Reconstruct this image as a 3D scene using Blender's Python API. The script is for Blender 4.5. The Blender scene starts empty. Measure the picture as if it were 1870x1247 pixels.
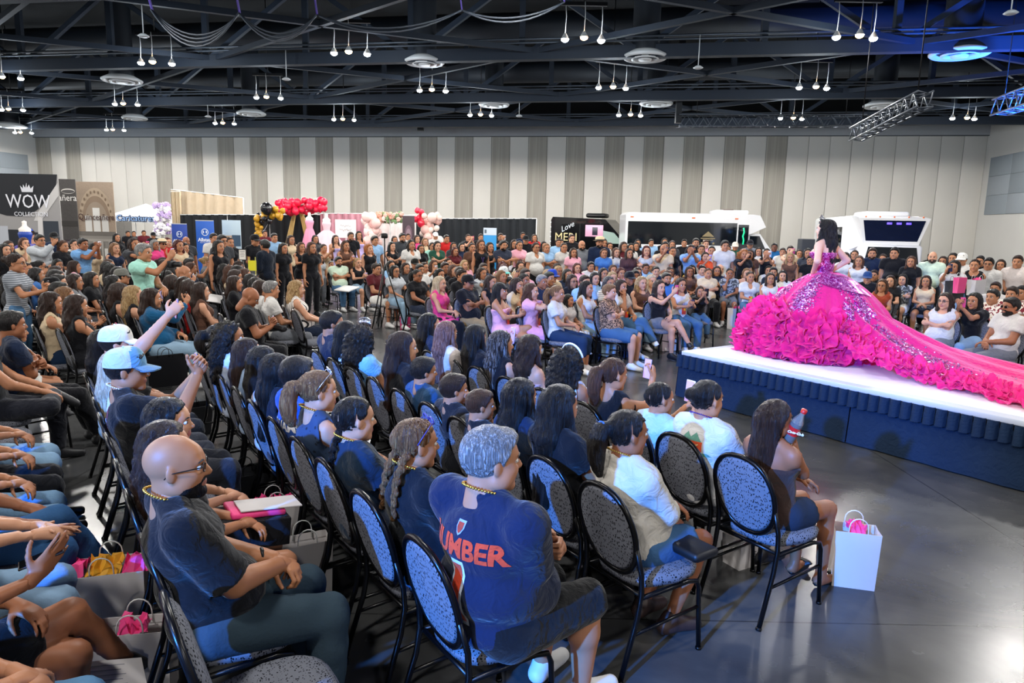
import bpy, bmesh, math, random
import numpy as np
from mathutils import Vector, Matrix, Quaternion, noise
random.seed(7); rng = np.random.default_rng(7)
PI = math.pi
SC = bpy.context.scene
COL = SC.collection

# ------------------------------------------------------------------ camera
FPX, CAM_H = 1285.0, 2.13
PITCH = math.atan((623.5 - 414.0) / FPX); ROLL = 0.0205
_f = np.array([0, math.cos(PITCH), -math.sin(PITCH)]); _r = np.array([1., 0, 0]); _u = np.cross(_r, _f)
_r2 = _r * math.cos(ROLL) + _u * math.sin(ROLL); _u2 = _u * math.cos(ROLL) - _r * math.sin(ROLL)
cam_d = bpy.data.cameras.new('camera'); cam = bpy.data.objects.new('camera', cam_d); COL.objects.link(cam)
cam_d.sensor_width = 36.0; cam_d.lens = 36.0 * FPX / 1870.0; cam_d.clip_end = 300
cam.matrix_world = Matrix(((_r2[0], _u2[0], -_f[0], 0), (_r2[1], _u2[1], -_f[1], 0), (_r2[2], _u2[2], -_f[2], CAM_H), (0, 0, 0, 1)))
SC.camera = cam

def at_z(x, y, z):            # the place of the point seen at x, y of the photograph when it stands z above the floor
    d = _f * FPX + _r2 * (x - 935.0) - _u2 * (y - 623.5); t = (z - CAM_H) / d[2]
    return Vector((d[0] * t, d[1] * t, z))
def at_d(x, y, D):            # ... when it stands D metres away along the view
    d = _f * FPX + _r2 * (x - 935.0) - _u2 * (y - 623.5); t = D / d[1]
    return Vector((d[0] * t, D, CAM_H + d[2] * t))

# ------------------------------------------------------------------ world, exposure
SC.view_settings.view_transform = 'Standard'; SC.view_settings.look = 'None'
SC.view_settings.gamma = 1.0; SC.view_settings.use_curve_mapping = False
SC.view_settings.exposure = EXPO = -0.02
W = bpy.data.worlds.new('world'); SC.world = W; W.use_nodes = True
W.node_tree.nodes['Background'].inputs[0].default_value = (0.02, 0.025, 0.035, 1)
W.node_tree.nodes['Background'].inputs[1].default_value = 0.3
try:
    SC.cycles.use_denoising = True; SC.cycles.max_bounces = 6; SC.cycles.diffuse_bounces = 3; SC.cycles.glossy_bounces = 3
    SC.cycles.sample_clamp_indirect = 6.0; SC.cycles.caustics_reflective = False; SC.cycles.caustics_refractive = False
except Exception: pass

# seating axes: rows run along V, the near chairs face along U (towards the runway)
TH = math.radians(34.25); UX, UY = math.cos(TH), math.sin(TH); VX, VY = -UY, UX
def uv(u, v, z=0.0): return Vector((u * UX + v * VX, u * UY + v * VY, z))

# big lamps: the two stage spots that hang behind the camera and the blue wash on the roof
def spot(name, loc, target, power, color, size, blend=0.3, radius=0.12):
    l = bpy.data.lights.new(name, 'SPOT'); l.energy = power; l.color = color; l.spot_size = math.radians(size); l.spot_blend = blend; l.shadow_soft_size = radius
    o = bpy.data.objects.new(name, l); COL.objects.link(o); o.location = loc
    o.rotation_euler = (Vector(target) - Vector(loc)).to_track_quat('-Z', 'Y').to_euler(); return o
spot('stage_spot_blue', (-6.0, -5.6, 4.5), (-0.5, 4.9, 0.85), 20000, (0.04, 0.26, 1.0), 29, 0.45, 0.10)
spot('stage_spot_cool', (-3.2, -5.0, 6.5), (4.6, 8.6, 1.2), 2100, (0.75, 0.82, 1.0), 26, 0.6, 0.15)
spot('stage_wash_magenta', (10.5, 1.5, 6.5), (5.0, 8.0, 0.8), 350, (1.0, 0.3, 0.8), 40, 0.6, 0.15)
spot('roof_wash_blue', (15.0, 20.0, 3.4), (15.8, 21.0, 11.6), 20000, (0.02, 0.15, 1.0), 118, 0.9, 0.3)

# ------------------------------------------------------------------ materials
MATS = {}
def nodes_of(m):
    m.use_nodes = True; nt = m.node_tree; return nt, nt.nodes, nt.links, nt.nodes['Principled BSDF']
def srgb(h):
    if isinstance(h, str):
        h = h.lstrip('#'); h = h if len(h) == 6 else ''.join(a + a for a in h); c = [int(h[i:i + 2], 16) / 255 for i in (0, 2, 4)]
    else: c = h
    return tuple(x / 12.92 if x <= 0.04045 else ((x + 0.055) / 1.055) ** 2.4 for x in c) + (1.0,)
def mat(name, col, rough=0.6, metal=0.0, spec=0.5, emit=0.0, bump=0.0, bscale=200.0, var=0.0, vscale=4.0, sheen=0.0, trans=0.0, alpha=1.0, coat=0.0):
    key = (name, col, rough, metal, emit, bump, var)
    if key in MATS: return MATS[key]
    m = bpy.data.materials.new(name); nt, N, L, B = nodes_of(m)
    c = srgb(col)
    B.inputs['Base Color'].default_value = c; B.inputs['Roughness'].default_value = rough; B.inputs['Metallic'].default_value = metal
    B.inputs['Specular IOR Level'].default_value = spec; B.inputs['Sheen Weight'].default_value = sheen; B.inputs['Transmission Weight'].default_value = trans
    B.inputs['Alpha'].default_value = alpha; B.inputs['Coat Weight'].default_value = coat
    if emit:
        B.inputs['Emission Color'].default_value = c; B.inputs['Emission Strength'].default_value = emit
    tc = None
    if var or bump:
        tc = N.new('ShaderNodeTexCoord')
    if var:
        n = N.new('ShaderNodeTexNoise'); n.inputs['Scale'].default_value = vscale; n.inputs['Detail'].default_value = 3
        L.new(tc.outputs['Object'], n.inputs['Vector'])
        mx = N.new('ShaderNodeMixRGB'); mx.blend_type = 'MIX'
        mx.inputs[1].default_value = tuple(x * (1 - var) for x in c[:3]) + (1,); mx.inputs[2].default_value = tuple(min(1, x * (1 + var)) for x in c[:3]) + (1,)
        L.new(n.outputs['Fac'], mx.inputs[0]); L.new(mx.outputs[0], B.inputs['Base Color'])
    if bump:
        n2 = N.new('ShaderNodeTexNoise'); n2.inputs['Scale'].default_value = bscale; n2.inputs['Detail'].default_value = 3; n2.inputs['Distortion'].default_value = 1.0 if bscale < 40 else 0.0
        L.new(tc.outputs['Object'], n2.inputs['Vector'])
        b = N.new('ShaderNodeBump'); b.inputs['Strength'].default_value = bump; b.inputs['Distance'].default_value = 0.03 if bscale < 40 else 0.01
        L.new(n2.outputs['Fac'], b.inputs['Height']); L.new(b.outputs[0], B.inputs['Normal'])
    MATS[key] = m; return m
def m_skin(col): return mat('skin', col, 0.5, spec=0.35, var=0.10, vscale=9)
def m_cloth(col): return mat('cloth', col, 0.88, spec=0.15, bump=0.6, bscale=13, sheen=0.15, var=0.10, vscale=11)
def m_denim(col): return mat('denim', col, 0.9, spec=0.1, bump=0.3, bscale=60, var=0.22, vscale=7)
def m_hair(col, hi=None, rough=0.34):
    key = ('hair', col, hi)
    if key in MATS: return MATS[key]
    m = bpy.data.materials.new('hair'); nt, N, L, B = nodes_of(m)
    tc = N.new('ShaderNodeTexCoord'); mp = N.new('ShaderNodeMapping'); mp.inputs['Scale'].default_value = (95, 95, 5)
    n = N.new('ShaderNodeTexNoise'); n.inputs['Scale'].default_value = 1.6; n.inputs['Detail'].default_value = 4; n.inputs['Roughness'].default_value = 0.65
    L.new(tc.outputs['Object'], mp.inputs['Vector']); L.new(mp.outputs[0], n.inputs['Vector'])
    r = N.new('ShaderNodeValToRGB'); c = srgb(col); h = srgb(hi) if hi else tuple(min(1, x * 1.9 + 0.006) for x in c[:3]) + (1,)
    r.color_ramp.elements[0].position = 0.38; r.color_ramp.elements[0].color = tuple(x * 0.55 for x in c[:3]) + (1,)
    r.color_ramp.elements[1].position = 0.68; r.color_ramp.elements[1].color = h
    e = r.color_ramp.elements.new(0.52); e.color = c
    L.new(n.outputs['Fac'], r.inputs[0]); L.new(r.outputs[0], B.inputs['Base Color'])
    b = N.new('ShaderNodeBump'); b.inputs['Strength'].default_value = 1.0; b.inputs['Distance'].default_value = 0.02
    L.new(n.outputs['Fac'], b.inputs['Height']); L.new(b.outputs[0], B.inputs['Normal'])
    B.inputs['Roughness'].default_value = rough; B.inputs['Specular IOR Level'].default_value = 0.36
    MATS[key] = m; return m

# ------------------------------------------------------------------ mesh helpers
class MB:
    """collects shapes; build() links them as one mesh object"""
    def __init__(s): s.v, s.f, s.mi, s.sm = [], [], [], []
    def add(s, vs, fs, mi=0, smooth=False):
        o = len(s.v); s.v += [tuple(p) for p in vs]; s.f += [tuple(i + o for i in f) for f in fs]; s.mi += [mi] * len(fs); s.sm += [smooth] * len(fs); return s
    def box(s, c, d, rot=None, mi=0, bev=0.0):
        x, y, z = [k / 2 for k in d]
        vs = [Vector((sx * x, sy * y, sz * z)) for sz in (-1, 1) for sy in (-1, 1) for sx in (-1, 1)]
        if rot is not None: vs = [rot @ p for p in vs]
        c = Vector(c)
        return s.add([p + c for p in vs], [(0, 2, 3, 1), (4, 5, 7, 6), (0, 1, 5, 4), (2, 6, 7, 3), (0, 4, 6, 2), (1, 3, 7, 5)], mi)
    def rbox(s, c, d, r=0.02, rot=None, mi=0, seg=2):
        bm = bmesh.new(); bmesh.ops.create_cube(bm, size=1.0); bmesh.ops.scale(bm, vec=d, verts=bm.verts)
        bmesh.ops.bevel(bm, geom=bm.edges[:], offset=min(r, min(d) * 0.49), segments=seg, affect='EDGES', profile=0.5)
        c = Vector(c); bm.verts.index_update()
        vs = [(rot @ v.co if rot is not None else v.co.copy()) + c for v in bm.verts]; fs = [[v.index for v in f.verts] for f in bm.faces]
        bm.free(); return s.add(vs, fs, mi, True)
    def tube(s, pts, r, n=8, mi=0, caps=True, closed=False):
        pts = [Vector(p) for p in pts]; m = len(pts); vs = []; fs = []
        rr = r if isinstance(r, (list, tuple)) else [r] * m
        up = None
        for i, p in enumerate(pts):
            if closed: t = pts[(i + 1) % m] - pts[i - 1]
            else: t = pts[min(i + 1, m - 1)] - pts[max(i - 1, 0)]
            t.normalize()
            if up is None: up = Vector((0, 0, 1)) if abs(t.z) < 0.9 else Vector((1, 0, 0))
            a = t.cross(up)
            if a.length < 1e-5: a = t.orthogonal()
            a.normalize(); b = a.cross(t); up = b
            for k in range(n):
                w = 2 * PI * k / n; vs.append(p + a * math.cos(w) * rr[i] + b * math.sin(w) * rr[i])
        for i in range(m if closed else m - 1):
            j = (i + 1) % m
            for k in range(n): fs.append((i * n + k, i * n + (k + 1) % n, j * n + (k + 1) % n, j * n + k))
        if caps and not closed: fs.append(tuple(range(n))[::-1]); fs.append(tuple((m - 1) * n + k for k in range(n)))
        return s.add(vs, fs, mi, True)
    def lathe(s, prof, n=24, c=(0, 0, 0), mi=0, axis='z', smooth=True):
        vs = []; fs = []; c = Vector(c)
        for (r, z) in prof:
            for k in range(n):
                w = 2 * PI * k / n; p = Vector((r * math.cos(w), r * math.sin(w), z))
                if axis == 'x': p = Vector((p.z, p.x, p.y))
                if axis == 'y': p = Vector((p.y, p.z, p.x))
                vs.append(p + c)
        for i in range(len(prof) - 1):
            for k in range(n): fs.append((i * n + k, i * n + (k + 1) % n, (i + 1) * n + (k + 1) % n, (i + 1) * n + k))
        return s.add(vs, fs, mi, smooth)
    def ball(s, c, r, n=10, mi=0, sc=(1, 1, 1)):
        prof = [(max(1e-4, math.sin(PI * i / n)) * r, -math.cos(PI * i / n) * r) for i in range(n + 1)]
        o = len(s.v); s.lathe(prof, max(8, int(n * 1.6)), (0, 0, 0), mi)
        for i in range(o, len(s.v)): p = s.v[i]; s.v[i] = (p[0] * sc[0] + c[0], p[1] * sc[1] + c[1], p[2] * sc[2] + c[2])
        return s
    def prism(s, poly, z0, z1, mi=0, plane='xy', off=0.0):
        n = len(poly)
        def P(a, b, c): return (a, b, c) if plane == 'xy' else ((a, c, b) if plane == 'xz' else (c, a, b))
        vs = [P(a, b, z0) for a, b in poly] + [P(a, b, z1) for a, b in poly]
        fs = [tuple(range(n))[::-1], tuple(range(n, 2 * n))] + [(i, (i + 1) % n, n + (i + 1) % n, n + i) for i in range(n)]
        return s.add(vs, fs, mi)
    def grid(s, P, mi=0, smooth=True, wrap=False):
        nu, nv = len(P), len(P[0]); vs = [p for row in P for p in row]; fs = []
        for i in range(nu - 1):
            for j in range(nv if wrap else nv - 1): fs.append((i * nv + j, i * nv + (j + 1) % nv, (i + 1) * nv + (j + 1) % nv, (i + 1) * nv + j))
        return s.add(vs, fs, mi, smooth)
    def mesh(s, name, mats=None):
        me = bpy.data.meshes.new(name); me.from_pydata(s.v, [], s.f)
        if s.f: me.polygons.foreach_set('material_index', s.mi); me.polygons.foreach_set('use_smooth', s.sm)
        for m in (mats if isinstance(mats, (list, tuple)) else [mats] if mats else []): me.materials.append(m)
        me.update(); return me
    def build(s, name, mats, parent=None, loc=(0, 0, 0), rz=0.0): return link(name, s.mesh(name, mats), parent, loc, rz)
def link(name, me, parent=None, loc=(0, 0, 0), rz=0.0):
    o = bpy.data.objects.new(name, me); COL.objects.link(o); o.location = loc; o.rotation_euler = (0, 0, rz)
    if parent is not None: o.parent = parent
    return o
def empty(name, loc=(0, 0, 0), rz=0.0):
    o = bpy.data.objects.new(name, None); COL.objects.link(o); o.location = loc; o.rotation_euler = (0, 0, rz); o.empty_display_size = 0.1; return o
def tag(o, label, cat, group=None, kind=None):
    if label: o['label'] = label
    if cat: o['category'] = cat
    if group: o['group'] = group
    if kind: o['kind'] = kind
    return o
def struct(o): o['kind'] = 'structure'; return o
def fix_normals(me):
    bm = bmesh.new(); bm.from_mesh(me); bmesh.ops.recalc_face_normals(bm, faces=bm.faces[:]); bm.to_mesh(me); bm.free(); return me
def text_mesh(body, size, depth=0.004, res=3, shear=0.0, align='CENTER', bold=0.0):
    c = bpy.data.curves.new('t', 'FONT'); c.body = body; c.size = size; c.extrude = depth / 2; c.align_x = align; c.align_y = 'CENTER'; c.resolution_u = res; c.shear = shear; c.offset = bold
    o = bpy.data.objects.new('t', c); COL.objects.link(o); dg = bpy.context.evaluated_depsgraph_get()
    me = bpy.data.meshes.new_from_object(o.evaluated_get(dg)); bpy.data.objects.remove(o); bpy.data.curves.remove(c); return me
_texts = {}
def text(body, size, m, parent=None, frame=None, name='lettering', sx=1.0, depth=0.006, shear=0.0, bold=0.0, align='CENTER'):
    me = text_mesh(body, size, depth, 2, shear, align, bold); me.materials.clear(); me.materials.append(m)
    me.transform(Matrix.Diagonal((sx, 1, 1, 1)))
    o = link(name, me, parent)
    if frame is not None: o.matrix_local = frame
    return o
def frame(o, x, y):           # matrix whose x runs along x and y along y, at o
    x = Vector(x).normalized(); y = Vector(y); z = x.cross(y).normalized(); y = z.cross(x)
    return Matrix(((x.x, y.x, z.x, o[0]), (x.y, y.y, z.y, o[1]), (x.z, y.z, z.z, o[2]), (0, 0, 0, 1)))

# ------------------------------------------------------------------ distance-field modelling (bodies, clothes, hair)
class SDF:
    def __init__(s, lo, hi, h):
        s.h = h; s.o = np.array(lo, float) - 2 * h; n = np.ceil((np.array(hi) - s.o) / h).astype(int) + 3
        s.n = n; s.F = np.full(n, 1.0, np.float32)
        s.ax = [(s.o[i] + np.arange(n[i]) * h).astype(np.float32) for i in range(3)]
    def _sl(s, lo, hi, pad):
        a = np.maximum(np.floor((np.array(lo) - pad - s.o) / s.h).astype(int), 0); b = np.minimum(np.ceil((np.array(hi) + pad - s.o) / s.h).astype(int) + 1, s.n)
        if (b <= a).any(): return None, None
        sl = tuple(slice(i, j) for i, j in zip(a, b))
        return sl, np.meshgrid(*[s.ax[i][sl[i]] for i in range(3)], indexing='ij', sparse=True)
    def _merge(s, sl, d, k, sub=False):
        F = s.F[sl]
        if sub:
            d = -d
            if k > 0: h = np.clip(0.5 - 0.5 * (d - F) / k, 0, 1); s.F[sl] = d * (1 - h) + F * h + k * h * (1 - h)
            else: s.F[sl] = np.maximum(F, d)
        elif k > 0:
            h = np.clip(0.5 + 0.5 * (F - d) / k, 0, 1); s.F[sl] = F * (1 - h) + d * h - k * h * (1 - h)
        else: s.F[sl] = np.minimum(F, d)
    def cone(s, a, b, r1, r2, k=0.02, sy=1.0, sx=1.0, cuts=(), sub=False, gr=0.0):
        a = np.array(a, float); b = np.array(b, float); r1 += gr; r2 += gr; rm = max(r1, r2); m = rm * max(1, sy, sx)
        sl, G = s._sl(np.minimum(a, b) - m, np.maximum(a, b) + m, k + 2 * s.h)
        if sl is None: return s
        X, Y, Z = (G[0] - a[0]) / sx, (G[1] - a[1]) / sy, G[2] - a[2]; ba = (b - a) / np.array([sx, sy, 1]); L = max(ba @ ba, 1e-9)
        t = np.clip((X * ba[0] + Y * ba[1] + Z * ba[2]) / L, 0, 1)
        d = np.sqrt((X - t * ba[0]) ** 2 + (Y - t * ba[1]) ** 2 + (Z - t * ba[2]) ** 2) - (r1 + (r2 - r1) * t)
        for (p, n) in cuts: d = np.maximum(d, (G[0] - p[0]) * n[0] + (G[1] - p[1]) * n[1] + (G[2] - p[2]) * n[2])
        s._merge(sl, d, k, sub); return s
    def ell(s, c, r, k=0.02, sub=False, R=None, cuts=()):
        c = np.array(c, float); r = np.array(r, float); m = np.max(r) if R is not None else r
        sl, G = s._sl(c - m, c + m, k + 2 * s.h)
        if sl is None: return s
        X, Y, Z = G[0] - c[0], G[1] - c[1], G[2] - c[2]
        if R is not None:
            X, Y, Z = X * R[0][0] + Y * R[1][0] + Z * R[2][0], X * R[0][1] + Y * R[1][1] + Z * R[2][1], X * R[0][2] + Y * R[1][2] + Z * R[2][2]
        q = np.sqrt((X / r[0]) ** 2 + (Y / r[1]) ** 2 + (Z / r[2]) ** 2); d = (q - 1) * min(r)
        for (p, n) in cuts: d = np.maximum(d, (G[0] - p[0]) * n[0] + (G[1] - p[1]) * n[1] + (G[2] - p[2]) * n[2])
        s._merge(sl, d, k, sub); return s
    def cut(s, p, n):          # keeps the side the normal points away from
        X, Y, Z = np.meshgrid(*s.ax, indexing='ij', sparse=True); s.F = np.maximum(s.F, (X - p[0]) * n[0] + (Y - p[1]) * n[1] + (Z - p[2]) * n[2]).astype(np.float32); return s
    def nets(s):
        F = s.F; I = F < 0
        c = [F[i:F.shape[0] - 1 + i, j:F.shape[1] - 1 + j, k:F.shape[2] - 1 + k] for i in (0, 1) for j in (0, 1) for k in (0, 1)]
        cnt = sum((x < 0).astype(np.int8) for x in c); act = (cnt > 0) & (cnt < 8)
        ids = np.argwhere(act)
        if len(ids) == 0: return np.zeros((0, 3)), np.zeros((0, 4), int)
        cv = np.stack([x[act] for x in c], 1)
        offs = np.array([(i, j, k) for i in (0, 1) for j in (0, 1) for k in (0, 1)], float)
        acc = np.zeros((len(ids), 3)); n = np.zeros(len(ids))
        for a in range(8):
            for b in range(a + 1, 8):
                if np.abs(offs[a] - offs[b]).sum() != 1: continue
                fa, fb = cv[:, a], cv[:, b]; m = (fa < 0) != (fb < 0); t = np.where(m, fa / np.where(m, fa - fb, 1), 0)
                acc += np.where(m[:, None], offs[a] + (offs[b] - offs[a]) * t[:, None], 0); n += m
        vs = (ids + acc / n[:, None]) * s.h + s.o
        idx = np.full(act.shape, -1, np.int64); idx[act] = np.arange(len(ids)); Q = []
        for ax in range(3):
            A = np.take(I, range(0, I.shape[ax] - 1), ax); B = np.take(I, range(1, I.shape[ax]), ax)
            e = np.argwhere(A != B); o1, o2 = [k for k in range(3) if k != ax]
            ok = (e[:, o1] > 0) & (e[:, o2] > 0) & (e[:, o1] < I.shape[o1] - 1) & (e[:, o2] < I.shape[o2] - 1); e = e[ok]
            flip = A[tuple(e.T)]
            q = []
            for d1, d2 in ((-1, -1), (0, -1), (0, 0), (-1, 0)):
                g = e.copy(); g[:, o1] += d1; g[:, o2] += d2; q.append(idx[tuple(g.T)])
            q = np.stack(q, 1)
            if ax == 1: flip = ~flip
            Q.append(np.where(flip[:, None], q, q[:, ::-1]))
        return vs, np.concatenate(Q)
def sdf_mesh(name, s, mats=None, relax=1):
    v, q = s.nets() if isinstance(s, SDF) else s
    return np_mesh(name, v, q, mats)
def np_mesh(name, v, q, mats=None, mi=None):
    me = bpy.data.meshes.new(name); nq = len(q)
    me.vertices.add(len(v)); me.vertices.foreach_set('co', np.asarray(v, np.float32).ravel())
    me.loops.add(nq * 4); me.loops.foreach_set('vertex_index', np.asarray(q, np.int32).ravel())
    me.polygons.add(nq); me.polygons.foreach_set('loop_start', np.arange(nq, dtype=np.int32) * 4)
    me.polygons.foreach_set('use_smooth', np.ones(nq, bool))
    if mi is not None: me.polygons.foreach_set('material_index', np.asarray(mi, np.int32))
    for m in (mats if isinstance(mats, (list, tuple)) else [mats] if mats else []): me.materials.append(m)
    me.update(calc_edges=True); return me
# ------------------------------------------------------------------ people
def V3(*a): return np.array(a, float)
def nrm(v): v = np.asarray(v, float); return v / max(np.linalg.norm(v), 1e-9)
def rotm(x, zhint):           # columns: x along the limb, z near zhint
    x = nrm(x); y = nrm(np.cross(zhint, x)); z = np.cross(x, y); return np.stack([x, y, z], 1)
def ik(a, t, l1, l2, hint):
    d = t - a; L = np.linalg.norm(d); L2 = min(L, (l1 + l2) * 0.995); d = d / max(L, 1e-6); t = a + d * L2
    c = (l1 * l1 + L2 * L2 - l2 * l2) / (2 * l1 * L2); c = max(-1, min(1, c)); h = np.asarray(hint, float); h = nrm(h - d * (h @ d))
    return a + d * l1 * c + h * l1 * math.sqrt(1 - c * c), t
_hands = {}
def hand_mesh(kind, h):
    """right hand: wrist at the origin, fingers along x, palm facing -z, thumb on +y"""
    if (kind, h) in _hands: return _hands[kind, h]
    s = SDF((-.03, -.07, -.09), (.21, .09, .05), h)
    s.cone((-.02, 0, 0), (.03, 0, 0), .024, .026, .01, sy=1.15).ell((.055, -.002, -.002), (.052, .042, .017), .012)
    curl = {'relax': (.35, .55, .4), 'grip': (.75, 1.0, .6), 'flat': (.08, .1, .1), 'fist': (1.1, 1.5, 1.0)}[kind]
    for i, (y, L, r) in enumerate(((.030, .040, .0092), (.010, .045, .0096), (-.011, .042, .0092), (-.030, .033, .0080))):
        p = V3(.092 - abs(i - 1.2) * .006, y, 0); a = 0.0
        for j, k in enumerate((1.0, .62, .52)):
            a += curl[j] * (1 + .06 * i); d = V3(math.cos(a), (y * .8) * (.4 if kind == 'flat' else .15), -math.sin(a)); q = p + d * L * k
            s.cone(p, q, r * (1 - .08 * j), r * (.94 - .08 * j), .004); p = q
    p = V3(.022, .032, -.006); 
    for d, L, r in (((.62, .72, -.30), .040, .0125), ((.80, .42, -.42), .032, .0105), ((.88, .10, -.5) if kind != 'flat' else (.9, .3, -.2), .026, .0092)):
        q = p + nrm(d) * L; s.cone(p, q, r, r * .9, .006); p = q
    _hands[kind, h] = s.nets(); return _hands[kind, h]
_heads = {}
def head_mesh(h, fem, fat=0.0):
    """faces +x, eyes at z=.008, chin at -.118, crown at +.125"""
    key = (h, fem, round(fat, 1))
    if key in _heads: return _heads[key]
    s = SDF((-.13, -.11, -.20), (.14, .11, .15), h); j = .93 if fem else 1.0
    s.ell((-.014, 0, .034), (.101, .078, .093), 0).ell((.026, 0, -.036), (.064, .058 * j + .012 * fat, .076), .03).ell((.055, 0, .035), (.038, .052, .045), .02)
    for y in (-1, 1):
        s.ell((.050, y * .034, -.026), (.030 + .006 * fat, .026, .027), .02)
        s.ell((.005, y * (.050 + .012 * fat), -.062), (.035, .022, .028), .03)
    s.cone((.078, -.030, .024), (.078, .030, .024), .012 if fem else .016, .012 if fem else .016, .014)
    for y in (-1, 1): s.ell((.094, y * .032, .006), (.020, .017, .011), .012, sub=True)
    s.cone((.088, 0, .016), (.108, 0, -.022), .008, .0125, .010).ell((.096, 0, -.028), (.012, .017, .009), .008)
    s.ell((.084, 0, -.052), (.016, .025, .0065), .006).ell((.083, 0, -.064), (.015, .021, .0075), .006).ell((.066, 0, -.096), (.026 * j, .027 * j, .024), .02)
    for y in (-1, 1):
        s.ell((-.008, y * .081, -.002), (.019, .008, .031), .006, R=np.array(Matrix.Rotation(y * -.35, 3, 'Z')))
    nr = .050 if fem else .059
    s.cone((-.030, 0, -.05), (-.045, 0, -.17), nr, nr + .006 * fat, .02, sy=1.0)
    v, q = s.nets(); mi = np.zeros(len(q), int); c = v[q].mean(1)
    lip = ((c[:, 2] > -.0715) & (c[:, 2] < -.0465) & (np.abs(c[:, 1]) < .024) & (c[:, 0] > .079)); mi[lip] = 4
    for y in (-1, 1):            # eyeballs and brows belong to the same mesh
        b = MB().ball((0, 0, 0), .0145, 8); bv = np.array(b.v); bf = np.array(b.f); cc = bv[bf].mean(1)
        bv2 = bv[:, [2, 0, 1]] * [1, 1, 1]; cc2 = bv2[bf].mean(1); ang = np.hypot(cc2[:, 1], cc2[:, 2]); m2 = np.where((ang < .0078) & (cc2[:, 0] > 0), 2, 1)
        bv2 = bv2 * [1, 1.05, .80] + [.0775, y * .032, .007]
        q = np.concatenate([q, bf + len(v)]); v = np.concatenate([v, bv2]); mi = np.concatenate([mi, m2])
        t = MB().tube([(.084, y * .052, .028), (.0935, y * .034, .0335), (.097, y * .016, .029)], [.002, .0042, .003], 6, caps=False); tv = np.array(t.v); tf = np.array(t.f)
        q = np.concatenate([q, tf + len(v)]); v = np.concatenate([v, tv]); mi = np.concatenate([mi, np.full(len(tf), 3)])
        t = MB().tube([(.076, y * .0475, .0065), (.0905, y * .034, .0155), (.0885, y * .019, .0095)], [.0012, .0022, .0015], 5, caps=False); tv = np.array(t.v); tf = np.array(t.f)   # lash line
        q = np.concatenate([q, tf + len(v)]); v = np.concatenate([v, tv]); mi = np.concatenate([mi, np.full(len(tf), 2)])
    _heads[key] = (v, q, mi); return _heads[key]
def wob(v, A, fz, faz, ph=0.0, cx=-.03):
    x, y, z = v[:, 0] - cx, v[:, 1], v[:, 2]; az = np.arctan2(y, x); r = np.maximum(np.hypot(x, y), .02)
    d = A * (np.sin(faz * az + 3.1 * np.sin(fz * z + ph) + ph) + .6 * np.sin(faz * 1.9 * az + 2 * np.sin(fz * 1.7 * z) + 2 * ph))
    v = v.copy(); v[:, 0] += x / r * d; v[:, 1] += y / r * d; return v
def lump(v, A, f, ph=0.0):
    n = A * (np.sin(f * v[:, 0] + ph + 2 * np.sin(f * .7 * v[:, 2])) + np.sin(f * 1.1 * v[:, 1] + 1.3 * ph + 2 * np.sin(f * .6 * v[:, 0])) + np.sin(f * 1.05 * v[:, 2] + 2.1 * ph + 2 * np.sin(f * .8 * v[:, 1])))
    d = v - V3(-.03, 0, -.02); L = np.maximum(np.linalg.norm(d, axis=1), .03); return v + d / L[:, None] * n[:, None]
HAIRLINE = ((.046, 0, .05), (.80, 0, -.60))
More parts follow.
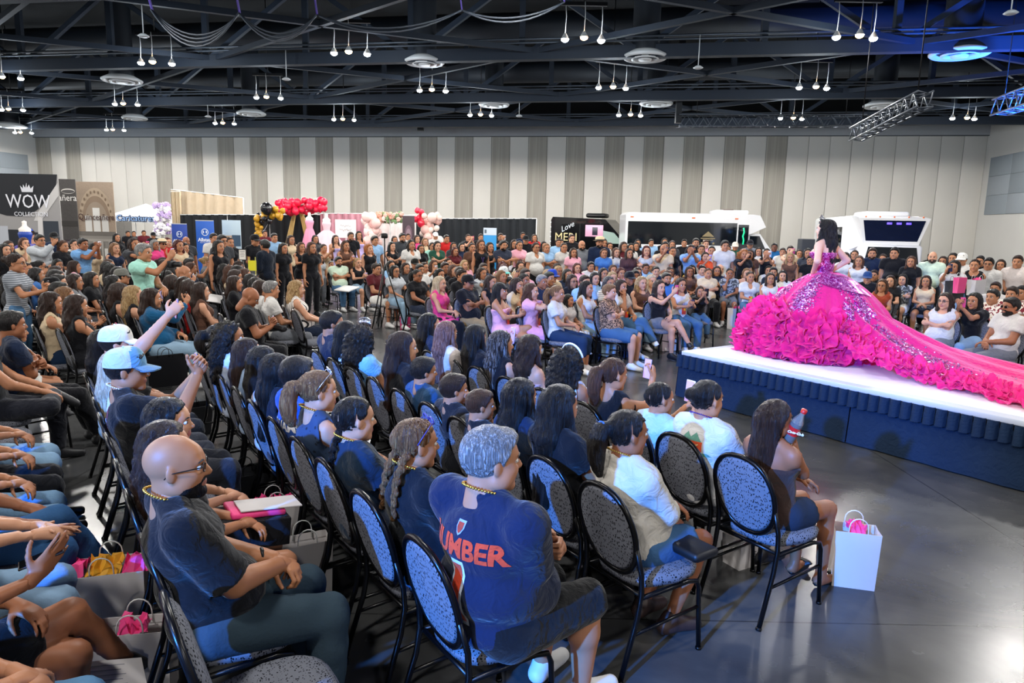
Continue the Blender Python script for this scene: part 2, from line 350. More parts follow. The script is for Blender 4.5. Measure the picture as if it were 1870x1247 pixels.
def hair_mesh(style, h, length=.30, seed=0, fat=0.0):
    R = random.Random(seed * 13 + 5); ph = R.random() * 6; L = length
    s = SDF((-.30, -.24, -.16 - L - .05), (.16, .24, .20), h)
    front = [((.052, 0, .06), nrm((.80, 0, -.60)))]
    if style in ('short', 'grey', 'side'):
        g = .012 if style != 'side' else .018
        s.ell((-.014, 0, .036), (.101 + g, .078 + g, .093 + g), 0, cuts=[((.062, 0, .07), nrm((.85, 0, -.53))), ((0, 0, -.055), (.35, 0, -.94))])
        for y in (-1, 1): s.ell((-.002, y * .088, -.008), (.022, .018, .031), .006, sub=True)
        s.ell((.055, 0, .088), (.045, .058, .030 if style != 'side' else .038), .02, cuts=[((.085, 0, .08), nrm((.9, 0, -.43)))])
    elif style in ('sleek', 'pony', 'bun', 'braid', 'braids', 'updo', 'halfup'):
        s.ell((-.014, 0, .036), (.110, .086, .101), 0, cuts=front + [((-.04, 0, -.062), (.45, 0, -.9))])
        for y in (-1, 1): s.ell((.0, y * .090, -.010), (.021, .016, .030), .006, sub=True)
        if style == 'pony':
            s.cone((-.10, 0, .055), (-.155, 0, .045), .026, .030, .02); a = V3(-.155, 0, .045); n = 6
            for i in range(n):
                b = a + V3(-.012 + .012 * i * .4, .004 * math.sin(i + ph), -L / n); s.cone(a, b, .040 - .003 * i + .012 * math.sin(PI * i / n), .037 - .003 * i + .012 * math.sin(PI * (i + 1) / n), .015, sy=1.15); a = b
        if style in ('bun', 'updo'): s.ell((-.125, 0, .055 if style == 'bun' else .02), (.048, .05, .046), .012)
        if style == 'updo':
            for i in range(9): s.ell((-.10 + R.uniform(-.04, .02), R.uniform(-.06, .06), .05 + R.uniform(-.06, .05)), (.036, .03, .04), .01)
        if style in ('braid', 'braids'):
            for y0 in ((-.055, .055) if style == 'braids' else (0.0,)):
                a = V3(-.075, y0, -.03); n = int(L / .028)
                for i in range(n):
                    w = max(.012, .024 - .0008 * i); c = a + V3(-.035 * min(1, i / 4) - .004 * min(i, 8), y0 * .4 * min(1, i / 5) + (.009 if i % 2 else -.009), -.026 * i)
                    s.ell(c, (w, w * .95, .022), .004, R=np.array(Matrix.Rotation(.5 if i % 2 else -.5, 3, 'X')))
        if style == 'halfup': s.cone((-.055, 0, .01), (-.125, 0, -L), .080, .060, .03, sy=1.2)
    else:
        s.ell((-.016, 0, .038), (.113, .092, .104), 0, cuts=front)
        wide = {'long': 1.22, 'wavy': 1.35, 'curly': 1.5, 'bob': 1.15, 'bangs': 1.2}[style]; r0, r1 = (.078, .060) if style != 'curly' else (.105, .085)
        lc = [((.028, 0, 0), (1, 0, 0.12))]
        s.cone((-.048, 0, .0), (-.085, 0, -.15), r0, r0 * .98, .03, sy=wide, cuts=lc).cone((-.085, 0, -.15), (-.105, 0, -L), r0 * .97, r1, .02, sx=.75, sy=wide)
        if style in ('wavy', 'bangs', 'long') and L > .2:
            for y in (-1, 1): s.cone((.0, y * .078, .0), (.015, y * .088, -.12), .026, .026, .02).cone((.015, y * .088, -.12), (.045, y * .085, -L * .85), .028, .016, .02)
        if style == 'bangs': s.ell((.062, 0, .055), (.045, .062, .036), .015)
    v, q = s.nets()
    if style == 'curly': v = lump(v, .0065, 120, ph); v = lump(v, .004, 260, ph)
    elif style == 'wavy': v = wob(v, .0055, 26, 9, ph); v = wob(v, .002, 30, 23, ph)
    elif style in ('short', 'grey', 'side'): v = lump(v, .0012, 150, ph)
    elif style == 'updo': v = lump(v, .005, 90, ph)
    else: v = wob(v, .0046, 5, 15, ph); v = wob(v, .0026, 7, 33, ph)
    return v, q

def figure(sit=True, sc=1.0, fem=True, fat=0.0, lean=-.10, lh='lap', rh='lap', lk='relax', rk='relax', yaw=0.0, nod=0.0, legs='sit', sleeve=.5, neck='crew', pants=1.0,
           hair='long', hlen=.3, hseed=0, res=1.0, hem=.02, splay=0.0, jacket=0.0, dress=False, foot='shoe', roll=0.0, beard=0.0):
    """one figure in its own frame: faces +x, stands on z=0. Returns meshes (v, q[, mi]) and the frames of its hands."""
    w = (.148 if fem else .174) * (1 + .12 * fat); gr = .008 * fat
    s = V3(math.sin(lean), 0, math.cos(lean)); tl = .50 if not fem else .475; k = sc
    P = V3(0, 0, .47 + .085 * k) if sit else V3(0, 0, (.93 if not fem else .90) * k)
    NB = P + s * tl * k
    HC = NB + V3(.030 + math.sin(lean) * .02, 0, .128) * k * (1.0 if k > .9 else 1.04)
    Rh = np.array(Matrix.Rotation(yaw, 3, 'Z') @ Matrix.Rotation(nod, 3, 'Y') @ Matrix.Rotation(roll, 3, 'X'))
    SH = {y: NB - s * .055 * k + V3(0, y * w * k, 0) for y in (-1, 1)}
    hips = {y: P + V3(.01, y * .085 * k, -.01) for y in (-1, 1)}
    l1, l2 = (.285 * k, .25 * k) if not fem else (.265 * k, .235 * k)
    knee, ank, toe = {}, {}, {}
    for y in (-1, 1):
        if sit:
            kz = .50 if k > .85 else .47
            if legs == 'sit': kn, an = V3(.44 * k, y * (.12 + splay), kz), V3(.43 * k, y * (.12 + splay), .085)
            elif legs == 'fwd': kn, an = V3(.44 * k, y * (.11 + splay), kz), V3(.58 * k, y * (.13 + splay), .085)
            elif legs == 'back': kn, an = V3(.44 * k, y * (.10 + splay), kz - .01), V3(.22 * k, y * (.10 + splay), .10)
            elif legs == 'cross': kn, an = (V3(.44 * k, .06, kz), V3(.42 * k, .03, .085)) if y < 0 else (V3(.44 * k, -.05, kz + .12), V3(.62 * k, -.17, .27))
            elif legs == 'crossL': kn, an = (V3(.44 * k, -.06, kz), V3(.42 * k, -.03, .085)) if y > 0 else (V3(.44 * k, .05, kz + .12), V3(.62 * k, .17, .27))
            elif legs == 'ankle': kn, an = (V3(.42 * k, .14, kz), V3(.40 * k, .12, .085)) if y > 0 else (V3(.36 * k, -.30, kz + .08), V3(.40 * k, .10, kz + .11))
            elif legs == 'child': kn, an = V3(.36 * k, y * .09, .49), V3(.39 * k, y * .09, .49 - .36 * k)
        else:
            kn, an = V3(.02, y * (.10 + splay), .50 * k), V3(-.03, y * (.11 + splay * 1.3), .085)
        knee[y], ank[y] = kn, an
        d = nrm(an - kn); f = nrm(V3(1, y * .15, 0) - d * 0.0) if an[2] < .16 else nrm(V3(.8, 0, -.35))
        toe[y] = an + f * .145 * k + V3(0, 0, -(an[2] - .035) if an[2] < .16 else -.03)
    tg = {'lap': lambda y: P + V3(.27 * k, y * .035, .155 * k), 'thigh': lambda y: P + V3(.32 * k, y * .12, .13 * k), 'knee': lambda y: P + V3(.40 * k, y * .13, .12),
          'phone': lambda y: NB + V3(.40 * k, -y * -.02, .06 * k), 'phonelow': lambda y: P + V3(.33 * k, y * .05, .26 * k), 'phonehigh': lambda y: NB + V3(.36 * k, y * .03, .20 * k),
          'chin': lambda y: HC + V3(.115 * k, y * .045, -.13 * k), 'cross': lambda y: NB + V3(.20 * k, -y * .10, -.20 * k), 'side': lambda y: V3(.06, y * (w + .07), P[2] - .12 * k),
          'front': lambda y: P + V3(.16, y * .04, .03), 'hip': lambda y: P + V3(.02, y * .19, .10), 'up': lambda y: NB + V3(.25, y * .12, .42)}
    elb, wri, hdir = {}, {}, {}
    for y, hn in ((1, lh), (-1, rh)):
        t = tg[hn](y) if isinstance(hn, str) else np.array(hn, float)
        hint = {'phone': (-.1, y * .45, -1), 'phonehigh': (-.1, y * .5, -1), 'chin': (.1, y * .35, -1), 'cross': (-.2, y * .8, -.7), 'side': (-1, y * .3, 0), 'up': (0, y, -.6), 'hip': (-.8, y, 0)}.get(hn if isinstance(hn, str) else '', (-.6, y * .75, -.45))
        elb[y], wri[y] = ik(SH[y], t, l1, l2, hint)
    out = {}
    lo, hi = V3(-.32, -.55, -.01), V3(.95, .55, HC[2] + .1)
    allp = np.array([*elb.values(), *wri.values(), *knee.values(), *ank.values(), *toe.values(), P, HC]); lo = np.minimum(allp.min(0) - .14, [-.2, -.3, 0]); hi = allp.max(0) + .16; lo[2] = -.01
    def torso(S, g=0.0, cuts=(), kk=.03):
        S.ell(P + V3(-.012, 0, .0), V3(.120 + gr + g, (.158 if fem else .150) * (1 + .15 * fat) + g, .105 + g) * [1, k, k], 0, cuts=cuts)
        S.ell(P + s * .16 * k, V3((.095 + .055 * fat) + g, (.125 if fem else .140) + .055 * fat + g, .13 + g) * k, kk, cuts=cuts)
        S.ell(P + s * .335 * k, V3(.108 + .03 * fat + g, (.140 if fem else .165) + .02 * fat + g, .145 + g) * k, kk, cuts=cuts)
        S.cone(SH[-1] + s * -.03 * k, SH[1] + s * -.03 * k, .056 * k + g, .056 * k + g, kk, cuts=cuts)
        for y in (-1, 1): S.cone(NB + s * .02 * k, SH[y] + s * .012, .040 * k + g, .040 * k + g, .03, cuts=cuts)
        if fem:
            for y in (-1, 1): S.ell(P + s * .33 * k + V3(.085, y * .068, -.005) * k, V3(.058, .062, .060) * k * (1 + .25 * fat) + g, .03, cuts=cuts)
        if fat > .2: S.ell(P + s * .10 * k + V3(.055 + .05 * fat, 0, 0), V3(.10 + .08 * fat, .14 + .05 * fat, .13) + g, .04, cuts=cuts)
    af = 1 + .28 * fat
    def arm(S, y, g=0.0, fr=2.0, kk=.02):
        a, b, c = SH[y], elb[y], wri[y]; cu = ()
        if fr <= 1: cu = [(a + (b - a) * fr, nrm(b - a))]
        S.cone(a, b, (.045 if fem else .051) * k * af + g, (.039 if fem else .044) * k * af + g * (1.5 if fr <= 1 else 1), kk, cuts=cu)
        if fr > 1:
            f2 = fr - 1; cu = [(b + (c - b) * f2, nrm(c - b))] if f2 < 1 else ()
            S.cone(b, c, (.039 if fem else .044) * k * af + g, (.025 if fem else .029) * k * af + g, kk, cuts=cu)
    def leg(S, y, g=0.0, fr=2.0, kk=.02):
        a, b, c = hips[y], knee[y], ank[y]; lf = (1 + .22 * fat) * k; cu = ()
        if fr <= 1: cu = [(a + (b - a) * fr, nrm(b - a))]
        S.cone(a, b, (.086) * lf + g, .056 * lf + g * (1.4 if fr <= 1 else 1), kk, cuts=cu)
        if fr > 1:
            f2 = fr - 1; cu = [(b + (c - b) * f2, nrm(c - b))] if f2 < 1 else ()
            S.cone(b, b + (c - b) * .35 + V3(-.012, 0, 0), .054 * lf + g, .055 * lf + g, kk, cuts=cu); S.cone(b + (c - b) * .35, c, .052 * lf + g, .036 * k + g * 1.3, kk, cuts=cu)
    # ---- skin
    hB = .0165 * res
    S = SDF(lo, hi, hB); torso(S)
    S.cone(NB - s * .02, HC + Rh @ V3(-.035, 0, -.07) * k, (.052 if fem else .061) * k, (.048 if fem else .057) * k, .025)
    for y in (-1, 1): arm(S, y); leg(S, y)
    if foot in ('sandal', 'bare'):
        for y in (-1, 1): S.cone(ank[y] + V3(-.03, 0, -.04), toe[y], .034, .022, .02, sy=1.15)
    v, q = S.nets(); mi = np.zeros(len(q), int)
    hv, hq, hm = head_mesh(.0064 * max(1, res * (.85 if res < 1.5 else 1.0)), fem, fat); hv = (hv * k * (1.0 if k > .9 else 1.04)) @ Rh.T + HC
    q = np.concatenate([q, hq + len(v)]); v = np.concatenate([v, hv]); mi = np.concatenate([mi, hm]); out['grips'] = {}
    for y, kd, hn in ((1, lk, lh), (-1, rk, rh)):
        gv, gq = hand_mesh(kd, .0060 * max(1, res * (.78 if res < 1.5 else .95))); gv = gv * k * (.95 if fem else 1.05)
        if y > 0: gv = gv * [1, -1, 1]; gq = gq[:, ::-1]
        hd = nrm(wri[y] - elb[y]); 
        if hn in ('lap', 'front'): hd = nrm(hd + V3(.2, -y * .6, -.25)); zh = V3(.1, 0, 1)
        elif hn in ('thigh', 'knee'): hd = nrm(hd * .6 + V3(.8, -y * .1, -.3)); zh = V3(0, 0, 1)
        elif hn == 'side': zh = V3(0, y, .2)
        elif hn == 'cross': hd = nrm(V3(.1, -y * 1, .05)); zh = V3(1, 0, .2)
        elif hn == 'chin': hd = nrm(V3(-.2, 0, 1)); zh = V3(1, 0, .2)
        elif hn == 'hip': hd = nrm(V3(.5, -y, -.4)); zh = V3(0, y, 1)
        elif isinstance(hn, str) and hn.startswith('phone'): hd = nrm(hd + V3(.2, -y * .1, .9)); zh = nrm(V3(.55, y * .8, .1))
        else: zh = V3(.3, y * .5, .8)
        M = rotm(hd, zh); gv = gv @ M.T + wri[y] + hd * .012
        out['grips'][y] = (wri[y] + hd * .085 - M[:, 2] * .045, M)
        q = np.concatenate([q, gq + len(v)]); v = np.concatenate([v, gv]); mi = np.concatenate([mi, np.zeros(len(gq), int)])
    out['body'] = (v, q, mi)
    # ---- top
    g = .016 + .003 * (res > 1.2) + jacket
    if neck != 'none':
        S = SDF(lo, hi, hB * .88); hp = P + s * (hem - .06 if not sit else hem - .03)
        cuts = [(P + s * (-.02 - hem if sit else -.06 - hem) * k, -s)]
        torso(S, g, cuts)
        if neck in ('tank', 'strap'):
            for y in (-1, 1): S.cone(SH[y] + V3(0, y * .035, .02), SH[y] + V3(0, y * .04, -.16), .052, .03, .012, sub=True)
            S.ell(NB + V3(.06, 0, .02), V3(.10, .085, .09 if neck == 'tank' else .13), .015, sub=True); S.ell(NB + V3(-.08, 0, .03), V3(.09, .08, .085 if neck == 'tank' else .12), .015, sub=True)
        elif neck == 'strapless': S.cut(NB - s * .135 * k, s)
        elif neck == 'v': S.ell(NB + V3(.10, 0, -.02), V3(.06, .05, .11), .01, sub=True)
        if neck in ('crew', 'v'):
            for y in (-1, 1): arm(S, y, g + (.008 if sleeve < 1 else .002), sleeve if sleeve <= 1 else 1 + (sleeve - 1))
            S.ell(NB + V3(.012, 0, .055) * k, V3(.075, .072, .055) * k, .008, sub=True)
        if dress and sit:
            for y in (-1, 1): leg(S, y, g, .72)
            S.cone((hips[-1] + knee[-1]) / 2, (hips[1] + knee[1]) / 2, .07, .07, .03)
        if dress and not sit: S.cone(P + V3(0, 0, .02), P + V3(0, 0, -.36), .14, .19, .03, sy=1.15)
        tv, tq = S.nets(); tv = lump(tv, .0014, 46, hseed); out['top'] = (tv, tq)
    # ---- trousers, skirt
    if pants > 0 and not (dress and neck != 'none' and pants <= 1):
        S = SDF(lo * [1, 1, 1], V3(hi[0], hi[1], P[2] + .2), hB * .95); gp = .004
        cut = [(P + s * .10 * k, s)]
        S.ell(P + V3(-.012, 0, .0), V3(.120 + gr + gp, (.158 if fem else .150) * (1 + .15 * fat) + gp, .105 + gp) * [1, k, k], 0, cuts=cut)
        S.ell(P + s * .16 * k, V3((.095 + .055 * fat) + gp, (.125 if fem else .140) + .055 * fat + gp, .13 + gp) * k, .03, cuts=cut)
        for y in (-1, 1): leg(S, y, gp + (.016 if pants > 1 else .020), pants)
        pv, pq = S.nets(); pv = lump(pv, .0020, 38, hseed + 1); out['bottom'] = (pv, pq)
    # ---- shoes
    if foot != 'bare':
        for y in (-1, 1):
            S = SDF(np.minimum(ank[y], toe[y]) - .12, np.maximum(ank[y], toe[y]) + .12, .012 * max(1, res * .75)); d = nrm(toe[y] - ank[y]); dn = nrm(V3(d[0], d[1], 0)) if ank[y][2] < .16 else d
            up = V3(0, 0, 1) if ank[y][2] < .16 else nrm(knee[y] - ank[y]); heel = ank[y] - dn * .035 - up * .035
            if foot == 'sandal':
                S.cone(heel - up * .022, toe[y] - up * .022 + dn * .03, .020, .026, .01, sy=1.1, cuts=[(heel - up * .018, up)]); S.cone(toe[y] + V3(0, -.04, .012), toe[y] + V3(0, .04, .012), .018, .018, .01)
            else:
                S.cone(heel, toe[y] + dn * .035, .040, .034, .01, sy=1.1).cone(ank[y], heel, .046, .040, .02).cone(ank[y], toe[y], .040, .030, .02)
                S.cut(toe[y] - up * .036 if ank[y][2] < .16 else heel - up * .04, -up)
            S2 = S.nets(); out['shoe%d' % y] = S2
    kk = k * (1.0 if k > .9 else 1.04); Rz = Matrix.Rotation(yaw, 3, 'Z') @ Matrix.Rotation(nod * .6, 3, 'Y') @ Matrix.Rotation(roll, 3, 'X')
    out['hairM'] = Matrix.Translation(Vector(HC)) @ Rz.to_4x4() @ Matrix.Scale(kk, 4)
    if beard:
        S = SDF((-.06, -.10, -.16), (.13, .10, .02), .007 * max(1, res * .8)); g2 = .0025 + .01 * (beard - 1)
        S.ell((.026, 0, -.040), (.064 + g2, .058 + g2 + .012 * fat, .076 + g2), 0, cuts=[((0, 0, -.035), nrm((-.45, 0, 1)))]).ell((.066, 0, -.096), (.028 + g2, .029 + g2, .024 + g2), .02)
        for y in (-1, 1): S.ell((.012, y * (.048 + .012 * fat), -.064), (.034, .0235, .029), .02, cuts=[((0, 0, -.035), nrm((-.45, 0, 1)))])
        S.ell((.088, 0, -.058), (.03, .022, .013), .006, sub=True); S.cone((.086, -.026, -.050), (.094, 0, -.041), .006, .007, .004).cone((.094, 0, -.041), (.086, .026, -.050), .007, .006, .004)
        bv, bq = S.nets(); out['beard'] = ((bv * k) @ Rh.T + HC, bq)
    out['head'] = (HC, Rh, k); out['NB'] = NB; out['P'] = P; out['s'] = s; out['wri'] = wri; out['elb'] = elb; out['SH'] = SH; out['knee'] = knee; out['ank'] = ank
    return out

SKIN = {'l': '#c69274', 'm': '#af7857', 't': '#965f41', 'd': '#744630'}
HAIR = {'k': ('#120e0d', None), 'b': ('#2c1a12', None), 'br': ('#4a2c1c', None), 'lb': ('#7a5233', '#b08a58'), 'bl': ('#a98456', '#e6cf9c'), 'pl': ('#cbb391', '#f3ead4'), 'gr': ('#7d7b79', '#cfcdc9'),
        'r': ('#4a1512', None), 'hl': ('#2a2220', '#b9b2ae'), 'g': ('#a05a2a', '#c98a4a'), 'pk': ('#7a5148', '#c09a90')}
EYEW = None
_figs = {}
_hairs, _pm = {}, {}
def fig_meshes(spec):
    spec = dict(spec); hs = (spec.pop('hair', 'long'), spec.pop('hlen', .3), spec.get('hseed', 0), spec.get('res', 1.0)); spec.pop('hseed', None)
    key = tuple(sorted(spec.items()))
    hm = None
    if hs[0] not in ('bald', None):
        if hs not in _hairs: _hairs[hs] = np_mesh('hair', *hair_mesh(hs[0], .0095 * hs[3], hs[1], hs[2]), [mat('base', '#808080')])
        hm = _hairs[hs]
    M, f = _fig(key, spec); M = dict(M)
    if hm is not None: M['hair'] = hm
    return M, f
def _fig(key, spec):
    if key in _figs: return _figs[key]
    f = figure(**spec); M = {}
    for part in ('body', 'top', 'bottom', 'shoe-1', 'shoe1', 'beard'):
        if part not in f or len(f[part][1]) == 0: continue
        nm = {'shoe-1': 'shoe', 'shoe1': 'shoe'}.get(part, part)
        ex = {'body': ('sleeve', 'neck', 'pants', 'hem', 'jacket', 'dress', 'beard'), 'top': ('pants', 'beard', 'foot', 'yaw', 'nod', 'roll') + (() if spec.get('dress') else ('legs', 'splay')), 'bottom': ('sleeve', 'neck', 'jacket', 'beard', 'foot', 'lh', 'rh', 'lk', 'rk', 'yaw', 'nod', 'roll', 'hem'), 'beard': ('sleeve', 'neck', 'pants', 'lh', 'rh', 'lk', 'rk', 'legs', 'foot')}.get(part, ('sleeve', 'neck', 'pants', 'hem', 'jacket', 'dress', 'beard', 'lh', 'rh', 'lk', 'rk', 'yaw', 'nod', 'roll', 'lean'))
        pk = (part,) + tuple(sorted((a, b) for a, b in spec.items() if a not in ex))
        if pk not in _pm: _pm[pk] = np_mesh(nm, f[part][0], f[part][1], [mat('base', '#808080')] * (5 if part == 'body' else 1), f[part][2] if part == 'body' else None)
        M[part] = _pm[pk]
    _figs[key] = (M, f); return _figs[key]
def setmats(o, ms):
    for i, m in enumerate(ms):
        if i < len(o.material_slots): o.material_slots[i].link = 'OBJECT'; o.material_slots[i].material = m
PEOPLE = []
def person(loc, ang, label, skin='m', hc='k', top='#111111', bot='#2a3140', shoe='#15151a', group=None, botdenim=False, lip=None, shoes2=None, names=None, **spec):
    """a person at loc facing ang; top / bot are colours or materials"""
    M, f = fig_meshes(spec)
    root = empty('person', loc, ang); tag(root, label, 'person', group)
    sk = m_skin(SKIN.get(skin, skin)); hm = m_hair(*HAIR[hc]) if hc in HAIR else m_hair(hc)
    lipc = mat('lips', lip or ('#a4625a' if spec.get('fem', True) else '#9a6654'), 0.45)
    parts = {}
    for part, me in M.items():
        nm = {'body': 'body', 'top': 'dress' if spec.get('dress') else 'top', 'bottom': 'trousers' if spec.get('pants', 1) > 1 else 'shorts', 'shoe-1': 'shoe', 'shoe1': 'shoe', 'hair': 'hair', 'beard': 'beard'}[part]
        if names and part in names: nm = names[part]
        o = link(nm, me, root); parts[part] = o
        if part == 'hair': o.matrix_local = f['hairM']
        if part == 'body': setmats(o, [sk, mat('eye_white', '#d8d2cc', 0.25), mat('iris', '#1c100b', 0.15), hm if hc not in ('pl', 'bl') else m_hair('#5a4028'), lipc])
        elif part in ('hair', 'beard'): setmats(o, [hm])
        elif part == 'top': setmats(o, [top if not isinstance(top, str) else m_cloth(top)])
        elif part == 'bottom': setmats(o, [bot if not isinstance(bot, str) else (m_denim(bot) if botdenim else m_cloth(bot))])
        else: setmats(o, [mat('shoe', shoe, 0.5)])
    PEOPLE.append(root)
    return root, f, parts
def wpt(root, p):              # a point of a person's own frame, in the world
    a = root.rotation_euler.z; c, s_ = math.cos(a), math.sin(a); k = root.scale.x; p = np.asarray(p, float) * k; return Vector((root.location.x + p[0] * c - p[1] * s_, root.location.y + p[0] * s_ + p[1] * c, root.location.z + p[2]))
# ------------------------------------------------------------------ the hall
WL, WR = Vector((-35.1, 53.0, 0)), Vector((27.15, 42.0, 0)); WTOP = 8.45
wd = (WR - WL).normalized(); wn = Vector((wd.y, -wd.x, 0)); WLEN = (WR - WL).length     # wn points into the hall
WANG = math.atan2(wd.y, wd.x)
def wall_pt(a, d=0.0, z=0.0): p = WL + wd * a + wn * d; return Vector((p.x, p.y, z))

def m_floor():
    m = bpy.data.materials.new('polished_concrete'); nt, N, L, B = nodes_of(m)
    tc = N.new('ShaderNodeTexCoord'); n1 = N.new('ShaderNodeTexNoise'); n1.inputs['Scale'].default_value = 0.9; n1.inputs['Detail'].default_value = 7; n1.inputs['Roughness'].default_value = 0.62; n1.inputs['Distortion'].default_value = 0.8
    L.new(tc.outputs['Object'], n1.inputs['Vector'])
    r = N.new('ShaderNodeValToRGB'); r.color_ramp.elements[0].position = 0.3; r.color_ramp.elements[0].color = srgb('#343537'); r.color_ramp.elements[1].position = 0.72; r.color_ramp.elements[1].color = srgb('#565655')
    L.new(n1.outputs['Fac'], r.inputs[0])
    br = N.new('ShaderNodeTexBrick'); br.inputs['Scale'].default_value = 1.0; br.inputs['Mortar Size'].default_value = 0.006; br.inputs['Brick Width'].default_value = 3.6; br.inputs['Row Height'].default_value = 3.6; br.offset = 0
    br.inputs['Color1'].default_value = (1, 1, 1, 1); br.inputs['Color2'].default_value = (1, 1, 1, 1); br.inputs['Mortar'].default_value = (.45, .45, .45, 1); L.new(tc.outputs['Object'], br.inputs['Vector'])
    mx = N.new('ShaderNodeMixRGB'); mx.blend_type = 'MULTIPLY'; mx.inputs[0].default_value = 1; L.new(r.outputs[0], mx.inputs[1]); L.new(br.outputs[0], mx.inputs[2]); L.new(mx.outputs[0], B.inputs['Base Color'])
    n2 = N.new('ShaderNodeTexNoise'); n2.inputs['Scale'].default_value = 2.3; n2.inputs['Detail'].default_value = 5; L.new(tc.outputs['Object'], n2.inputs['Vector'])
    mr = N.new('ShaderNodeMapRange'); mr.inputs['To Min'].default_value = 0.17; mr.inputs['To Max'].default_value = 0.34; L.new(n2.outputs['Fac'], mr.inputs[0]); L.new(mr.outputs[0], B.inputs['Roughness'])
    B.inputs['Specular IOR Level'].default_value = 0.4; return m
FL = MB(); FL.box((0, 20, -0.1), (110, 100, 0.2)); struct(FL.build('floor', m_floor()))
def m_wall(col): return mat('wall_paint', col, 0.75, var=0.04, vscale=0.6)
def m_streak(c1, c2):
    m = bpy.data.materials.new('ribbed_panel'); nt, N, L, B = nodes_of(m); tc = N.new('ShaderNodeTexCoord'); mp = N.new('ShaderNodeMapping'); mp.inputs['Scale'].default_value = (3.2, 1, 0.06)
    n = N.new('ShaderNodeTexNoise'); n.inputs['Scale'].default_value = 3; n.inputs['Detail'].default_value = 3; L.new(tc.outputs['Object'], mp.inputs[0]); L.new(mp.outputs[0], n.inputs['Vector'])
    r = N.new('ShaderNodeValToRGB'); r.color_ramp.elements[0].position = .42; r.color_ramp.elements[0].color = srgb(c1); r.color_ramp.elements[1].position = .7; r.color_ramp.elements[1].color = srgb(c2); L.new(n.outputs['Fac'], r.inputs[0]); L.new(r.outputs[0], B.inputs['Base Color']); B.inputs['Roughness'].default_value = .8; return m
wback = MB().box((WLEN / 2, 0.25, WTOP / 2), (WLEN + 1, 0.4, WTOP)).build('wall_back', m_wall('#b9b7b2'), None, WL, WANG); struct(wback)
MB().box((WLEN / 2, 0.35, WTOP + 1.6), (WLEN + 1, 0.3, 3.2)).build('upper_wall', mat('roof_deck', '#050709', .95, var=.25, vscale=.4), wback)
# movable-wall panels: one board each, the grey ones ribbed
NP = 52; PWID = WLEN / NP; pm_w = MB().rbox((0, -0.03, (WTOP - .62) / 2), (PWID - .022, .05, WTOP - .62), .008).mesh('panel', m_wall('#cdc9c1')); pm_g = MB().rbox((0, -0.03, (WTOP - .62) / 2), (PWID - .022, .05, WTOP - .62), .008).mesh('panel', m_streak('#99948a', '#aaa59b'))
for i in range(NP):
    a = (i + .5) * PWID; x = a / WLEN
    grey = (8 <= i <= 42 and i % 2 == 0) or i in (0, 2)
    link('panel', pm_g if grey else pm_w, wback, (a, 0, 0))
MB().box((WLEN / 2, -0.12, WTOP - .30), (WLEN, .30, .56)).build('soffit', m_wall('#a6a9ad'), wback)
MB().box((WLEN / 2, -0.20, WTOP - .60), (WLEN, .10, .06)).build('track', mat('track', '#55585c', .5), wback)
def side_wall(name, P0, ln, mirror):
    w = MB().box((ln / 2, 0, 4.4), (ln, .4, 8.8)).build(name, m_wall('#c6c4bf'), None, P0, math.atan2(wn.y, wn.x)); struct(w); MB().box((ln / 2, .05, 10.2), (ln, .3, 2.8)).build('upper_wall', mat('roof_deck', '#050709', .95, var=.25, vscale=.4), w); return w
wr = side_wall('wall_right', WR + wd * .2, 62, 1); wl = side_wall('wall_left', WL - wd * .2, 62, -1)
for w, sgn in ((wr, -1), (wl, 1)):     # grey acoustic boards in rows
    for k in range(6):
        for r_ in range(3):
            MB().rbox((.9 + 2.44 * k + 1.2, -sgn * -.24 * 1, 3.35 + 1.06 * r_ + .53), (2.42, .06, 1.05), .01).build('acoustic_board', mat('acoustic_board', ['#8d959b', '#969da3', '#8a9298'][(k + r_) % 3], .95, bump=.2, bscale=90), w)
struct(MB().box((0, -22, 4.9), (110, .4, 9.8)).build('wall_front', m_wall('#b9b7b2')))
struct(MB().box((0, 18, 11.6), (110, 90, .3)).build('ceiling', mat('roof_deck', '#050709', .95, var=.25, vscale=.4)))
MB().box((0, 0, 0), (2.1, .06, 2.3)).build('door', m_wall('#c9c5bd'), wback, (WLEN - 4.0, -.07, 1.15))

STEEL = mat('roof_steel', '#16202d', .65, var=.2, vscale=2); STEEL2 = mat('roof_steel_pale', '#263140', .6, var=.2, vscale=2); DUCT = mat('duct', '#0e151e', .6, var=.2, vscale=1)
ZB, ZT = 7.95, 10.6
def bar(mb, a, b, w, h=None):
    a, b = Vector(a), Vector(b); d = b - a; L_ = d.length; x = d / L_; up = Vector((0, 0, 1)) if abs(x.z) < .9 else Vector((1, 0, 0)); y = up.cross(x).normalized(); z = x.cross(y)
    R = Matrix((x, y, z)).transposed(); mb.box((a + b) / 2, (L_, w, h or w), R); return mb
TD = [5.2, 13.1, 21.1, 28.9, 36.8]      # distance of each truss from the back wall
names_t = ['first roof truss out from the panelled wall', 'second roof truss out from the panelled wall', 'third roof truss out from the panelled wall', 'fourth roof truss out from the panelled wall, nearly overhead', 'fifth roof truss from the panelled wall, over the front chairs']
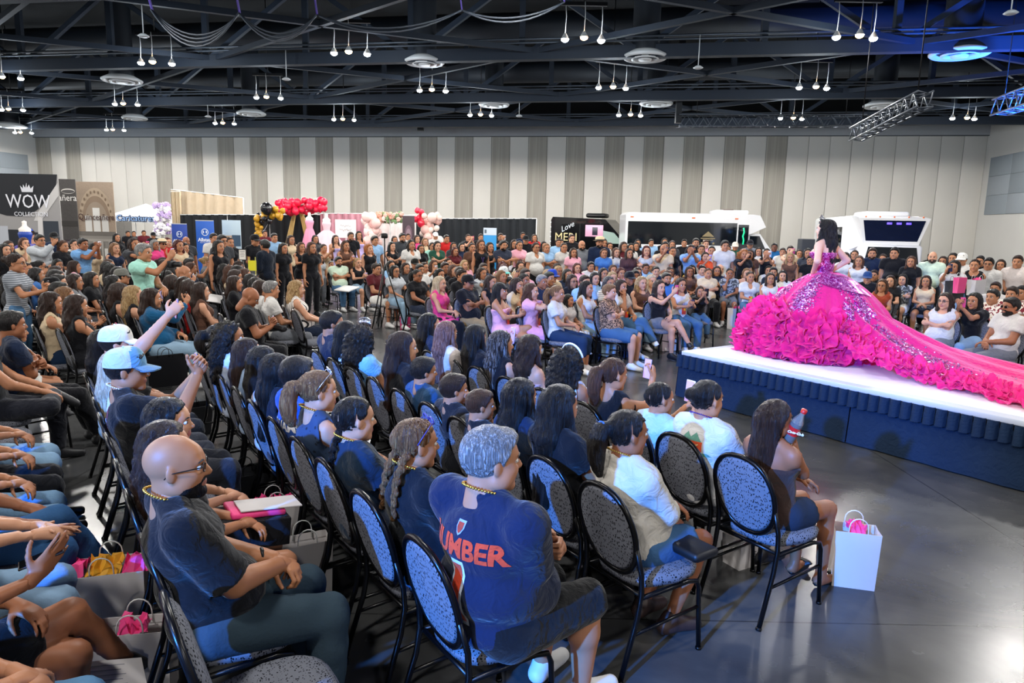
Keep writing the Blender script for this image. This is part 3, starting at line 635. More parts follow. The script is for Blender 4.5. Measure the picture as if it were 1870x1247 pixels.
for ti, d in enumerate(TD):
    t = empty('roof_truss', wall_pt(0, d, ZB)); tag(t, 'dark steel ' + names_t[ti], 'truss', 'roof trusses')
    def Q(a, z, dd=0.0): p = wall_pt(a, d + dd, z); return (p.x - t.location.x, p.y - t.location.y, p.z - t.location.z)
    bar(MB(), Q(-1, ZB), Q(WLEN + 1, ZB), .34, .40).build('bottom_chord', STEEL, t); bar(MB(), Q(-1, ZT), Q(WLEN + 1, ZT), .34, .34).build('top_chord', STEEL, t)
    n = 16; st = WLEN / n
    for i in range(n + 1):
        bar(MB(), Q(i * st, ZB), Q(i * st, ZT), .2, .2).build('post', STEEL, t)
        if i < n: bar(MB(), Q(i * st, ZB if i % 2 else ZT), Q((i + 1) * st, ZT if i % 2 else ZB), .17, .17).build('diagonal', STEEL2 if i % 2 else STEEL, t)
    mb = MB()
    for zz in (.30, .42): mb.tube([Q(0, ZB + zz, .3), Q(WLEN, ZB + zz, .3)], .04, 6)
    mb.build('conduit', mat('conduit', '#4a5058', .4, .5), t)
# flat bracing between the trusses
brc = 0
words_o = ['first', 'second', 'third', 'fourth', 'fifth', 'sixth', 'seventh', 'eighth', 'ninth', 'tenth', 'eleventh', 'twelfth', 'thirteenth', 'fourteenth', 'fifteenth', 'sixteenth', 'seventeenth', 'eighteenth', 'nineteenth', 'twentieth', 'twenty-first', 'twenty-second', 'twenty-third', 'twenty-fourth', 'twenty-fifth', 'twenty-sixth', 'twenty-seventh', 'twenty-eighth', 'twenty-ninth', 'thirtieth']
for ti in range(len(TD) - 1):
    for i in range(5):
        a0, a1 = 4 + i * 12.0, 4 + (i + 1) * 12.0
        b = empty('roof_brace', wall_pt(a0, TD[ti], ZB)); tag(b, 'crossed steel bracing between the %s and %s roof trusses, %s bay from banner end' % (words_o[ti], words_o[ti + 1], words_o[i]), 'brace', 'flat cross bracing under the roof')
        for (p, q) in (((a0, TD[ti]), (a1, TD[ti + 1])), ((a1, TD[ti]), (a0, TD[ti + 1]))):
            bar(MB(), wall_pt(p[0], p[1], ZB + .1) - b.location, wall_pt(q[0], q[1], ZB + .1) - b.location, .15, .17).build('strut', STEEL, b)
# big round ducts along the bays
for i, d in enumerate((9.2, 17.1, 25.0)):
    tag(MB().tube([wall_pt(1.2, d, 9.9), wall_pt(WLEN - 1.2, d, 9.9)], .55, 14).build('air_duct', DUCT), 'round dark air duct running in the %s bay from the panelled wall' % words_o[i], 'duct', 'roof air ducts')

# ---- hanging lamps, three to a cluster (two cool, one warm)
LC = [(1065, 72), (640, 97), (285, 115), (1562, 68), (1118, 160), (790, 165), (490, 178), (230, 190), (1485, 160), (1150, 210), (878, 210), (628, 218), (410, 225), (210, 237), (1445, 216), (1760, 216), (22, 200), (12, 142), (42, 242)]
ZL = 7.45
cool = mat('lamp_cool', '#eaf4ff', emit=60.0); warm = mat('lamp_warm', '#ffc078', emit=45.0); black = mat('black_metal', '#0c0c0e', .4, .3); wht = mat('white_metal', '#d9d9d6', .4)
def lamp_cluster(loc, label, power, vis=True):
    if vis:
        c = empty('lamp_cluster', loc); tag(c, label, 'lamp', 'hanging lamp clusters')
        MB().box((0, 0, .95), (1.3, .1, .1)).build('hanger_bar', black, c); MB().tube([(0, 0, .95), (0, 0, 11.44 - loc[2])], .02, 5).build('drop_rod', black, c)
        for k, (dx, dy, mt) in enumerate(((-.52, 0, cool), (0, -.25, warm), (.52, .05, cool))):
            MB().tube([(dx, dy, .95), (dx + .02, dy, .6), (dx, dy, .14)], .012, 5).build('cord', wht, c)
            l = MB().lathe([(.03, .16), (.055, .12), (.11, .02), (.12, 0), (.10, 0), (.02, .06)], 12, (dx, dy, 0)).build('lamp_shade', wht, c)
            MB().ball((dx, dy, -.01), .11, 8, sc=(1, 1, .7)).build('bulb', mt, l)
    for kind_, pw_ in (('SPOT', power), ('POINT', power * .24)):
        L_ = bpy.data.lights.new('lamp_light', kind_); L_.energy = pw_; L_.color = (1.0, .955, .90) if kind_ == 'SPOT' else (.74, .87, 1.0); L_.shadow_soft_size = .3
        if kind_ == 'SPOT': L_.spot_size = math.radians(176); L_.spot_blend = .12
        o = bpy.data.objects.new('lamp_light', L_); COL.objects.link(o); o.location = Vector(loc) + Vector((0, 0, -.30))
LP = 930
CZ = [(15, 'crown banner edge'), (30, 'crown banner'), (60, 'crown banner side'), (260, 'script banners'), (330, 'white tent'), (450, 'cream curtain'), (560, 'red balloons'), (700, 'pink gown forms'), (830, 'blush balloons'), (985, 'sky-blue sign'), (1140, 'black van'), (1320, 'long bus'), (1500, 'gown'), (1700, 'front-facing bus'), (9999, 'grey wall boards')]
cl_pts = [at_z(x, y, ZL) for x, y in LC]
for i, p in enumerate(cl_pts):
    x_, y_ = LC[i]; zn = next(z for m_, z in CZ if x_ < m_); lamp_cluster(p, 'three hanging hall lamps above %s, %s' % (zn, 'row by the wall' if y_ > 200 else 'middle lamp row' if y_ > 135 else 'front lamp row'), LP)
# the same grid of lamps goes on over the front of the hall
k = 0
for d in (31.0, 39.5, 48.0, 57.0):
    for a in (8, 19, 30, 41, 52):
        lamp_cluster(wall_pt(a, d, ZL), '', LP, False)

# ---- round ceiling diffusers
for i, (x, y, wpx) in enumerate([(223, 150, 66), (775, 117, 70), (1178, 108, 78), (1752, 102, 96), (246, 218, 42), (459, 210, 50), (902, 194, 54), (1198, 192, 58), (1612, 196, 64), (14, 232, 60)]):
    p = at_z(x, y, 7.75 if y < 170 else 7.7); r = wpx * p.y / FPX / 2
    d = empty('air_diffuser', p); tag(d, 'round white %s air diffuser above %s' % ('nearer' if y < 170 else 'farther', next(z for m_, z in CZ if x < m_)), 'vent', 'round air diffusers')
    MB().lathe([(r * .62, .26), (r, .10), (r * 1.0, .05), (r * .92, 0), (r * .78, .06), (r * .74, .10)], 28).build('outer_ring', wht, d)
    MB().lathe([(r * .62, .02), (r * .60, -.03), (r * .46, .02), (r * .44, .08)], 24).build('middle_ring', wht, d)
    MB().lathe([(r * .30, .0), (r * .28, -.05), (.01, -.02)], 20).build('centre_cone', wht, d)
    MB().lathe([(r * .60, .2), (r * .60, 11.44 - p.z)], 20).build('duct_drop', DUCT, d)

# ---- aluminium lighting truss
ALU = mat('aluminium', '#4d535b', .4, .5)
def box_truss(a, b, w, label, n):
    a, b = Vector(a), Vector(b); t = empty('lighting_truss', a); tag(t, label, 'truss', 'aluminium lighting trusses'); d = b - a; x = d.normalized(); y = Vector((0, 0, 1)).cross(x).normalized(); z = x.cross(y)
    cs = [y * sy * w / 2 + z * sz * w / 2 for sy, sz in ((-1, -1), (1, -1), (1, 1), (-1, 1))]
    for c in cs: MB().tube([c, d + c], .028, 6).build('main_tube', ALU, t)
    mb = [MB() for _ in range(4)]
    for f in range(4):
        c0, c1 = cs[f], cs[(f + 1) % 4]
        for i in range(n): p, q = (c0, c1) if i % 2 else (c1, c0); mb[f].tube([d * (i / n) + p, d * ((i + 1) / n) + q], .016, 5)
        mb[f].build('lacing', ALU, t)
    for q_ in (.1, .9): MB().tube([d * q_ + z * w / 2, d * q_ + Vector((0, 0, 11.4 - a.z - d.z * q_))], .015, 5).build('chain', black, t)
    return t
p1, p2 = at_z(1563, 243, 6.1), at_z(1692, 178, 7.2)
p1, p2 = at_d(1563, 246, 21), at_d(1690, 180, 17.5)
box_truss(p1, p2, .36, 'aluminium lighting truss slanting above the buses', 18)
box_truss(at_d(1238, 221, 33), at_d(1578, 221, 33), .5, 'long aluminium lighting truss level with the top of the panelled wall', 26)
box_truss(at_d(1826, 196, 22), at_d(1900, 170, 19), .45, 'short aluminium lighting truss by the grey acoustic boards', 8)
_tt = at_d(1238, 221, 33); tag(MB().box((_tt.x, _tt.y, 9.2), (.25, .25, 4.6)).build('truss_tower', black), 'dark upright holding the end of the long lighting truss', 'post')
# ---- small hanging sensors, tie straps and sagging cables under the roof
for i, (x, y) in enumerate([(262, 66), (523, 145), (380, 213), (1275, 124), (1846, 24), (948, 212)]):
    p = at_z(x, y, 7.2); s_ = empty('roof_sensor', p); tag(s_, 'small white roof sensor on a thin rod above %s' % next(z for m_, z in CZ if x < m_), 'sensor', 'small roof sensors')
    MB().tube([(0, 0, .05), (0, 0, 1.0)], .015, 5).build('rod', wht, s_); MB().lathe([(.02, .08), (.08, .06), (.16, 0), (.10, -.03), (.001, -.03)], 12).build('cover', wht, s_)
def px_of(p):
    v = np.array([p[0], p[1], p[2] - CAM_H]); w_ = v @ _f; return 935 + FPX * (v @ _r2) / w_
def chord_pt(x, td):          # the point of a truss bottom chord seen above x
    lo_, hi_ = 0.0, WLEN
    for _ in range(40):
        m_ = (lo_ + hi_) / 2
        if px_of(wall_pt(m_, td, ZB)) < x: lo_ = m_
        else: hi_ = m_
    return wall_pt(lo_, td, ZB)
KN = []
for i, (x0, c, ln) in enumerate([(270, '#6a55a8', .35), (430, '#6a55a8', .5), (572, '#6a55a8', .6), (838, '#6a55a8', .6), (1026, '#6a55a8', .5), (1572, '#3c8a5e', .35)]):
    a = chord_pt(x0, TD[3]); a.z = ZB - .19; b = a + Vector((.08, 0, -ln)); KN.append(b); tag(bar(MB(), a, b, .09, .03).build('tie_strap', m_cloth(c)), '%s cable tie strap hanging from a roof chord, the %s of six' % ('green' if i == 5 else 'purple', words_o[i]), 'strap', 'roof tie straps')
for i in range(4):
    mb = MB()
    for k in range((4, 3, 2, 2)[i]):
        mb.tube([KN[i].lerp(KN[i + 1], j / 12) - Vector((0, .03 * k, (.55 - .1 * i + .10 * k) * 4 * (j / 12) * (1 - j / 12))) for j in range(13)], .022, 5)
    tag(mb.build('sagging_cable', mat('cable', '#4a4f57', .6)), 'grey roof cables sagging between purple tie straps, %s span from the banners' % words_o[i], 'cable', 'sagging roof cables')
tag(MB().box(at_z(768, 234, 7.9), (.35, .3, .3)).build('loudspeaker', black), 'small black loudspeaker on top of the panelled wall', 'speaker')

# ------------------------------------------------------------------ the runway
S0 = uv(6.84, 6.16); SW, SL, SH_ = 2.75, 14.0, .60
stage = empty('runway_stage', S0, TH); tag(stage, 'long white runway platform with pleated navy skirt', 'stage')
# local frame: x along U (across), y along V (towards the far end)
navy = mat('skirt_navy', '#12243a', .85, spec=.2, bump=.4, bscale=18, var=.15, vscale=5)
MB().box((SW / 2, -SL / 2, SH_ / 2 - .03), (SW - .06, SL - .06, SH_ - .07)).build('deck_frame', black, stage)
MB().rbox((SW / 2, -SL / 2, SH_ - .03), (SW, SL, .055), .01).build('deck_edge', mat('deck_edge', '#b9bdc6', .5), stage)
MB().rbox((SW / 2, -SL / 2 - .06, SH_ + .0), (SW - .28, SL - .14, .012), .004).build('white_top', mat('stage_vinyl', '#eceaf0', .35, var=.03, vscale=2), stage)
def cloth_wall(a, b, z0, z1, n, amp, out):
    a, b, out = Vector(a), Vector(b), Vector(out); P = []
    for i in range(5):
        t = i / 4; row = []
        for j in range(n + 1):
            p = a.lerp(b, j / n) + out * (amp * (1 - t * .6) * (math.sin(j * 1.3) + .5 * math.sin(j * .47 + 1)) + .02 + .04 * (1 - t)); row.append((p.x, p.y, z0 + (z1 - z0) * t))
        P.append(row)
    return P
for k in range(6):
    y0 = -k * SL / 6; o = MB().grid(cloth_wall((0, y0, 0), (0, y0 - SL / 6 + .01, 0), .015, .5, 26, .008, (-1, 0, 0))).build('skirt_panel', navy, stage)
MB().grid(cloth_wall((SW, 0, 0), (0, 0, 0), .015, .5, 30, .008, (0, 1, 0))).build('skirt_panel', navy, stage)
pl = MB()    # one pleat: a flap folded at the side
pl.grid([[(-.055, -.004, 0), (-.058, -.008, -.16)], [(-.035, -.030, 0), (-.036, -.040, -.165)], [(.03, -.026, 0), (.034, -.036, -.162)], [(.052, -.006, 0), (.05, -.010, -.158)]])
plm = pl.mesh('pleat', navy); npl = 100
for i in range(npl):
    o = link('pleat', plm, stage, (-.045, -.055 - i * .105, SH_ - .035)); o.rotation_euler = (0, 0, -PI / 2 + random.uniform(-.05, .05)); o.scale = (.92, 1.7, random.uniform(.94, 1.05))
for i in range(26):
    o = link('pleat', plm, stage, (.055 + i * .105, .045, SH_ - .035)); o.rotation_euler = (0, 0, PI + random.uniform(-.05, .05))
# ------------------------------------------------------------------ banquet chairs
def m_fleck():
    m = bpy.data.materials.new('flecked_fabric'); nt, N, L, B = nodes_of(m); tc = N.new('ShaderNodeTexCoord'); mp = N.new('ShaderNodeMapping'); mp.inputs['Scale'].default_value = (1, 1.0, .55)
    v = N.new('ShaderNodeTexVoronoi'); v.inputs['Scale'].default_value = 105; v.feature = 'F1'; v.inputs['Randomness'].default_value = .75; L.new(tc.outputs['Object'], mp.inputs[0]); L.new(mp.outputs[0], v.inputs['Vector'])
    n = N.new('ShaderNodeTexNoise'); n.inputs['Scale'].default_value = 90; L.new(tc.outputs['Object'], n.inputs['Vector'])
    ad = N.new('ShaderNodeMath'); ad.operation = 'MULTIPLY_ADD'; ad.inputs[1].default_value = .5; L.new(n.outputs['Fac'], ad.inputs[0]); L.new(v.outputs['Distance'], ad.inputs[2])
    r = N.new('ShaderNodeValToRGB'); r.color_ramp.interpolation = 'LINEAR'; r.color_ramp.elements[0].position = .53; r.color_ramp.elements[0].color = srgb('#17181c'); r.color_ramp.elements[1].position = .62; r.color_ramp.elements[1].color = srgb('#70727a')
    L.new(ad.outputs[0], r.inputs[0]); L.new(r.outputs[0], B.inputs['Base Color']); B.inputs['Roughness'].default_value = .95; B.inputs['Specular IOR Level'].default_value = .1; return m
FLECK = m_fleck(); FRAME = mat('chair_frame', '#0b0b0d', .28, .4); CAPM = mat('glide', '#6b6b6b', .4, .5)
TILT = .26
def back_pt(y, z): return (-.205 - (z - .46) * TILT, y, z)      # on the plane of the backrest
def oval(n=28, w=.205, z0=.47, z1=.91, g=0.0):
    P = []
    for k in range(n):
        a = 2 * PI * k / n; c, s_ = math.cos(a), math.sin(a); zz = (z0 + z1) / 2 + ((z1 - z0) / 2 + g) * s_; ww = (w + g) * (1 - .10 * (1 - s_) / 2)
        P.append((ww * math.copysign(abs(c) ** .85, c), zz))
    return P
def chair_meshes():
    M = {}
    mb = MB(); rows = []
    for (g, off) in ((-.012, -.012), (0.0, -.004), (0, .016), (-.03, .032), (-.09, .040)):
        rows.append([tuple(Vector(back_pt(y, z)) + Vector((off, 0, 0))) for y, z in oval(28, .197, .475, .902, g)])
    mb.grid(rows, wrap=True); n0 = len(mb.v)
    mb.add([rows[-1][k] for k in range(28)], [tuple(range(28))], 0, True); mb.add([rows[0][k] for k in range(28)], [tuple(range(28))[::-1]], 0, True)
    M['backrest'] = mb.mesh('backrest', FLECK); fix_normals(M['backrest'])
    mb = MB(); mb.tube([back_pt(y, z) for y, z in oval(32, .205, .468, .912, .006)], .0145, 8, closed=True); M['back_frame'] = mb.mesh('back_frame', FRAME)
    mb = MB(); rr = []
    for (z, g) in ((.415, -.03), (.42, 0), (.455, .006), (.475, -.02), (.482, -.07)):
        ring = []
        for k in range(28):
            a = 2 * PI * k / 28; c, s_ = math.cos(a), math.sin(a); x = .01 + (.215 + g) * math.copysign(abs(c) ** .62, c); ring.append((x, (.215 + g - (.02 if x < 0 else 0)) * math.copysign(abs(s_) ** .62, s_), z))
        rr.append(ring)
    mb.grid(rr, wrap=True); mb.add(rr[-1], [tuple(range(28))], 0, True); mb.add(rr[0], [tuple(range(28))[::-1]], 0, True); M['seat'] = mb.mesh('seat', FLECK); fix_normals(M['seat'])
    for sgn, nm in ((-1, 'r'), (1, 'l')):
        y = sgn * .205
        mb = MB(); mb.tube([(-.215, y, .40), (.10, y, .40), (.165, y, .385), (.185, y, .34), (.195, y, .20), (.205, y * 1.03, .012)], .0125, 8); mb.tube([(.205, y * 1.03, .014), (.205, y * 1.03, 0)], .016, 8); M['leg_f' + nm] = mb.mesh('leg', FRAME)
        mb = MB(); mb.tube([back_pt(y * .96, .66), back_pt(y, .52), (-.215, y, .42), (-.235, y, .30), (-.33, y * 1.03, .012)], .0135, 8); mb.tube([(-.33, y * 1.03, .014), (-.335, y * 1.03, 0)], .017, 8); M['leg_r' + nm] = mb.mesh('leg', FRAME)
        mb = MB(); mb.tube([(-.262, y, .22), (.194, y, .24)], .009, 6); M['stretcher' + nm] = mb.mesh('stretcher', FRAME)
    mb = MB(); mb.tube([(-.20, -.2, .40), (-.20, .2, .40)], .011, 6); M['crossbar'] = mb.mesh('crossbar', FRAME)
    return M
CH = chair_meshes(); CH_N = {k: (k if k in ('backrest', 'back_frame', 'seat', 'crossbar') else ('stretcher' if k.startswith('str') else 'leg')) for k in CH}
CHAIRS = []
def chair(loc, ang, label, group):
    c = empty('banquet_chair', loc, ang); tag(c, label, 'chair', group)
    for k, me in CH.items(): link(CH_N[k], me, c)
    CHAIRS.append(c); return c
# ------------------------------------------------------------------ the model in the pink gown
PINK = '#ee1c82'
def m_tulle(name, col, rough=.55, bump=.5, bs=30, tr=.25):
    m = bpy.data.materials.new(name); nt, N, L, B = nodes_of(m); c = srgb(col); B.inputs['Base Color'].default_value = c; B.inputs['Roughness'].default_value = rough; B.inputs['Sheen Weight'].default_value = .5; B.inputs['Sheen Tint'].default_value = (1, .5, .85, 1); B.inputs['Specular IOR Level'].default_value = .35
    tc = N.new('ShaderNodeTexCoord'); n = N.new('ShaderNodeTexNoise'); n.inputs['Scale'].default_value = bs; n.inputs['Detail'].default_value = 3; L.new(tc.outputs['Object'], n.inputs['Vector']); b = N.new('ShaderNodeBump'); b.inputs['Strength'].default_value = bump; b.inputs['Distance'].default_value = .02; L.new(n.outputs['Fac'], b.inputs['Height']); L.new(b.outputs[0], B.inputs['Normal'])
    t = N.new('ShaderNodeBsdfTranslucent'); t.inputs[0].default_value = c; mx = N.new('ShaderNodeMixShader'); mx.inputs[0].default_value = tr; L.new(B.outputs[0], mx.inputs[1]); L.new(t.outputs[0], mx.inputs[2]); L.new(mx.outputs[0], N['Material Output'].inputs[0]); return m
def m_sequin(name, col, hi):
    m = bpy.data.materials.new(name); nt, N, L, B = nodes_of(m); tc = N.new('ShaderNodeTexCoord'); v = N.new('ShaderNodeTexVoronoi'); v.inputs['Scale'].default_value = 85; L.new(tc.outputs['Object'], v.inputs['Vector'])
    sp = N.new('ShaderNodeSeparateColor'); L.new(v.outputs['Color'], sp.inputs[0]); r = N.new('ShaderNodeValToRGB'); r.color_ramp.elements[0].position = .45; r.color_ramp.elements[0].color = srgb(col); r.color_ramp.elements[1].position = .9; r.color_ramp.elements[1].color = srgb(hi); L.new(sp.outputs[0], r.inputs[0]); L.new(r.outputs[0], B.inputs['Base Color'])
    B.inputs['Metallic'].default_value = .55; B.inputs['Roughness'].default_value = .28; nm = N.new('ShaderNodeBump'); nm.inputs['Strength'].default_value = 1.0; nm.inputs['Distance'].default_value = .02; L.new(sp.outputs[1], nm.inputs['Height']); L.new(nm.outputs[0], B.inputs['Normal']); return m
TUL = m_tulle('pink_tulle', PINK); RUF = m_tulle('pink_organza', '#f3268e', .5, .3, 60, .35); SEQ = m_sequin('pink_sequin', '#b01f86', '#f3c4f2'); SEQ2 = m_sequin('magenta_sequin', '#a8127e', '#ef9fe6')
GB = uv(8.42, 5.28, .60); GANG = TH + PI / 2          # the model stands here, walking towards the far end
root, f, parts = person(GB + Vector((0, 0, .0)), GANG, 'model in a hot pink ball gown and tiara standing on the runway', skin='#d9a98f', hc='k', top=SEQ2, sit=False, sc=1.04, fem=True, lean=-.02, lh='hip', rh='hip', lk='relax', rk='relax', yaw=.12, nod=-.05,
                        neck='strapless', pants=0, hair='wavy', hlen=.36, hseed=3, res=.85, foot='bare', names={'top': 'bodice'})
MODEL = root; wz = float(f['P'][2]) + .10
def rad(h):                     # skirt radius h metres under the waist
    t = min(1, max(0, h / wz)); return .135 + .72 * (1 - (1 - t) ** 2.1) ** .78 + .06 * t
def fold(a, h):
    t = h / wz; return 1 + (.038 * math.sin(13 * a + .6) + .026 * math.sin(27 * a + 1.1 + math.sin(5 * a)) + .016 * math.sin(7 * a)) * min(1, t * 2.2)
def skirt_pt(a, h, off=0.0):
    r = rad(h) * fold(a, h) + off; return (r * math.cos(a) - .06, r * math.sin(a), wz - h)
rows = [[skirt_pt(2 * PI * j / 220, wz * i / 40) for j in range(220)] for i in range(41)]
MB().grid(rows, wrap=True).build('skirt', TUL, root)
def sparkle(fn, c0, c1, s0, s1, n, seed, m=None, size=.016):
    """sequins sewn on in a soft-edged patch: fn(a, b, off) is the cloth"""
    R6 = random.Random(seed); mb = MB()
    for _ in range(n):
        a, b = R6.gauss(c0, s0), R6.gauss(c1, s1); p = Vector(fn(a, b, .010)); e1 = (Vector(fn(a + .01, b, .010)) - p).normalized(); e2 = (Vector(fn(a, b + .01, .010)) - p).normalized(); nn = e1.cross(e2)
        e1 = (e1 + nn * R6.uniform(-.5, .5)).normalized(); e2 = (e2 + nn * R6.uniform(-.5, .5)).normalized(); r_ = size * R6.uniform(.4, 1.0); mb.add([p - e1 * r_, p - e2 * r_, p + e1 * r_, p + e2 * r_], [(0, 1, 2, 3)])
    o = mb.build('sequins', m or SEQ, root); o['kind'] = 'stuff'; return o
# camera sees the model's left-back side; angles are in her own frame (0 = ahead, pi/2 = her left)
CA = math.atan2(-GB.y, -GB.x) - GANG                  # direction to the camera in her frame
sk = lambda a, h, off: skirt_pt(a, max(.03, min(h, wz - .03)), off)
sparkle(sk, CA - .42, .26, .11, .13, 1100, 1); sparkle(sk, CA + .47, .60, .085, .17, 1100, 2); sparkle(sk, CA - 1.2, .35, .12, .15, 700, 3); sparkle(sk, CA + .72, .34, .06, .16, 600, 4); sparkle(sk, CA - .40, .12, .07, .06, 400, 5)
# ruffles: wavy fans of organza
def fan(mb, p, n, up, R_, A, nw, ph, sp=PI * 1.5):
    p, n, up = Vector(p), Vector(n).normalized(), Vector(up); x = (up - n * up.dot(n)).normalized(); y = n.cross(x); P = []
    for i in range(5):
        r = R_ * (.12 + .88 * i / 4); row = []
        for j in range(25):
            a = -sp / 2 + sp * j / 24; w = A * (i / 4) ** 1.2 * math.sin(nw * a + ph); rr = r * (1 + .10 * math.sin(nw * a * .5 + ph)); row.append(tuple(p + x * (-rr * math.cos(a)) + y * (rr * math.sin(a)) + n * (w + .35 * R_ * (i / 4) ** 2)))
        P.append(row)
    mb.grid(P)
R = random.Random(4)
def ruffle_part(pts, nm='ruffle'):
    mb = MB()
    for (p, n, r_) in pts:
        up = Vector((R.uniform(-.4, .4), R.uniform(-.4, .4), 1)); n2 = Vector(n) + Vector((R.uniform(-.5, .5), R.uniform(-.5, .5), R.uniform(-.15, .5))); fan(mb, p, n2, up, r_ * R.uniform(.8, 1.25), r_ * R.uniform(.22, .36), R.choice((5, 6, 7)), R.uniform(0, 6))
    mb.v = [(x, y, max(z, .016)) for x, y, z in mb.v]; o = mb.build(nm, RUF, root); o['kind'] = 'stuff'; return o
for tier in range(8):
    pts = []; h = wz * (.42 + .078 * tier); n = 46
    for j in range(n):
        a = CA - 2.6 + 3.1 * j / n + R.uniform(-.05, .05); q = a - CA
        top = .44 + .10 * math.cos(q * 4.4 + 1.2) if q < .12 else .62 + 1.6 * (q - .12)
        hh = h + R.uniform(-.04, .04)
        if hh / wz < top: continue
        p = skirt_pt(a, min(hh, wz - .05), .03 + .05 * math.sin(PI * min(1, (hh / wz - top) / .4))); pts.append((p, (math.cos(a), math.sin(a), .15), .15))
    if pts: ruffle_part(pts)
# train: falls from the back of the waist and lies along the runway behind her
def train_pt(t, w):
    d = .12 + 4.3 * t; zc = max(0, (wz - .02) * (1 - t / .52)) ** 1.0 if t < .52 else 0; zc = (wz - .02) * math.exp(-((d - .1) / .92) ** 1.35)
    hw = .16 + .78 * min(1, d / 1.3) + .06 * math.sin(3 * d) + .18 * min(1, max(0, (d - 2) / 2)); drop = 1 - .55 * abs(w) ** 2.0
    z = zc * drop + .035 + (.045 * math.sin(11 * w + 2.2 * d) + .03 * math.sin(23 * w - 3 * d)) * min(1, d / .8) * (.45 + .55 * zc / wz) * .9
    side = w * hw + .05 * math.sin(2.2 * d); return (-d - .08 * abs(w) * zc, side, max(.02, z))
P = [[train_pt(i / 60, -1 + 2 * j / 72) for j in range(73)] for i in range(61)]
MB().grid(P).build('train', TUL, root)
def train_n(t, w):
    a, b, c = Vector(train_pt(t, w)), Vector(train_pt(t + .01, w)), Vector(train_pt(t, w + .02)); n = (b - a).cross(c - a); n = n if n.z > 0 else -n; return n.normalized()
for sgn in (1, -1):
    for lay in range(3 if sgn > 0 else 2):
        pts = []
        for j in range(54):
            t = (.10 if sgn > 0 else .80) + (.90 if sgn > 0 else .20) * j / 53; w = sgn * (1.0 - .13 * lay + R.uniform(-.05, .05)); p = train_pt(t, w); pts.append(((p[0], p[1], max(p[2], .03) + .02 + .015 * (lay == 1)), (R.uniform(-.3, .3), sgn * .55, .8), .105 if lay < 2 else .085))
        ruffle_part(pts)
pts = []
for j in range(70): w = -1 + 2 * R.random(); t = 1.0 - R.random() * .10; p = train_pt(t, w); pts.append(((p[0], p[1], p[2] + .03), (-.6, R.uniform(-.3, .3), .7), .12))
ruffle_part(pts)
tr = lambda t, w, off: tuple(Vector(train_pt(max(.02, min(.99, t)), max(-.98, min(.98, w)))) + Vector((0, 0, off)))
for i_, (t_, w_, st_, sw_, n_) in enumerate(((.36, .50, .05, .12, 600), (.46, .68, .05, .08, 500), (.66, .05, .06, .16, 700), (.70, .52, .05, .12, 500), (.25, .30, .05, .12, 400))): sparkle(tr, t_, w_, st_, sw_, n_, 20 + i_)
# jewelled swag over the hip, tiara
mb = MB(); P = []
for i in range(16):
    t = i / 15; a = CA - .35 + 1.5 * t; h0, h1 = -.02 + .06 * t, .10 + .16 * t
    P.append([skirt_pt(a, h0 + (h1 - h0) * j / 6, .02 + .012 * math.sin(j * 1.2)) for j in range(7)])
mb.grid(P).build('beaded_swag', SEQ2, root)
hc_, Rh_, k_ = f['head']
mb = MB(); sil = mat('silver', '#e9eef5', .15, 1.0)
arc = [hc_ + Rh_ @ (V3(.02 + .055 * math.cos(b) * .8, .092 * math.sin(b), .118 - .02 * abs(math.sin(b))) * k_) for b in np.linspace(-1.35, 1.35, 15)]
mb.tube(arc, .005, 6)
for i, p in enumerate(arc):
    hgt = .055 * (1 - abs(i - 7) / 8) + .012; tip = p + Rh_ @ V3(.008, 0, hgt); mb.tube([p, tip], [.006, .002], 5); mb.ball(tip, .007, 5)
    if i < 14: mb.tube([tip, (p + arc[i + 1]) / 2 + Rh_ @ V3(0, 0, .012)], .003, 4)
mb.build('tiara', sil, root)
# ------------------------------------------------------------------ the near block: chairs in four rows, people in them
ROW = {1: 3.12, 2: 2.17, 3: 1.16, 4: .27, 5: -.66}
GOLD = mat('gold_beads', '#c9a24a', .3, .9); PHONEB = mat('phone_black', '#0d0e12', .2); 
def m_screen(): return mat('phone_screen', '#a98fd0', .2, emit=.8)
def put(row, v, label, du=0.0, turn=0.0, **kw):
    kw.setdefault('lean', -.19); kw.setdefault('sc', .96 if kw.get('fem', True) else 1.0); kw.setdefault('res', 1.6); p = uv(ROW[row] + .225 + .03 * kw.get('fat', 0) + du, v); return person((p.x, p.y, 0), TH + turn, label, **kw)
def necklace(root, f, m=GOLD, r=.006):
    NB = f['NB']; mb = MB(); n = 46; k = f['head'][2]
    for i in range(n):
        a = 2 * PI * i / n; c, s_ = math.cos(a), math.sin(a); fr = max(0, c); mb.ball((NB[0] - .005 + .082 * k * c + .055 * fr * fr, NB[1] + .082 * k * s_ * (1 - .2 * fr), NB[2] + .035 - .030 * c - .09 * fr * fr), r, 4)
    return mb.build('necklace', m, root)
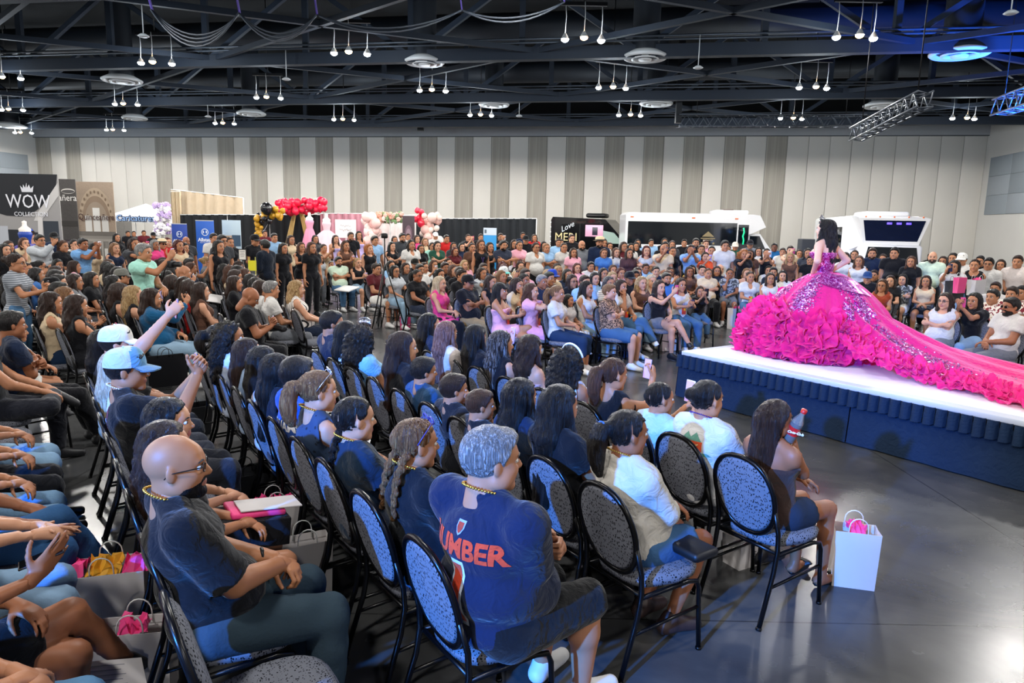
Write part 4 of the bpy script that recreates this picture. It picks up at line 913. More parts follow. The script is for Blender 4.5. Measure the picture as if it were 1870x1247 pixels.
def glasses(root, f, m=None, dark=False):
    HC, R_, k = f['head']; m = m or black; mb = MB(); T = lambda p: HC + R_ @ (V3(*p) * k)
    for y in (-1, 1):
        mb.tube([T((.098 - .006 * math.cos(a) ** 2 * 0, y * .033 + .023 * math.cos(a), .006 + .017 * math.sin(a))) for a in np.linspace(0, 2 * PI, 15)[:-1]], .0022, 5, closed=True); mb.tube([T((.096, y * .056, .012)), T((.05, y * .079, .012)), T((-.012, y * .086, .006)), T((-.03, y * .085, -.012))], .0024, 5)
    mb.tube([T((.100, -.011, .010)), T((.100, .011, .010))], .0022, 5); o = mb.build('glasses', m, root)
    if dark:
        ln = MB()
        for y in (-1, 1): ln.add([T((.0985, y * .033 + .023 * math.cos(a), .006 + .017 * math.sin(a))) for a in np.linspace(0, 2 * PI, 13)[:-1]], [tuple(range(12))])
        ln.build('lens', mat('dark_lens', '#0a0a10', .08), root)
    return o
def head_sunglasses(root, f, m=None):
    HC, R_, k = f['head']; T = lambda p: HC + R_ @ (V3(*p) * k); mb = MB()
    for y in (-1, 1):
        mb.tube([T((.062 - .3 * .02 * math.sin(a), y * .036 + .026 * math.cos(a), .125 + .018 * math.sin(a))) for a in np.linspace(0, 2 * PI, 13)[:-1]], .004, 5, closed=True); mb.tube([T((.055, y * .062, .12)), T((.0, y * .092, .07)), T((-.03, y * .095, .03))], .003, 5)
    mb.build('sunglasses', m or mat('purple_plastic', '#43407e', .2), root)
def cap(root, f, crown_m, brim_m, back=False, logo=None, front_m=None):
    HC, R_, k = f['head']; T = lambda p: tuple(HC + R_ @ (V3(*p) * k)); mb = MB(); P = []
    for i in range(9):
        t = i / 8; ph = t * PI / 2; rr = math.cos(ph) ** .55
        P.append([T((-.014 + (.118 * rr) * math.cos(2 * PI * j / 28), .096 * rr * math.sin(2 * PI * j / 28), .035 + .108 * math.sin(ph) * (1.0 if math.cos(2 * PI * j / 28) < 0.3 else 1.08))) for j in range(28)])
    c = mb.grid(P, wrap=True).build('cap', [crown_m, front_m or crown_m], root)
    if front_m:
        for pl_ in c.data.polygons:
            lc = sum((Vector(c.data.vertices[i].co) for i in pl_.vertices), Vector()) / len(pl_.vertices); q = R_.T @ (np.array(lc) - HC)
            if q[0] > .03: pl_.material_index = 1
    s_ = -1 if back else 1; mb = MB(); T2 = lambda p: tuple(HC + R_ @ (V3(p[0] * s_ - (.028 if back else 0), p[1], p[2]) * k)); B_ = []
    for zo in (0, -.008):
        B_.append([T2((-.014 + .112 * math.cos(a), .094 * math.sin(a), .040 + zo)) for a in np.linspace(-1.0, 1.0, 15)]); 
        B_.append([T2((.055 + .125 * math.cos(a * 1.25), .098 * math.sin(a * 1.25) * 1.02, .036 - .018 * math.cos(a) + .012 * abs(math.sin(a)) * -1 + zo)) for a in np.linspace(-1.0, 1.0, 15)])
    mb.grid([B_[0], B_[1]]).grid([B_[3], B_[2]]).grid([B_[1], B_[3]]); mb.build('brim', brim_m, c)
    MB().ball(T((-.014, 0, .147)), .009, 6).build('button', crown_m, c); return c
_ph = {}
def phone(root, f, y, label, case='#101014', screen=True, tilt=0.0, size=1.0, group='phones held by the audience'):
    pos, M = f['grips'][y]; w = wpt(root, pos)
    key = (case, screen)
    if key not in _ph:
        mb = MB().rbox((0, 0, 0), (.074, .0085, .150), .004, mi=0); mb.box((0, -.0046, 0), (.066, .0012, .140), mi=1); mb.rbox((-.018, .0062, .052), (.030, .005, .032), .002, mi=0); mb.ball((-.024, .0085, .058), .006, 5, mi=2); mb.ball((-.024, .0085, .044), .006, 5, mi=2)
        _ph[key] = mb.mesh('phone', [mat('phone_case', case, .35), m_screen() if screen else mat('glass_black', '#050608', .08), mat('lens', '#020203', .05)])
    o = link('phone', _ph[key], None, w); o.rotation_euler = (tilt, 0, root.rotation_euler.z - PI / 2 + PI); o.scale = (size,) * 3
    o.rotation_euler = (-.12 - tilt, 0, root.rotation_euler.z - PI / 2); tag(o, label, 'phone', group); return o
def shirt_text(parts, root, body, size, m, up, off_y, zc, back=True, sx=1.0, bold=0.0, shear=0.0, name='lettering', arc=0.0):
    """print on a garment: the letters are laid on its surface"""
    from mathutils.bvhtree import BVHTree
    ob = parts['top']; bv = BVHTree.FromPolygons([v.co for v in ob.data.vertices], [p.vertices[:] for p in ob.data.polygons])
    me = text_mesh(body, size, 0.0, 3, shear, 'CENTER', bold) if isinstance(body, str) else body
    bm = bmesh.new(); bm.from_mesh(me)
    for _ in range(2):
        es = [e for e in bm.edges if e.calc_length() > size * .12]
        if es: bmesh.ops.subdivide_edges(bm, edges=es, cuts=2); bmesh.ops.triangulate(bm, faces=bm.faces[:])
    d = Vector((1, 0, 0)) if back else Vector((-1, 0, 0))
    for v in bm.verts:
        x, y = v.co.x * sx, v.co.y; yy = off_y + (-x if back else x); zz = zc + y - arc * x * x
        o = Vector((-.8 if back else .8, yy, zz)); h = bv.ray_cast(o, d)
        if h[0] is not None: v.co = h[0] + h[1] * .0025
        else: v.co = Vector((-.15 if back else .15, yy, zz))
    bm.to_mesh(me); bm.free(); me.materials.clear(); me.materials.append(m); return link(name, me, root)

ORD = ['first', 'second', 'third', 'fourth', 'fifth', 'sixth', 'seventh', 'eighth', 'ninth', 'tenth', 'eleventh', 'twelfth', 'thirteenth', 'fourteenth', 'fifteenth', 'sixteenth', 'seventeenth', 'eighteenth']
RN = {1: 'row nearest the runway', 2: 'second row from the runway', 3: 'third row from the runway', 4: 'fourth row from the runway', 5: 'fifth row from the runway'}
CV = {1: [2.34, 2.80, 3.27, 3.70, 4.17, 4.66, 5.13, 5.58, 6.03, 6.48], 2: [2.41, 2.86, 3.32, 3.78, 4.20, 4.68, 5.15, 5.62, 6.08, 6.54], 3: [2.32, 2.90, 3.41, 3.86, 4.34, 4.85, 5.31, 5.77, 6.28, 6.78], 4: [2.34, 2.88, 3.42, 3.92, 4.45, 4.95, 5.42, 5.90, 6.36], 5: [2.5, 3.0, 3.5, 4.0, 4.5, 5.0, 5.5, 6.0, 6.5, 7.1]}
for r_ in (1, 2, 3, 4, 5):
    for i, v_ in enumerate(CV[r_]):
        p = uv(ROW[r_] + .325, v_); chair((p.x, p.y, 0), TH + random.uniform(-.03, .03), 'black framed flecked fabric banquet chair, %s from the camera end, %s' % (ORD[i], RN[r_]), 'near block banquet chairs')

# ---- row nearest the runway
r, f, pt = put(1, 2.33, 'girl with long dark hair, brown ruffled halter top and denim shorts, nearest the runway', du=.10, skin='t', hc='b', top='#3a2b28', bot='#26303f', botdenim=True, shoe='#101012', sc=.91, fem=True, hair='halfup', hlen=.47, hseed=1, neck='strapless', pants=.45, yaw=-.2, lh='lap', rh='chin', rk='grip', legs='sit', foot='sandal', hem=.06, splay=-.03)
BOT_HAND = (r, f)
r, f, pt = put(1, 2.74, 'person with dark bun in white graphic tee, second seat nearest the runway', skin='m', hc='k', top='#c6c4c2', bot='#5c6068', fem=True, hair='bun', fat=.35, sleeve=.7, yaw=-.1, pants=1.9, hlen=.1)
necklace(r, f, mat('purple_beads', '#4a2f86', .3, .5), .005); TEE = (r, f, pt)
r, f, pt = put(1, 3.12, 'small girl with sleek dark hair holding up a phone, pale blue top', skin='m', hc='k', top='#a9c3e0', bot='#3a4a66', sc=.84, fem=True, hair='sleek', lh='phone', rh='phone', lk='grip', rk='grip', yaw=-.3, pants=1.9, legs='child', hlen=.1)
phone(r, f, -1, 'phone filming the runway, held by small girl in pale blue top', '#e8e8ee')
r, f, pt = put(1, 3.56, 'woman with brown ponytail in black tank top filming with phone', skin='m', hc='br', top='#0d0e12', bot='#1c2230', fem=True, hair='pony', hlen=.24, neck='tank', lh='lap', rh='phone', rk='grip', yaw=-.1, pants=1.9)
phone(r, f, -1, 'phone showing pink gown, held by woman in black tank top', '#15151c')
r, f, pt = put(1, 4.04, 'woman with dense black curls and white headband, white strappy top', skin='m', hc='k', top='#d8d6dc', bot='#c8ccd4', fem=True, hair='curly', hlen=.24, neck='tank', pants=1.9, yaw=.1)
HC, R_, k_ = f['head']; MB().tube([HC + R_ @ V3(.02 - .02 * math.cos(a), .118 * math.sin(a), .03 + .125 * math.cos(a)) for a in np.linspace(-1.3, 1.3, 14)], .008, 6).build('headband', mat('pearl', '#e8e2da', .3), r)
r, f, pt = put(1, 4.64, 'woman with long wavy brown hair and bare shoulders, sitting low', skin='l', hc='b', top='#caa2a0', bot='#3c4658', fem=True, hair='wavy', hlen=.34, neck='strapless', pants=1.9, yaw=.1, lean=-.05, sc=.96)
r, f, pt = put(1, 4.98, 'woman with long straight silver highlighted hair in black top', skin='l', hc='hl', top='#131318', bot='#20242c', fem=True, hair='long', hlen=.38, neck='tank', pants=1.9, yaw=-.15)
r, f, pt = put(1, 5.40, 'woman with long black hair in black jacket, holding a lilac phone', skin='m', hc='k', top='#111217', bot='#1a1c22', fem=True, hair='long', hlen=.46, sleeve=1.9, pants=1.9, yaw=.25, lh='phone', lk='grip')
phone(r, f, 1, 'lilac phone held up by woman in black jacket', '#b9a2d8', tilt=0)
r, f, pt = put(1, 5.72, 'girl with straight rosy brown hair leaning back, behind black jacket woman', du=-.12, skin='l', hc='pk', top='#cfc4c0', bot='#445066', fem=True, hair='long', hlen=.42, pants=1.9, yaw=.2, lean=-.2)
r, f, pt = put(1, 6.30, 'woman with long black hair and glasses in navy top, end of nearest row', skin='l', hc='k', top='#12233c', bot='#1a2436', fem=True, hair='long', hlen=.40, pants=1.9, yaw=-.25); glasses(r, f)
# ---- second row
r, f, pt = put(2, 2.46, 'woman with black and grey ponytail, white puff sleeve shirt, denim skirt', du=.04, skin='t', hc='k', top='#c4beb4', bot='#3d5f86', botdenim=True, shoe='#3a2a28', fem=True, fat=.3, hair='pony', hlen=.24, hseed=2, sleeve=1.35, jacket=.004, pants=.75, yaw=-.25, lh='lap', rh='lap', legs='back', sc=.96, hem=.01); WSH = (r, f, pt)
necklace(r, f, GOLD, .005); HC, R_, k_ = f['head']; MB().ball(tuple(HC + R_ @ V3(-.150, 0, .05)), .034, 8, sc=(.6, 1, 1)).build('scrunchie', m_cloth('#2f5f9e'), r)
r, f, pt = put(2, 2.95, 'woman with very long straight black hair in black tee, beside white shirt woman', skin='m', hc='k', top='#101217', bot='#1b1d24', fem=True, hair='long', hlen=.50, hseed=4, fat=.2, pants=1.9, yaw=.0, sc=1.0)
r, f, pt = put(2, 3.32, 'woman with long black hair in navy tee, third in second row', skin='m', hc='k', top='#142640', bot='#1b1d24', fem=True, hair='long', hlen=.46, hseed=6, pants=1.9, yaw=.1)
r, f, pt = put(2, 3.62, 'boy with short brown hair peeking over chair, head low', skin='m', hc='br', top='#14161c', bot='#2a3346', fem=False, sc=.78, hair='short', hseed=2, pants=1.9, yaw=-.35, legs='child', du=-.1, lh='chin', lk='fist')
r, f, pt = put(2, 4.02, 'boy with short dark hair resting chin on hand', skin='m', hc='b', top='#16181e', bot='#2a3346', fem=False, sc=.80, hair='side', hseed=1, pants=1.9, yaw=-.3, legs='child', du=-.06, rh='chin', rk='fist')
r, f, pt = put(2, 4.58, 'boy with combed black hair in blue shirt, tallest of three boys', skin='m', hc='k', top='#23486e', bot='#2a3346', fem=False, sc=.82, hair='side', hseed=3, pants=1.9, yaw=-.2, legs='child')
r, f, pt = put(2, 4.95, 'woman with long straight brown hair in black tee, sitting upright', skin='l', hc='b', top='#11141b', bot='#1e2430', fem=True, fat=.5, hair='long', hlen=.42, hseed=8, pants=1.9, yaw=-.2, sc=1.03)
r, f, pt = put(2, 5.74, 'girl with curly black hair and silver tiara, pale blue top', skin='m', hc='k', top='#7fb2dc', bot='#46566e', fem=True, hair='curly', hlen=.28, pants=1.9, yaw=.35, jacket=.01)
HC, R_, k_ = f['head']; mb = MB()
for a in np.linspace(-.9, .9, 9): b0 = HC + R_ @ V3(.03, .085 * math.sin(a), .125); mb.tube([b0, b0 + V3(0, 0, .02 + .05 * math.cos(a))], [.006, .003], 5); mb.ball(tuple(b0 + V3(0, 0, .025 + .05 * math.cos(a))), .007, 5)
mb.build('tiara', mat('silver', '#e9eef5', .15, 1.0), r)
def m_pattern(name, c1, c2, scale=18, thr=.5, w=.06, kind='noise'):
    m = bpy.data.materials.new(name); nt, N, L, B = nodes_of(m); tc = N.new('ShaderNodeTexCoord')
    if kind == 'stripe':
        n = N.new('ShaderNodeTexWave'); n.bands_direction = 'Y'; n.inputs['Scale'].default_value = scale; o = n.outputs['Fac']
    elif kind == 'hstripe':
        n = N.new('ShaderNodeTexWave'); n.bands_direction = 'Z'; n.inputs['Scale'].default_value = scale; o = n.outputs['Fac']
    elif kind == 'dots': n = N.new('ShaderNodeTexVoronoi'); n.inputs['Scale'].default_value = scale; o = n.outputs['Distance']
    else: n = N.new('ShaderNodeTexNoise'); n.inputs['Scale'].default_value = scale; n.inputs['Detail'].default_value = 2; n.inputs['Distortion'].default_value = 2; o = n.outputs['Fac']
    L.new(tc.outputs['Object'], n.inputs['Vector']); r_ = N.new('ShaderNodeValToRGB'); r_.color_ramp.elements[0].position = thr; r_.color_ramp.elements[0].color = srgb(c1); r_.color_ramp.elements[1].position = thr + w; r_.color_ramp.elements[1].color = srgb(c2); L.new(o, r_.inputs[0]); L.new(r_.outputs[0], B.inputs['Base Color']); B.inputs['Roughness'].default_value = .85; return m
PAIS = m_pattern('swirl_print', '#0f2330', '#cfd6dc', 14, .56); LEO = m_pattern('leopard_print', '#3a2a22', '#b48d6c', 26, .48); FLOR = m_pattern('floral_print', '#7a1f2c', '#e6dccd', 12, .46); STRV = m_pattern('striped_blouse', '#15151a', '#e9e2da', 9, .16, .05, 'stripe'); STRH = m_pattern('grey_stripe_tee', '#5f646c', '#9a9fa6', 12, .45, .1, 'hstripe'); PLAID = m_pattern('dark_plaid', '#1d1416', '#5a3038', 16, .5, .1, 'stripe'); YEL = m_pattern('yellow_print', '#231d10', '#b8860f', 22, .30, .05, 'dots'); EYEL = m_pattern('eyelet_navy', '#0e1a2b', '#2b3f5c', 30, .25, .05, 'dots'); WSTR = m_pattern('white_stripe', '#777a80', '#e6e4e0', 10, .2, .06, 'hstripe'); GREYP = m_pattern('grey_print', '#3c3f45', '#a3a6aa', 11, .48)
r, f, pt = put(2, 6.09, 'woman with long black hair in dark white-swirl print top', skin='m', hc='k', top=PAIS, bot='#151a22', fem=True, hair='long', hlen=.34, hseed=9, pants=1.9, yaw=-.4); glasses(r, f)
r, f, pt = put(2, 6.47, 'man with short black hair in navy tee at the far end, second row', skin='m', hc='k', top='#122036', bot='#1a2230', fem=False, hair='short', hseed=5, pants=1.9, yaw=-.25, beard=0)
# ---- third row
r, f, pt = put(3, 2.22, 'heavy man with grey hair in navy number jersey tee and black shorts', du=.02, turn=.20, skin='#b47d5e', hc='gr', top='#16203a', bot='#0f1013', shoe='#dcdcdc', fem=False, fat=1.15, sc=1.06, hair='grey', sleeve=.86, pants=1.05, yaw=-.42, lh='cross', rh='cross', lk='fist', rk='fist', legs='sit', lean=-.08, res=.85); OLD = (r, f, pt); necklace(r, f)
r, f, pt = put(3, 2.82, 'woman with light brown braids and sunglasses on her head, black tee', du=.02, skin='m', hc='lb', top='#0f141b', bot='#4f6a86', botdenim=True, fem=True, fat=.45, hair='braids', hlen=.34, sleeve=1.3, pants=1.9, yaw=-.1, lean=-.10, res=.85); necklace(r, f); head_sunglasses(r, f)
r, f, pt = put(3, 3.37, 'girl with black side braid in dark blue tee and bead necklace', skin='l', hc='k', top='#132a42', bot='#1c2434', fem=True, hair='braid', hlen=.34, sleeve=.6, pants=1.9, yaw=-.05); necklace(r, f)
r, f, pt = put(3, 3.95, 'woman with blonde streaked ponytail in navy eyelet sleeveless top', skin='l', hc='lb', top=EYEL, bot='#1c2434', fem=True, fat=.3, hair='pony', hlen=.22, hseed=7, neck='tank', pants=1.9, yaw=-.15, sc=1.0); necklace(r, f); head_sunglasses(r, f, mat('silver_glasses', '#c9ccd2', .2, .8))
r, f, pt = put(3, 4.32, 'person with short black hair in royal blue lettered jersey tee', skin='m', hc='k', top='#1d4a9c', bot='#1c2434', fem=False, hair='short', hseed=9, fat=.3, pants=1.9, yaw=.15, sleeve=.7); shirt_text(pt, r, 'WILLIAMS', .085, m_cloth('#e8e8ee'), 1, -.03, float(f['NB'][2]) - .16, sx=.85, bold=.003)
r, f, pt = put(3, 4.76, 'woman with straight blue-black hair over white floral straps', skin='l', hc='k', top='#161a26', bot='#1c2434', fem=True, hair='long', hlen=.44, hseed=11, pants=1.9, yaw=-.1, neck='tank')
r, f, pt = put(3, 5.10, 'woman with long black hair, glasses and pale strappy top', skin='l', hc='k', top='#b9b4bf', bot='#1c2434', fem=True, hair='long', hlen=.40, hseed=12, pants=1.9, yaw=-.3, neck='tank'); glasses(r, f)
r, f, pt = put(3, 5.56, 'girl with long straight dark brown hair and pale blue print top', skin='l', hc='b', top='#8fa6c4', bot='#1c2434', fem=True, hair='long', hlen=.38, hseed=14, pants=1.9, yaw=.0, sc=.95)
r, f, pt = put(3, 6.12, 'woman with big curly black hair in white lace top', skin='m', hc='k', top='#b9c6dc', bot='#1c2434', fem=True, hair='curly', hlen=.30, hseed=2, pants=1.9, yaw=-.25, sc=1.02)
r, f, pt = put(3, 6.60, 'girl with sleek black ponytail and glasses in navy tee', skin='l', hc='k', top='#12263e', bot='#1c2434', fem=True, hair='pony', hlen=.18, hseed=3, pants=1.9, yaw=-.2, sc=.92); glasses(r, f); necklace(r, f, mat('pearl', '#e8e2da', .3), .005)
# ---- fourth row
r, f, pt = put(4, 2.84, 'bald bearded man with glasses in black tee and dark jeans', du=-.04, skin='#a66f4c', hc='k', top='#0c0d11', bot='#33424c', botdenim=True, shoe='#15151a', fem=False, fat=.62, sc=1.03, hair='bald', beard=1.0, sleeve=.88, pants=1.95, yaw=-.32, nod=-.03, lean=-.20, lh='lap', rh='lap', lk='grip', rk='grip', res=.8, splay=.03); BALD = (r, f, pt); glasses(r, f); necklace(r, f)
MB().tube([f['wri'][1] + V3(0, .034 * math.cos(a), .034 * math.sin(a)) + nrm(f['elb'][1] - f['wri'][1]) * .05 for a in np.linspace(0, 2 * PI, 13)[:-1]], .009, 6, closed=True).build('wrist_band', black, r)
r, f, pt = put(4, 3.38, 'woman with long wavy dark hair and shorts, hidden beside bald man', skin='m', hc='b', top='#15151a', bot='#15151a', fem=True, hair='wavy', hlen=.38, hseed=4, pants=.5, neck='tank', yaw=-.1, sc=.95)
r, f, pt = put(4, 3.76, 'woman with long black hair in profile, beige trousers', du=.02, skin='l', hc='k', top='#1a1618', bot='#b9b2a6', shoe='#d9d4cc', fem=True, hair='long', hlen=.36, hseed=17, pants=1.95, yaw=-.3, lean=-.08)
r, f, pt = put(4, 4.84, 'man in grey and blue cap and black tee filming with both hands', skin='#a8714f', hc='k', top='#0e1014', bot='#23262e', fem=False, fat=.35, sc=1.04, hair='short', hseed=4, lh='phone', rh='phone', lk='grip', rk='grip', pants=1.9, yaw=-.28, beard=0, res=.85); CAPM_ = (r, f, pt)
cap(r, f, m_cloth('#b4b9bd'), m_cloth('#5f8096'), front_m=m_cloth('#5f8fb0')); phone(r, f, -1, 'dark phone raised by man in grey and blue cap', '#20242e'); necklace(r, f, mat('pearl', '#e8e2da', .3), .005)
r, f, pt = put(4, 5.36, 'woman with long ash blonde hair and beige cardigan behind capped man', skin='l', hc='pl', top='#d6cbb8', bot='#4a4f5c', fem=True, hair='long', hlen=.44, hseed=19, pants=1.9, yaw=0, sleeve=1.9, sc=.96)
r, f, pt = put(4, 5.98, 'man in white flat-brim cap with raised arm, pale grey tee', skin='l', hc='k', top='#cfcbd2', bot='#2b3344', fem=False, fat=.4, sc=1.02, hair='short', hseed=6, lh='side', rh=(.30, -.22, 1.42), rk='grip', pants=1.9, yaw=-.2, lean=-.1)
cap(r, f, m_cloth('#d2d4cc'), m_cloth('#dcdcd6')); phone(r, f, -1, 'dark blue phone lifted by man in white flat-brim cap', '#1d2a4a')
r, f, pt = put(4, 6.45, 'person with straight black hair behind the white cap', skin='m', hc='k', top='#20242c', bot='#2b3344', fem=True, hair='long', hlen=.25, hseed=21, pants=1.9, yaw=0)
# ---- fifth row, cut by the picture's edge
put(5, 2.50, 'person in light blue jeans at the near corner, fifth row', skin='m', hc='k', top='#6d7480', bot='#5d86a8', botdenim=True, shoe='#222', fem=True, hair='long', hlen=.3, hseed=3, pants=1.95, sc=1.04, fat=.3, splay=-.02)
r, f, pt = put(5, 2.98, 'person in black skirt with one bare leg crossed and black running shoe', skin='t', hc='k', top='#15161a', bot='#0c0d10', shoe='#15171c', fem=True, hair='long', hlen=.3, hseed=5, pants=.75, legs='crossL', rh='phonelow', lh='lap', rk='flat', sc=1.04); phone(r, f, -1, 'black phone held flat over black skirt', '#0e0f13', screen=False, tilt=1.2)
r, f, pt = put(5, 3.50, 'person in light jeans clapping hands, gold bracelets', skin='l', hc='b', top='#2a2d33', bot='#7e9ab4', botdenim=True, shoe='#222', fem=True, hair='long', hlen=.3, hseed=6, pants=1.95, lh=(.36, .05, .80), rh=(.36, -.05, .80), lk='flat', rk='flat')
put(5, 4.02, 'person in dark green top and blue jeans with silver watch', skin='t', hc='k', top='#1d3a30', bot='#345a86', botdenim=True, shoe='#4a1520', fem=False, hair='short', pants=1.95, legs='crossL', lh='thigh', rh='thigh')
put(5, 4.55, 'person in mid blue jeans with black bag, maroon shoes beside', skin='m', hc='k', top='#23262e', bot='#6f90ad', botdenim=True, shoe='#3c1420', fem=True, hair='long', hlen=.3, hseed=8, pants=1.95)
put(5, 5.1, 'person in black trousers, hands on lap, fifth row middle', skin='m', hc='k', top='#191b20', bot='#14161b', shoe='#111', fem=True, hair='long', hlen=.3, hseed=9, pants=1.95)
put(5, 5.6, 'person in pale blue jeans holding a pink flower, fifth row', skin='m', hc='k', top='#191b20', bot='#86a6c0', botdenim=True, shoe='#111', fem=True, hair='long', hlen=.3, hseed=9, pants=1.95)
put(5, 7.1, 'person in black trousers with ankle on knee, black and white shoe', skin='m', hc='k', top='#191b20', bot='#1b1d26', shoe='#1b1b1e', fem=False, hair='short', pants=1.95, legs='ankle', lh='thigh', rh='thigh', du=.1)
# ---- prints on backs
r, f, pt = OLD; zc = float(f['NB'][2]); ORG = m_cloth('#d8472a'); 
shirt_text(pt, r, 'NUMBER', .105, ORG, 1, .0, zc - .165, sx=.92, bold=.004); shirt_text(pt, r, '1', .36, m_cloth('#c9d2e2'), 1, .0, zc - .365, sx=.95, bold=.016, name='number_outline'); o = shirt_text(pt, r, '1', .35, ORG, 1, .0, zc - .365, sx=.95, bold=.005)
for v in o.data.vertices: v.co.x -= .002
mb = MB(); sh = [(-.020, .025), (.020, .025), (.021, 0), (.011, -.019), (0, -.028), (-.011, -.019), (-.021, 0)]; mb.add([(x, y, 0) for x, y in sh], [tuple(range(7))]); shirt_text(pt, r, mb.mesh('crest'), .03, m_cloth('#8fa0b8'), 1, 0, zc - .088, name='crest')
mb = MB(); mb.add([(x * .72, y * .72, 0) for x, y in sh], [tuple(range(7))]); o = shirt_text(pt, r, mb.mesh('crest'), .03, m_cloth('#a33d2e'), 1, 0, zc - .088, name='crest_face')
for v in o.data.vertices: v.co.x -= .002
r, f, pt = TEE; zc = float(f['NB'][2]); mb = MB(); mb.add([(-.075, -.03, 0), (.075, -.03, 0), (.075, .03, 0), (-.075, .03, 0)], [(0, 1, 2, 3)]); shirt_text(pt, r, mb.mesh('print'), .1, m_cloth('#c9502e'), 1, 0, zc - .13, name='print_badge')
mb = MB(); mb.add([(-.12, -.055, 0), (.12, -.055, 0), (.10, -.035, 0), (-.10, -.035, 0)], [(0, 1, 2, 3)]); mb.add([(-.07, .03, 0), (-.03, .075, 0), (0, .05, 0), (.03, .08, 0), (.07, .03, 0)], [(0, 4, 3, 2, 1)]); shirt_text(pt, r, mb.mesh('print'), .1, m_cloth('#5d8f80'), 1, 0, zc - .13, name='print_palms')
mb = MB(); mb.add([(-.055, -.006, 0), (-.02, .008, 0), (.02, -.004, 0), (.055, .008, 0), (.055, .014, 0), (.02, .003, 0), (-.02, .015, 0), (-.055, .001, 0)], [tuple(range(8))]); o = shirt_text(pt, r, mb.mesh('print'), .06, m_cloth('#e8cf8e'), 1, 0, zc - .128, name='print_script')
for v in o.data.vertices: v.co.x -= .002
r, f, pt = CAPM_; zc = float(f['NB'][2]); mb = MB()
for i in range(16):
    a = PI * i / 15; mb.ball((.055 * math.cos(a), .09 + .05 * math.sin(a), 0), .006, 4)
for i in range(14): mb.ball((.055, .08 - .02 * i, 0), .006, 4); mb.ball((-.055, .08 - .02 * i, 0), .006, 4)
shirt_text(pt, r, mb.mesh('print'), .05, m_cloth('#c25a78'), 1, .02, zc - .22, name='stitched_print')
mb = MB(); R2 = random.Random(3)
for i in range(22): x, y = R2.uniform(-.04, .04), R2.uniform(-.16, .08); mb.add([(x - .012, y - .012, 0), (x + .012, y - .008, 0), (x + .010, y + .013, 0), (x - .009, y + .012, 0)], [(0, 1, 2, 3)])
shirt_text(pt, r, mb.mesh('print'), .05, m_cloth('#c9d6e4'), 1, .02, zc - .22, name='figure_print')
# ------------------------------------------------------------------ the rest of the audience
ONES = ['', 'first', 'second', 'third', 'fourth', 'fifth', 'sixth', 'seventh', 'eighth', 'ninth', 'tenth', 'eleventh', 'twelfth', 'thirteenth', 'fourteenth', 'fifteenth', 'sixteenth', 'seventeenth', 'eighteenth', 'nineteenth']
TENS = {2: 'twent', 3: 'thirt', 4: 'fort', 5: 'fift', 6: 'sixt', 7: 'sevent', 8: 'eight', 9: 'ninet'}
def nth(n):
    if n < 20: return ONES[n]
    if n >= 100: return 'hundred-and-' + (nth(n - 100) if n > 100 else 'zeroth')
    return TENS[n // 10] + ('ieth' if n % 10 == 0 else 'y-' + ONES[n % 10])
COLS = {'k': ('#101116', 'black'), 'w': ('#c8c5c0', 'white'), 'n': ('#16233c', 'navy'), 'g': ('#74777b', 'grey'), 'dg': ('#383a3e', 'charcoal'), 'lg': ('#b3b7bb', 'pale grey'), 'p': ('#dfa0ae', 'pale pink'), 'hp': ('#d83f7e', 'hot pink'), 'r': ('#b3201f', 'red'), 'bu': ('#571a22', 'burgundy'),
        'b': ('#3f6fb0', 'blue'), 'lb': ('#8fb4d8', 'light blue'), 'gr': ('#1f4a3a', 'green'), 'm': ('#9fd6c4', 'mint'), 'be': ('#cdb796', 'beige'), 'br': ('#5a3d30', 'brown'), 'o': ('#e0572f', 'orange'), 'y': ('#c49a1c', 'yellow'), 'tl': ('#16527a', 'teal blue'), 'ru': ('#8e3a22', 'rust'), 'gm': ('#c9dcc4', 'pale green'), 'lv': ('#b9a9d6', 'lavender'), 'kh': ('#8a7350', 'khaki'), 'mg': ('#c2308f', 'magenta')}
BOTS = {'j': '#456585', 'lj': '#8aa5ba', 'dj': '#22344e', 'k': '#101116', 'w': '#dcd9d2', 'g': '#6a6d72', 'kh': '#8a7350', 'n': '#1a2438', 'p': '#e39ab8', 'be': '#cdb796'}
HD = {'l': ('long', 'long'), 'v': ('wavy', 'wavy'), 'c': ('curly', 'curly'), 'p': ('pony', 'tied'), 'u': ('bun', 'bun'), 'o': ('bob', 'shoulder-length'), 'b': ('bangs', 'fringed'), 's': ('short', 'short'), 'd': ('side', 'short combed'), '0': ('bald', 'shaven'), 'G': ('grey', 'short')}
HN = {'k': 'black', 'b': 'dark brown', 'br': 'brown', 'lb': 'light brown', 'bl': 'blonde', 'pl': 'platinum', 'gr': 'grey', 'r': 'red', 'hl': 'highlighted', 'g': 'ginger', 'pk': 'rosy brown'}
MPOS = GB
CROWD = []
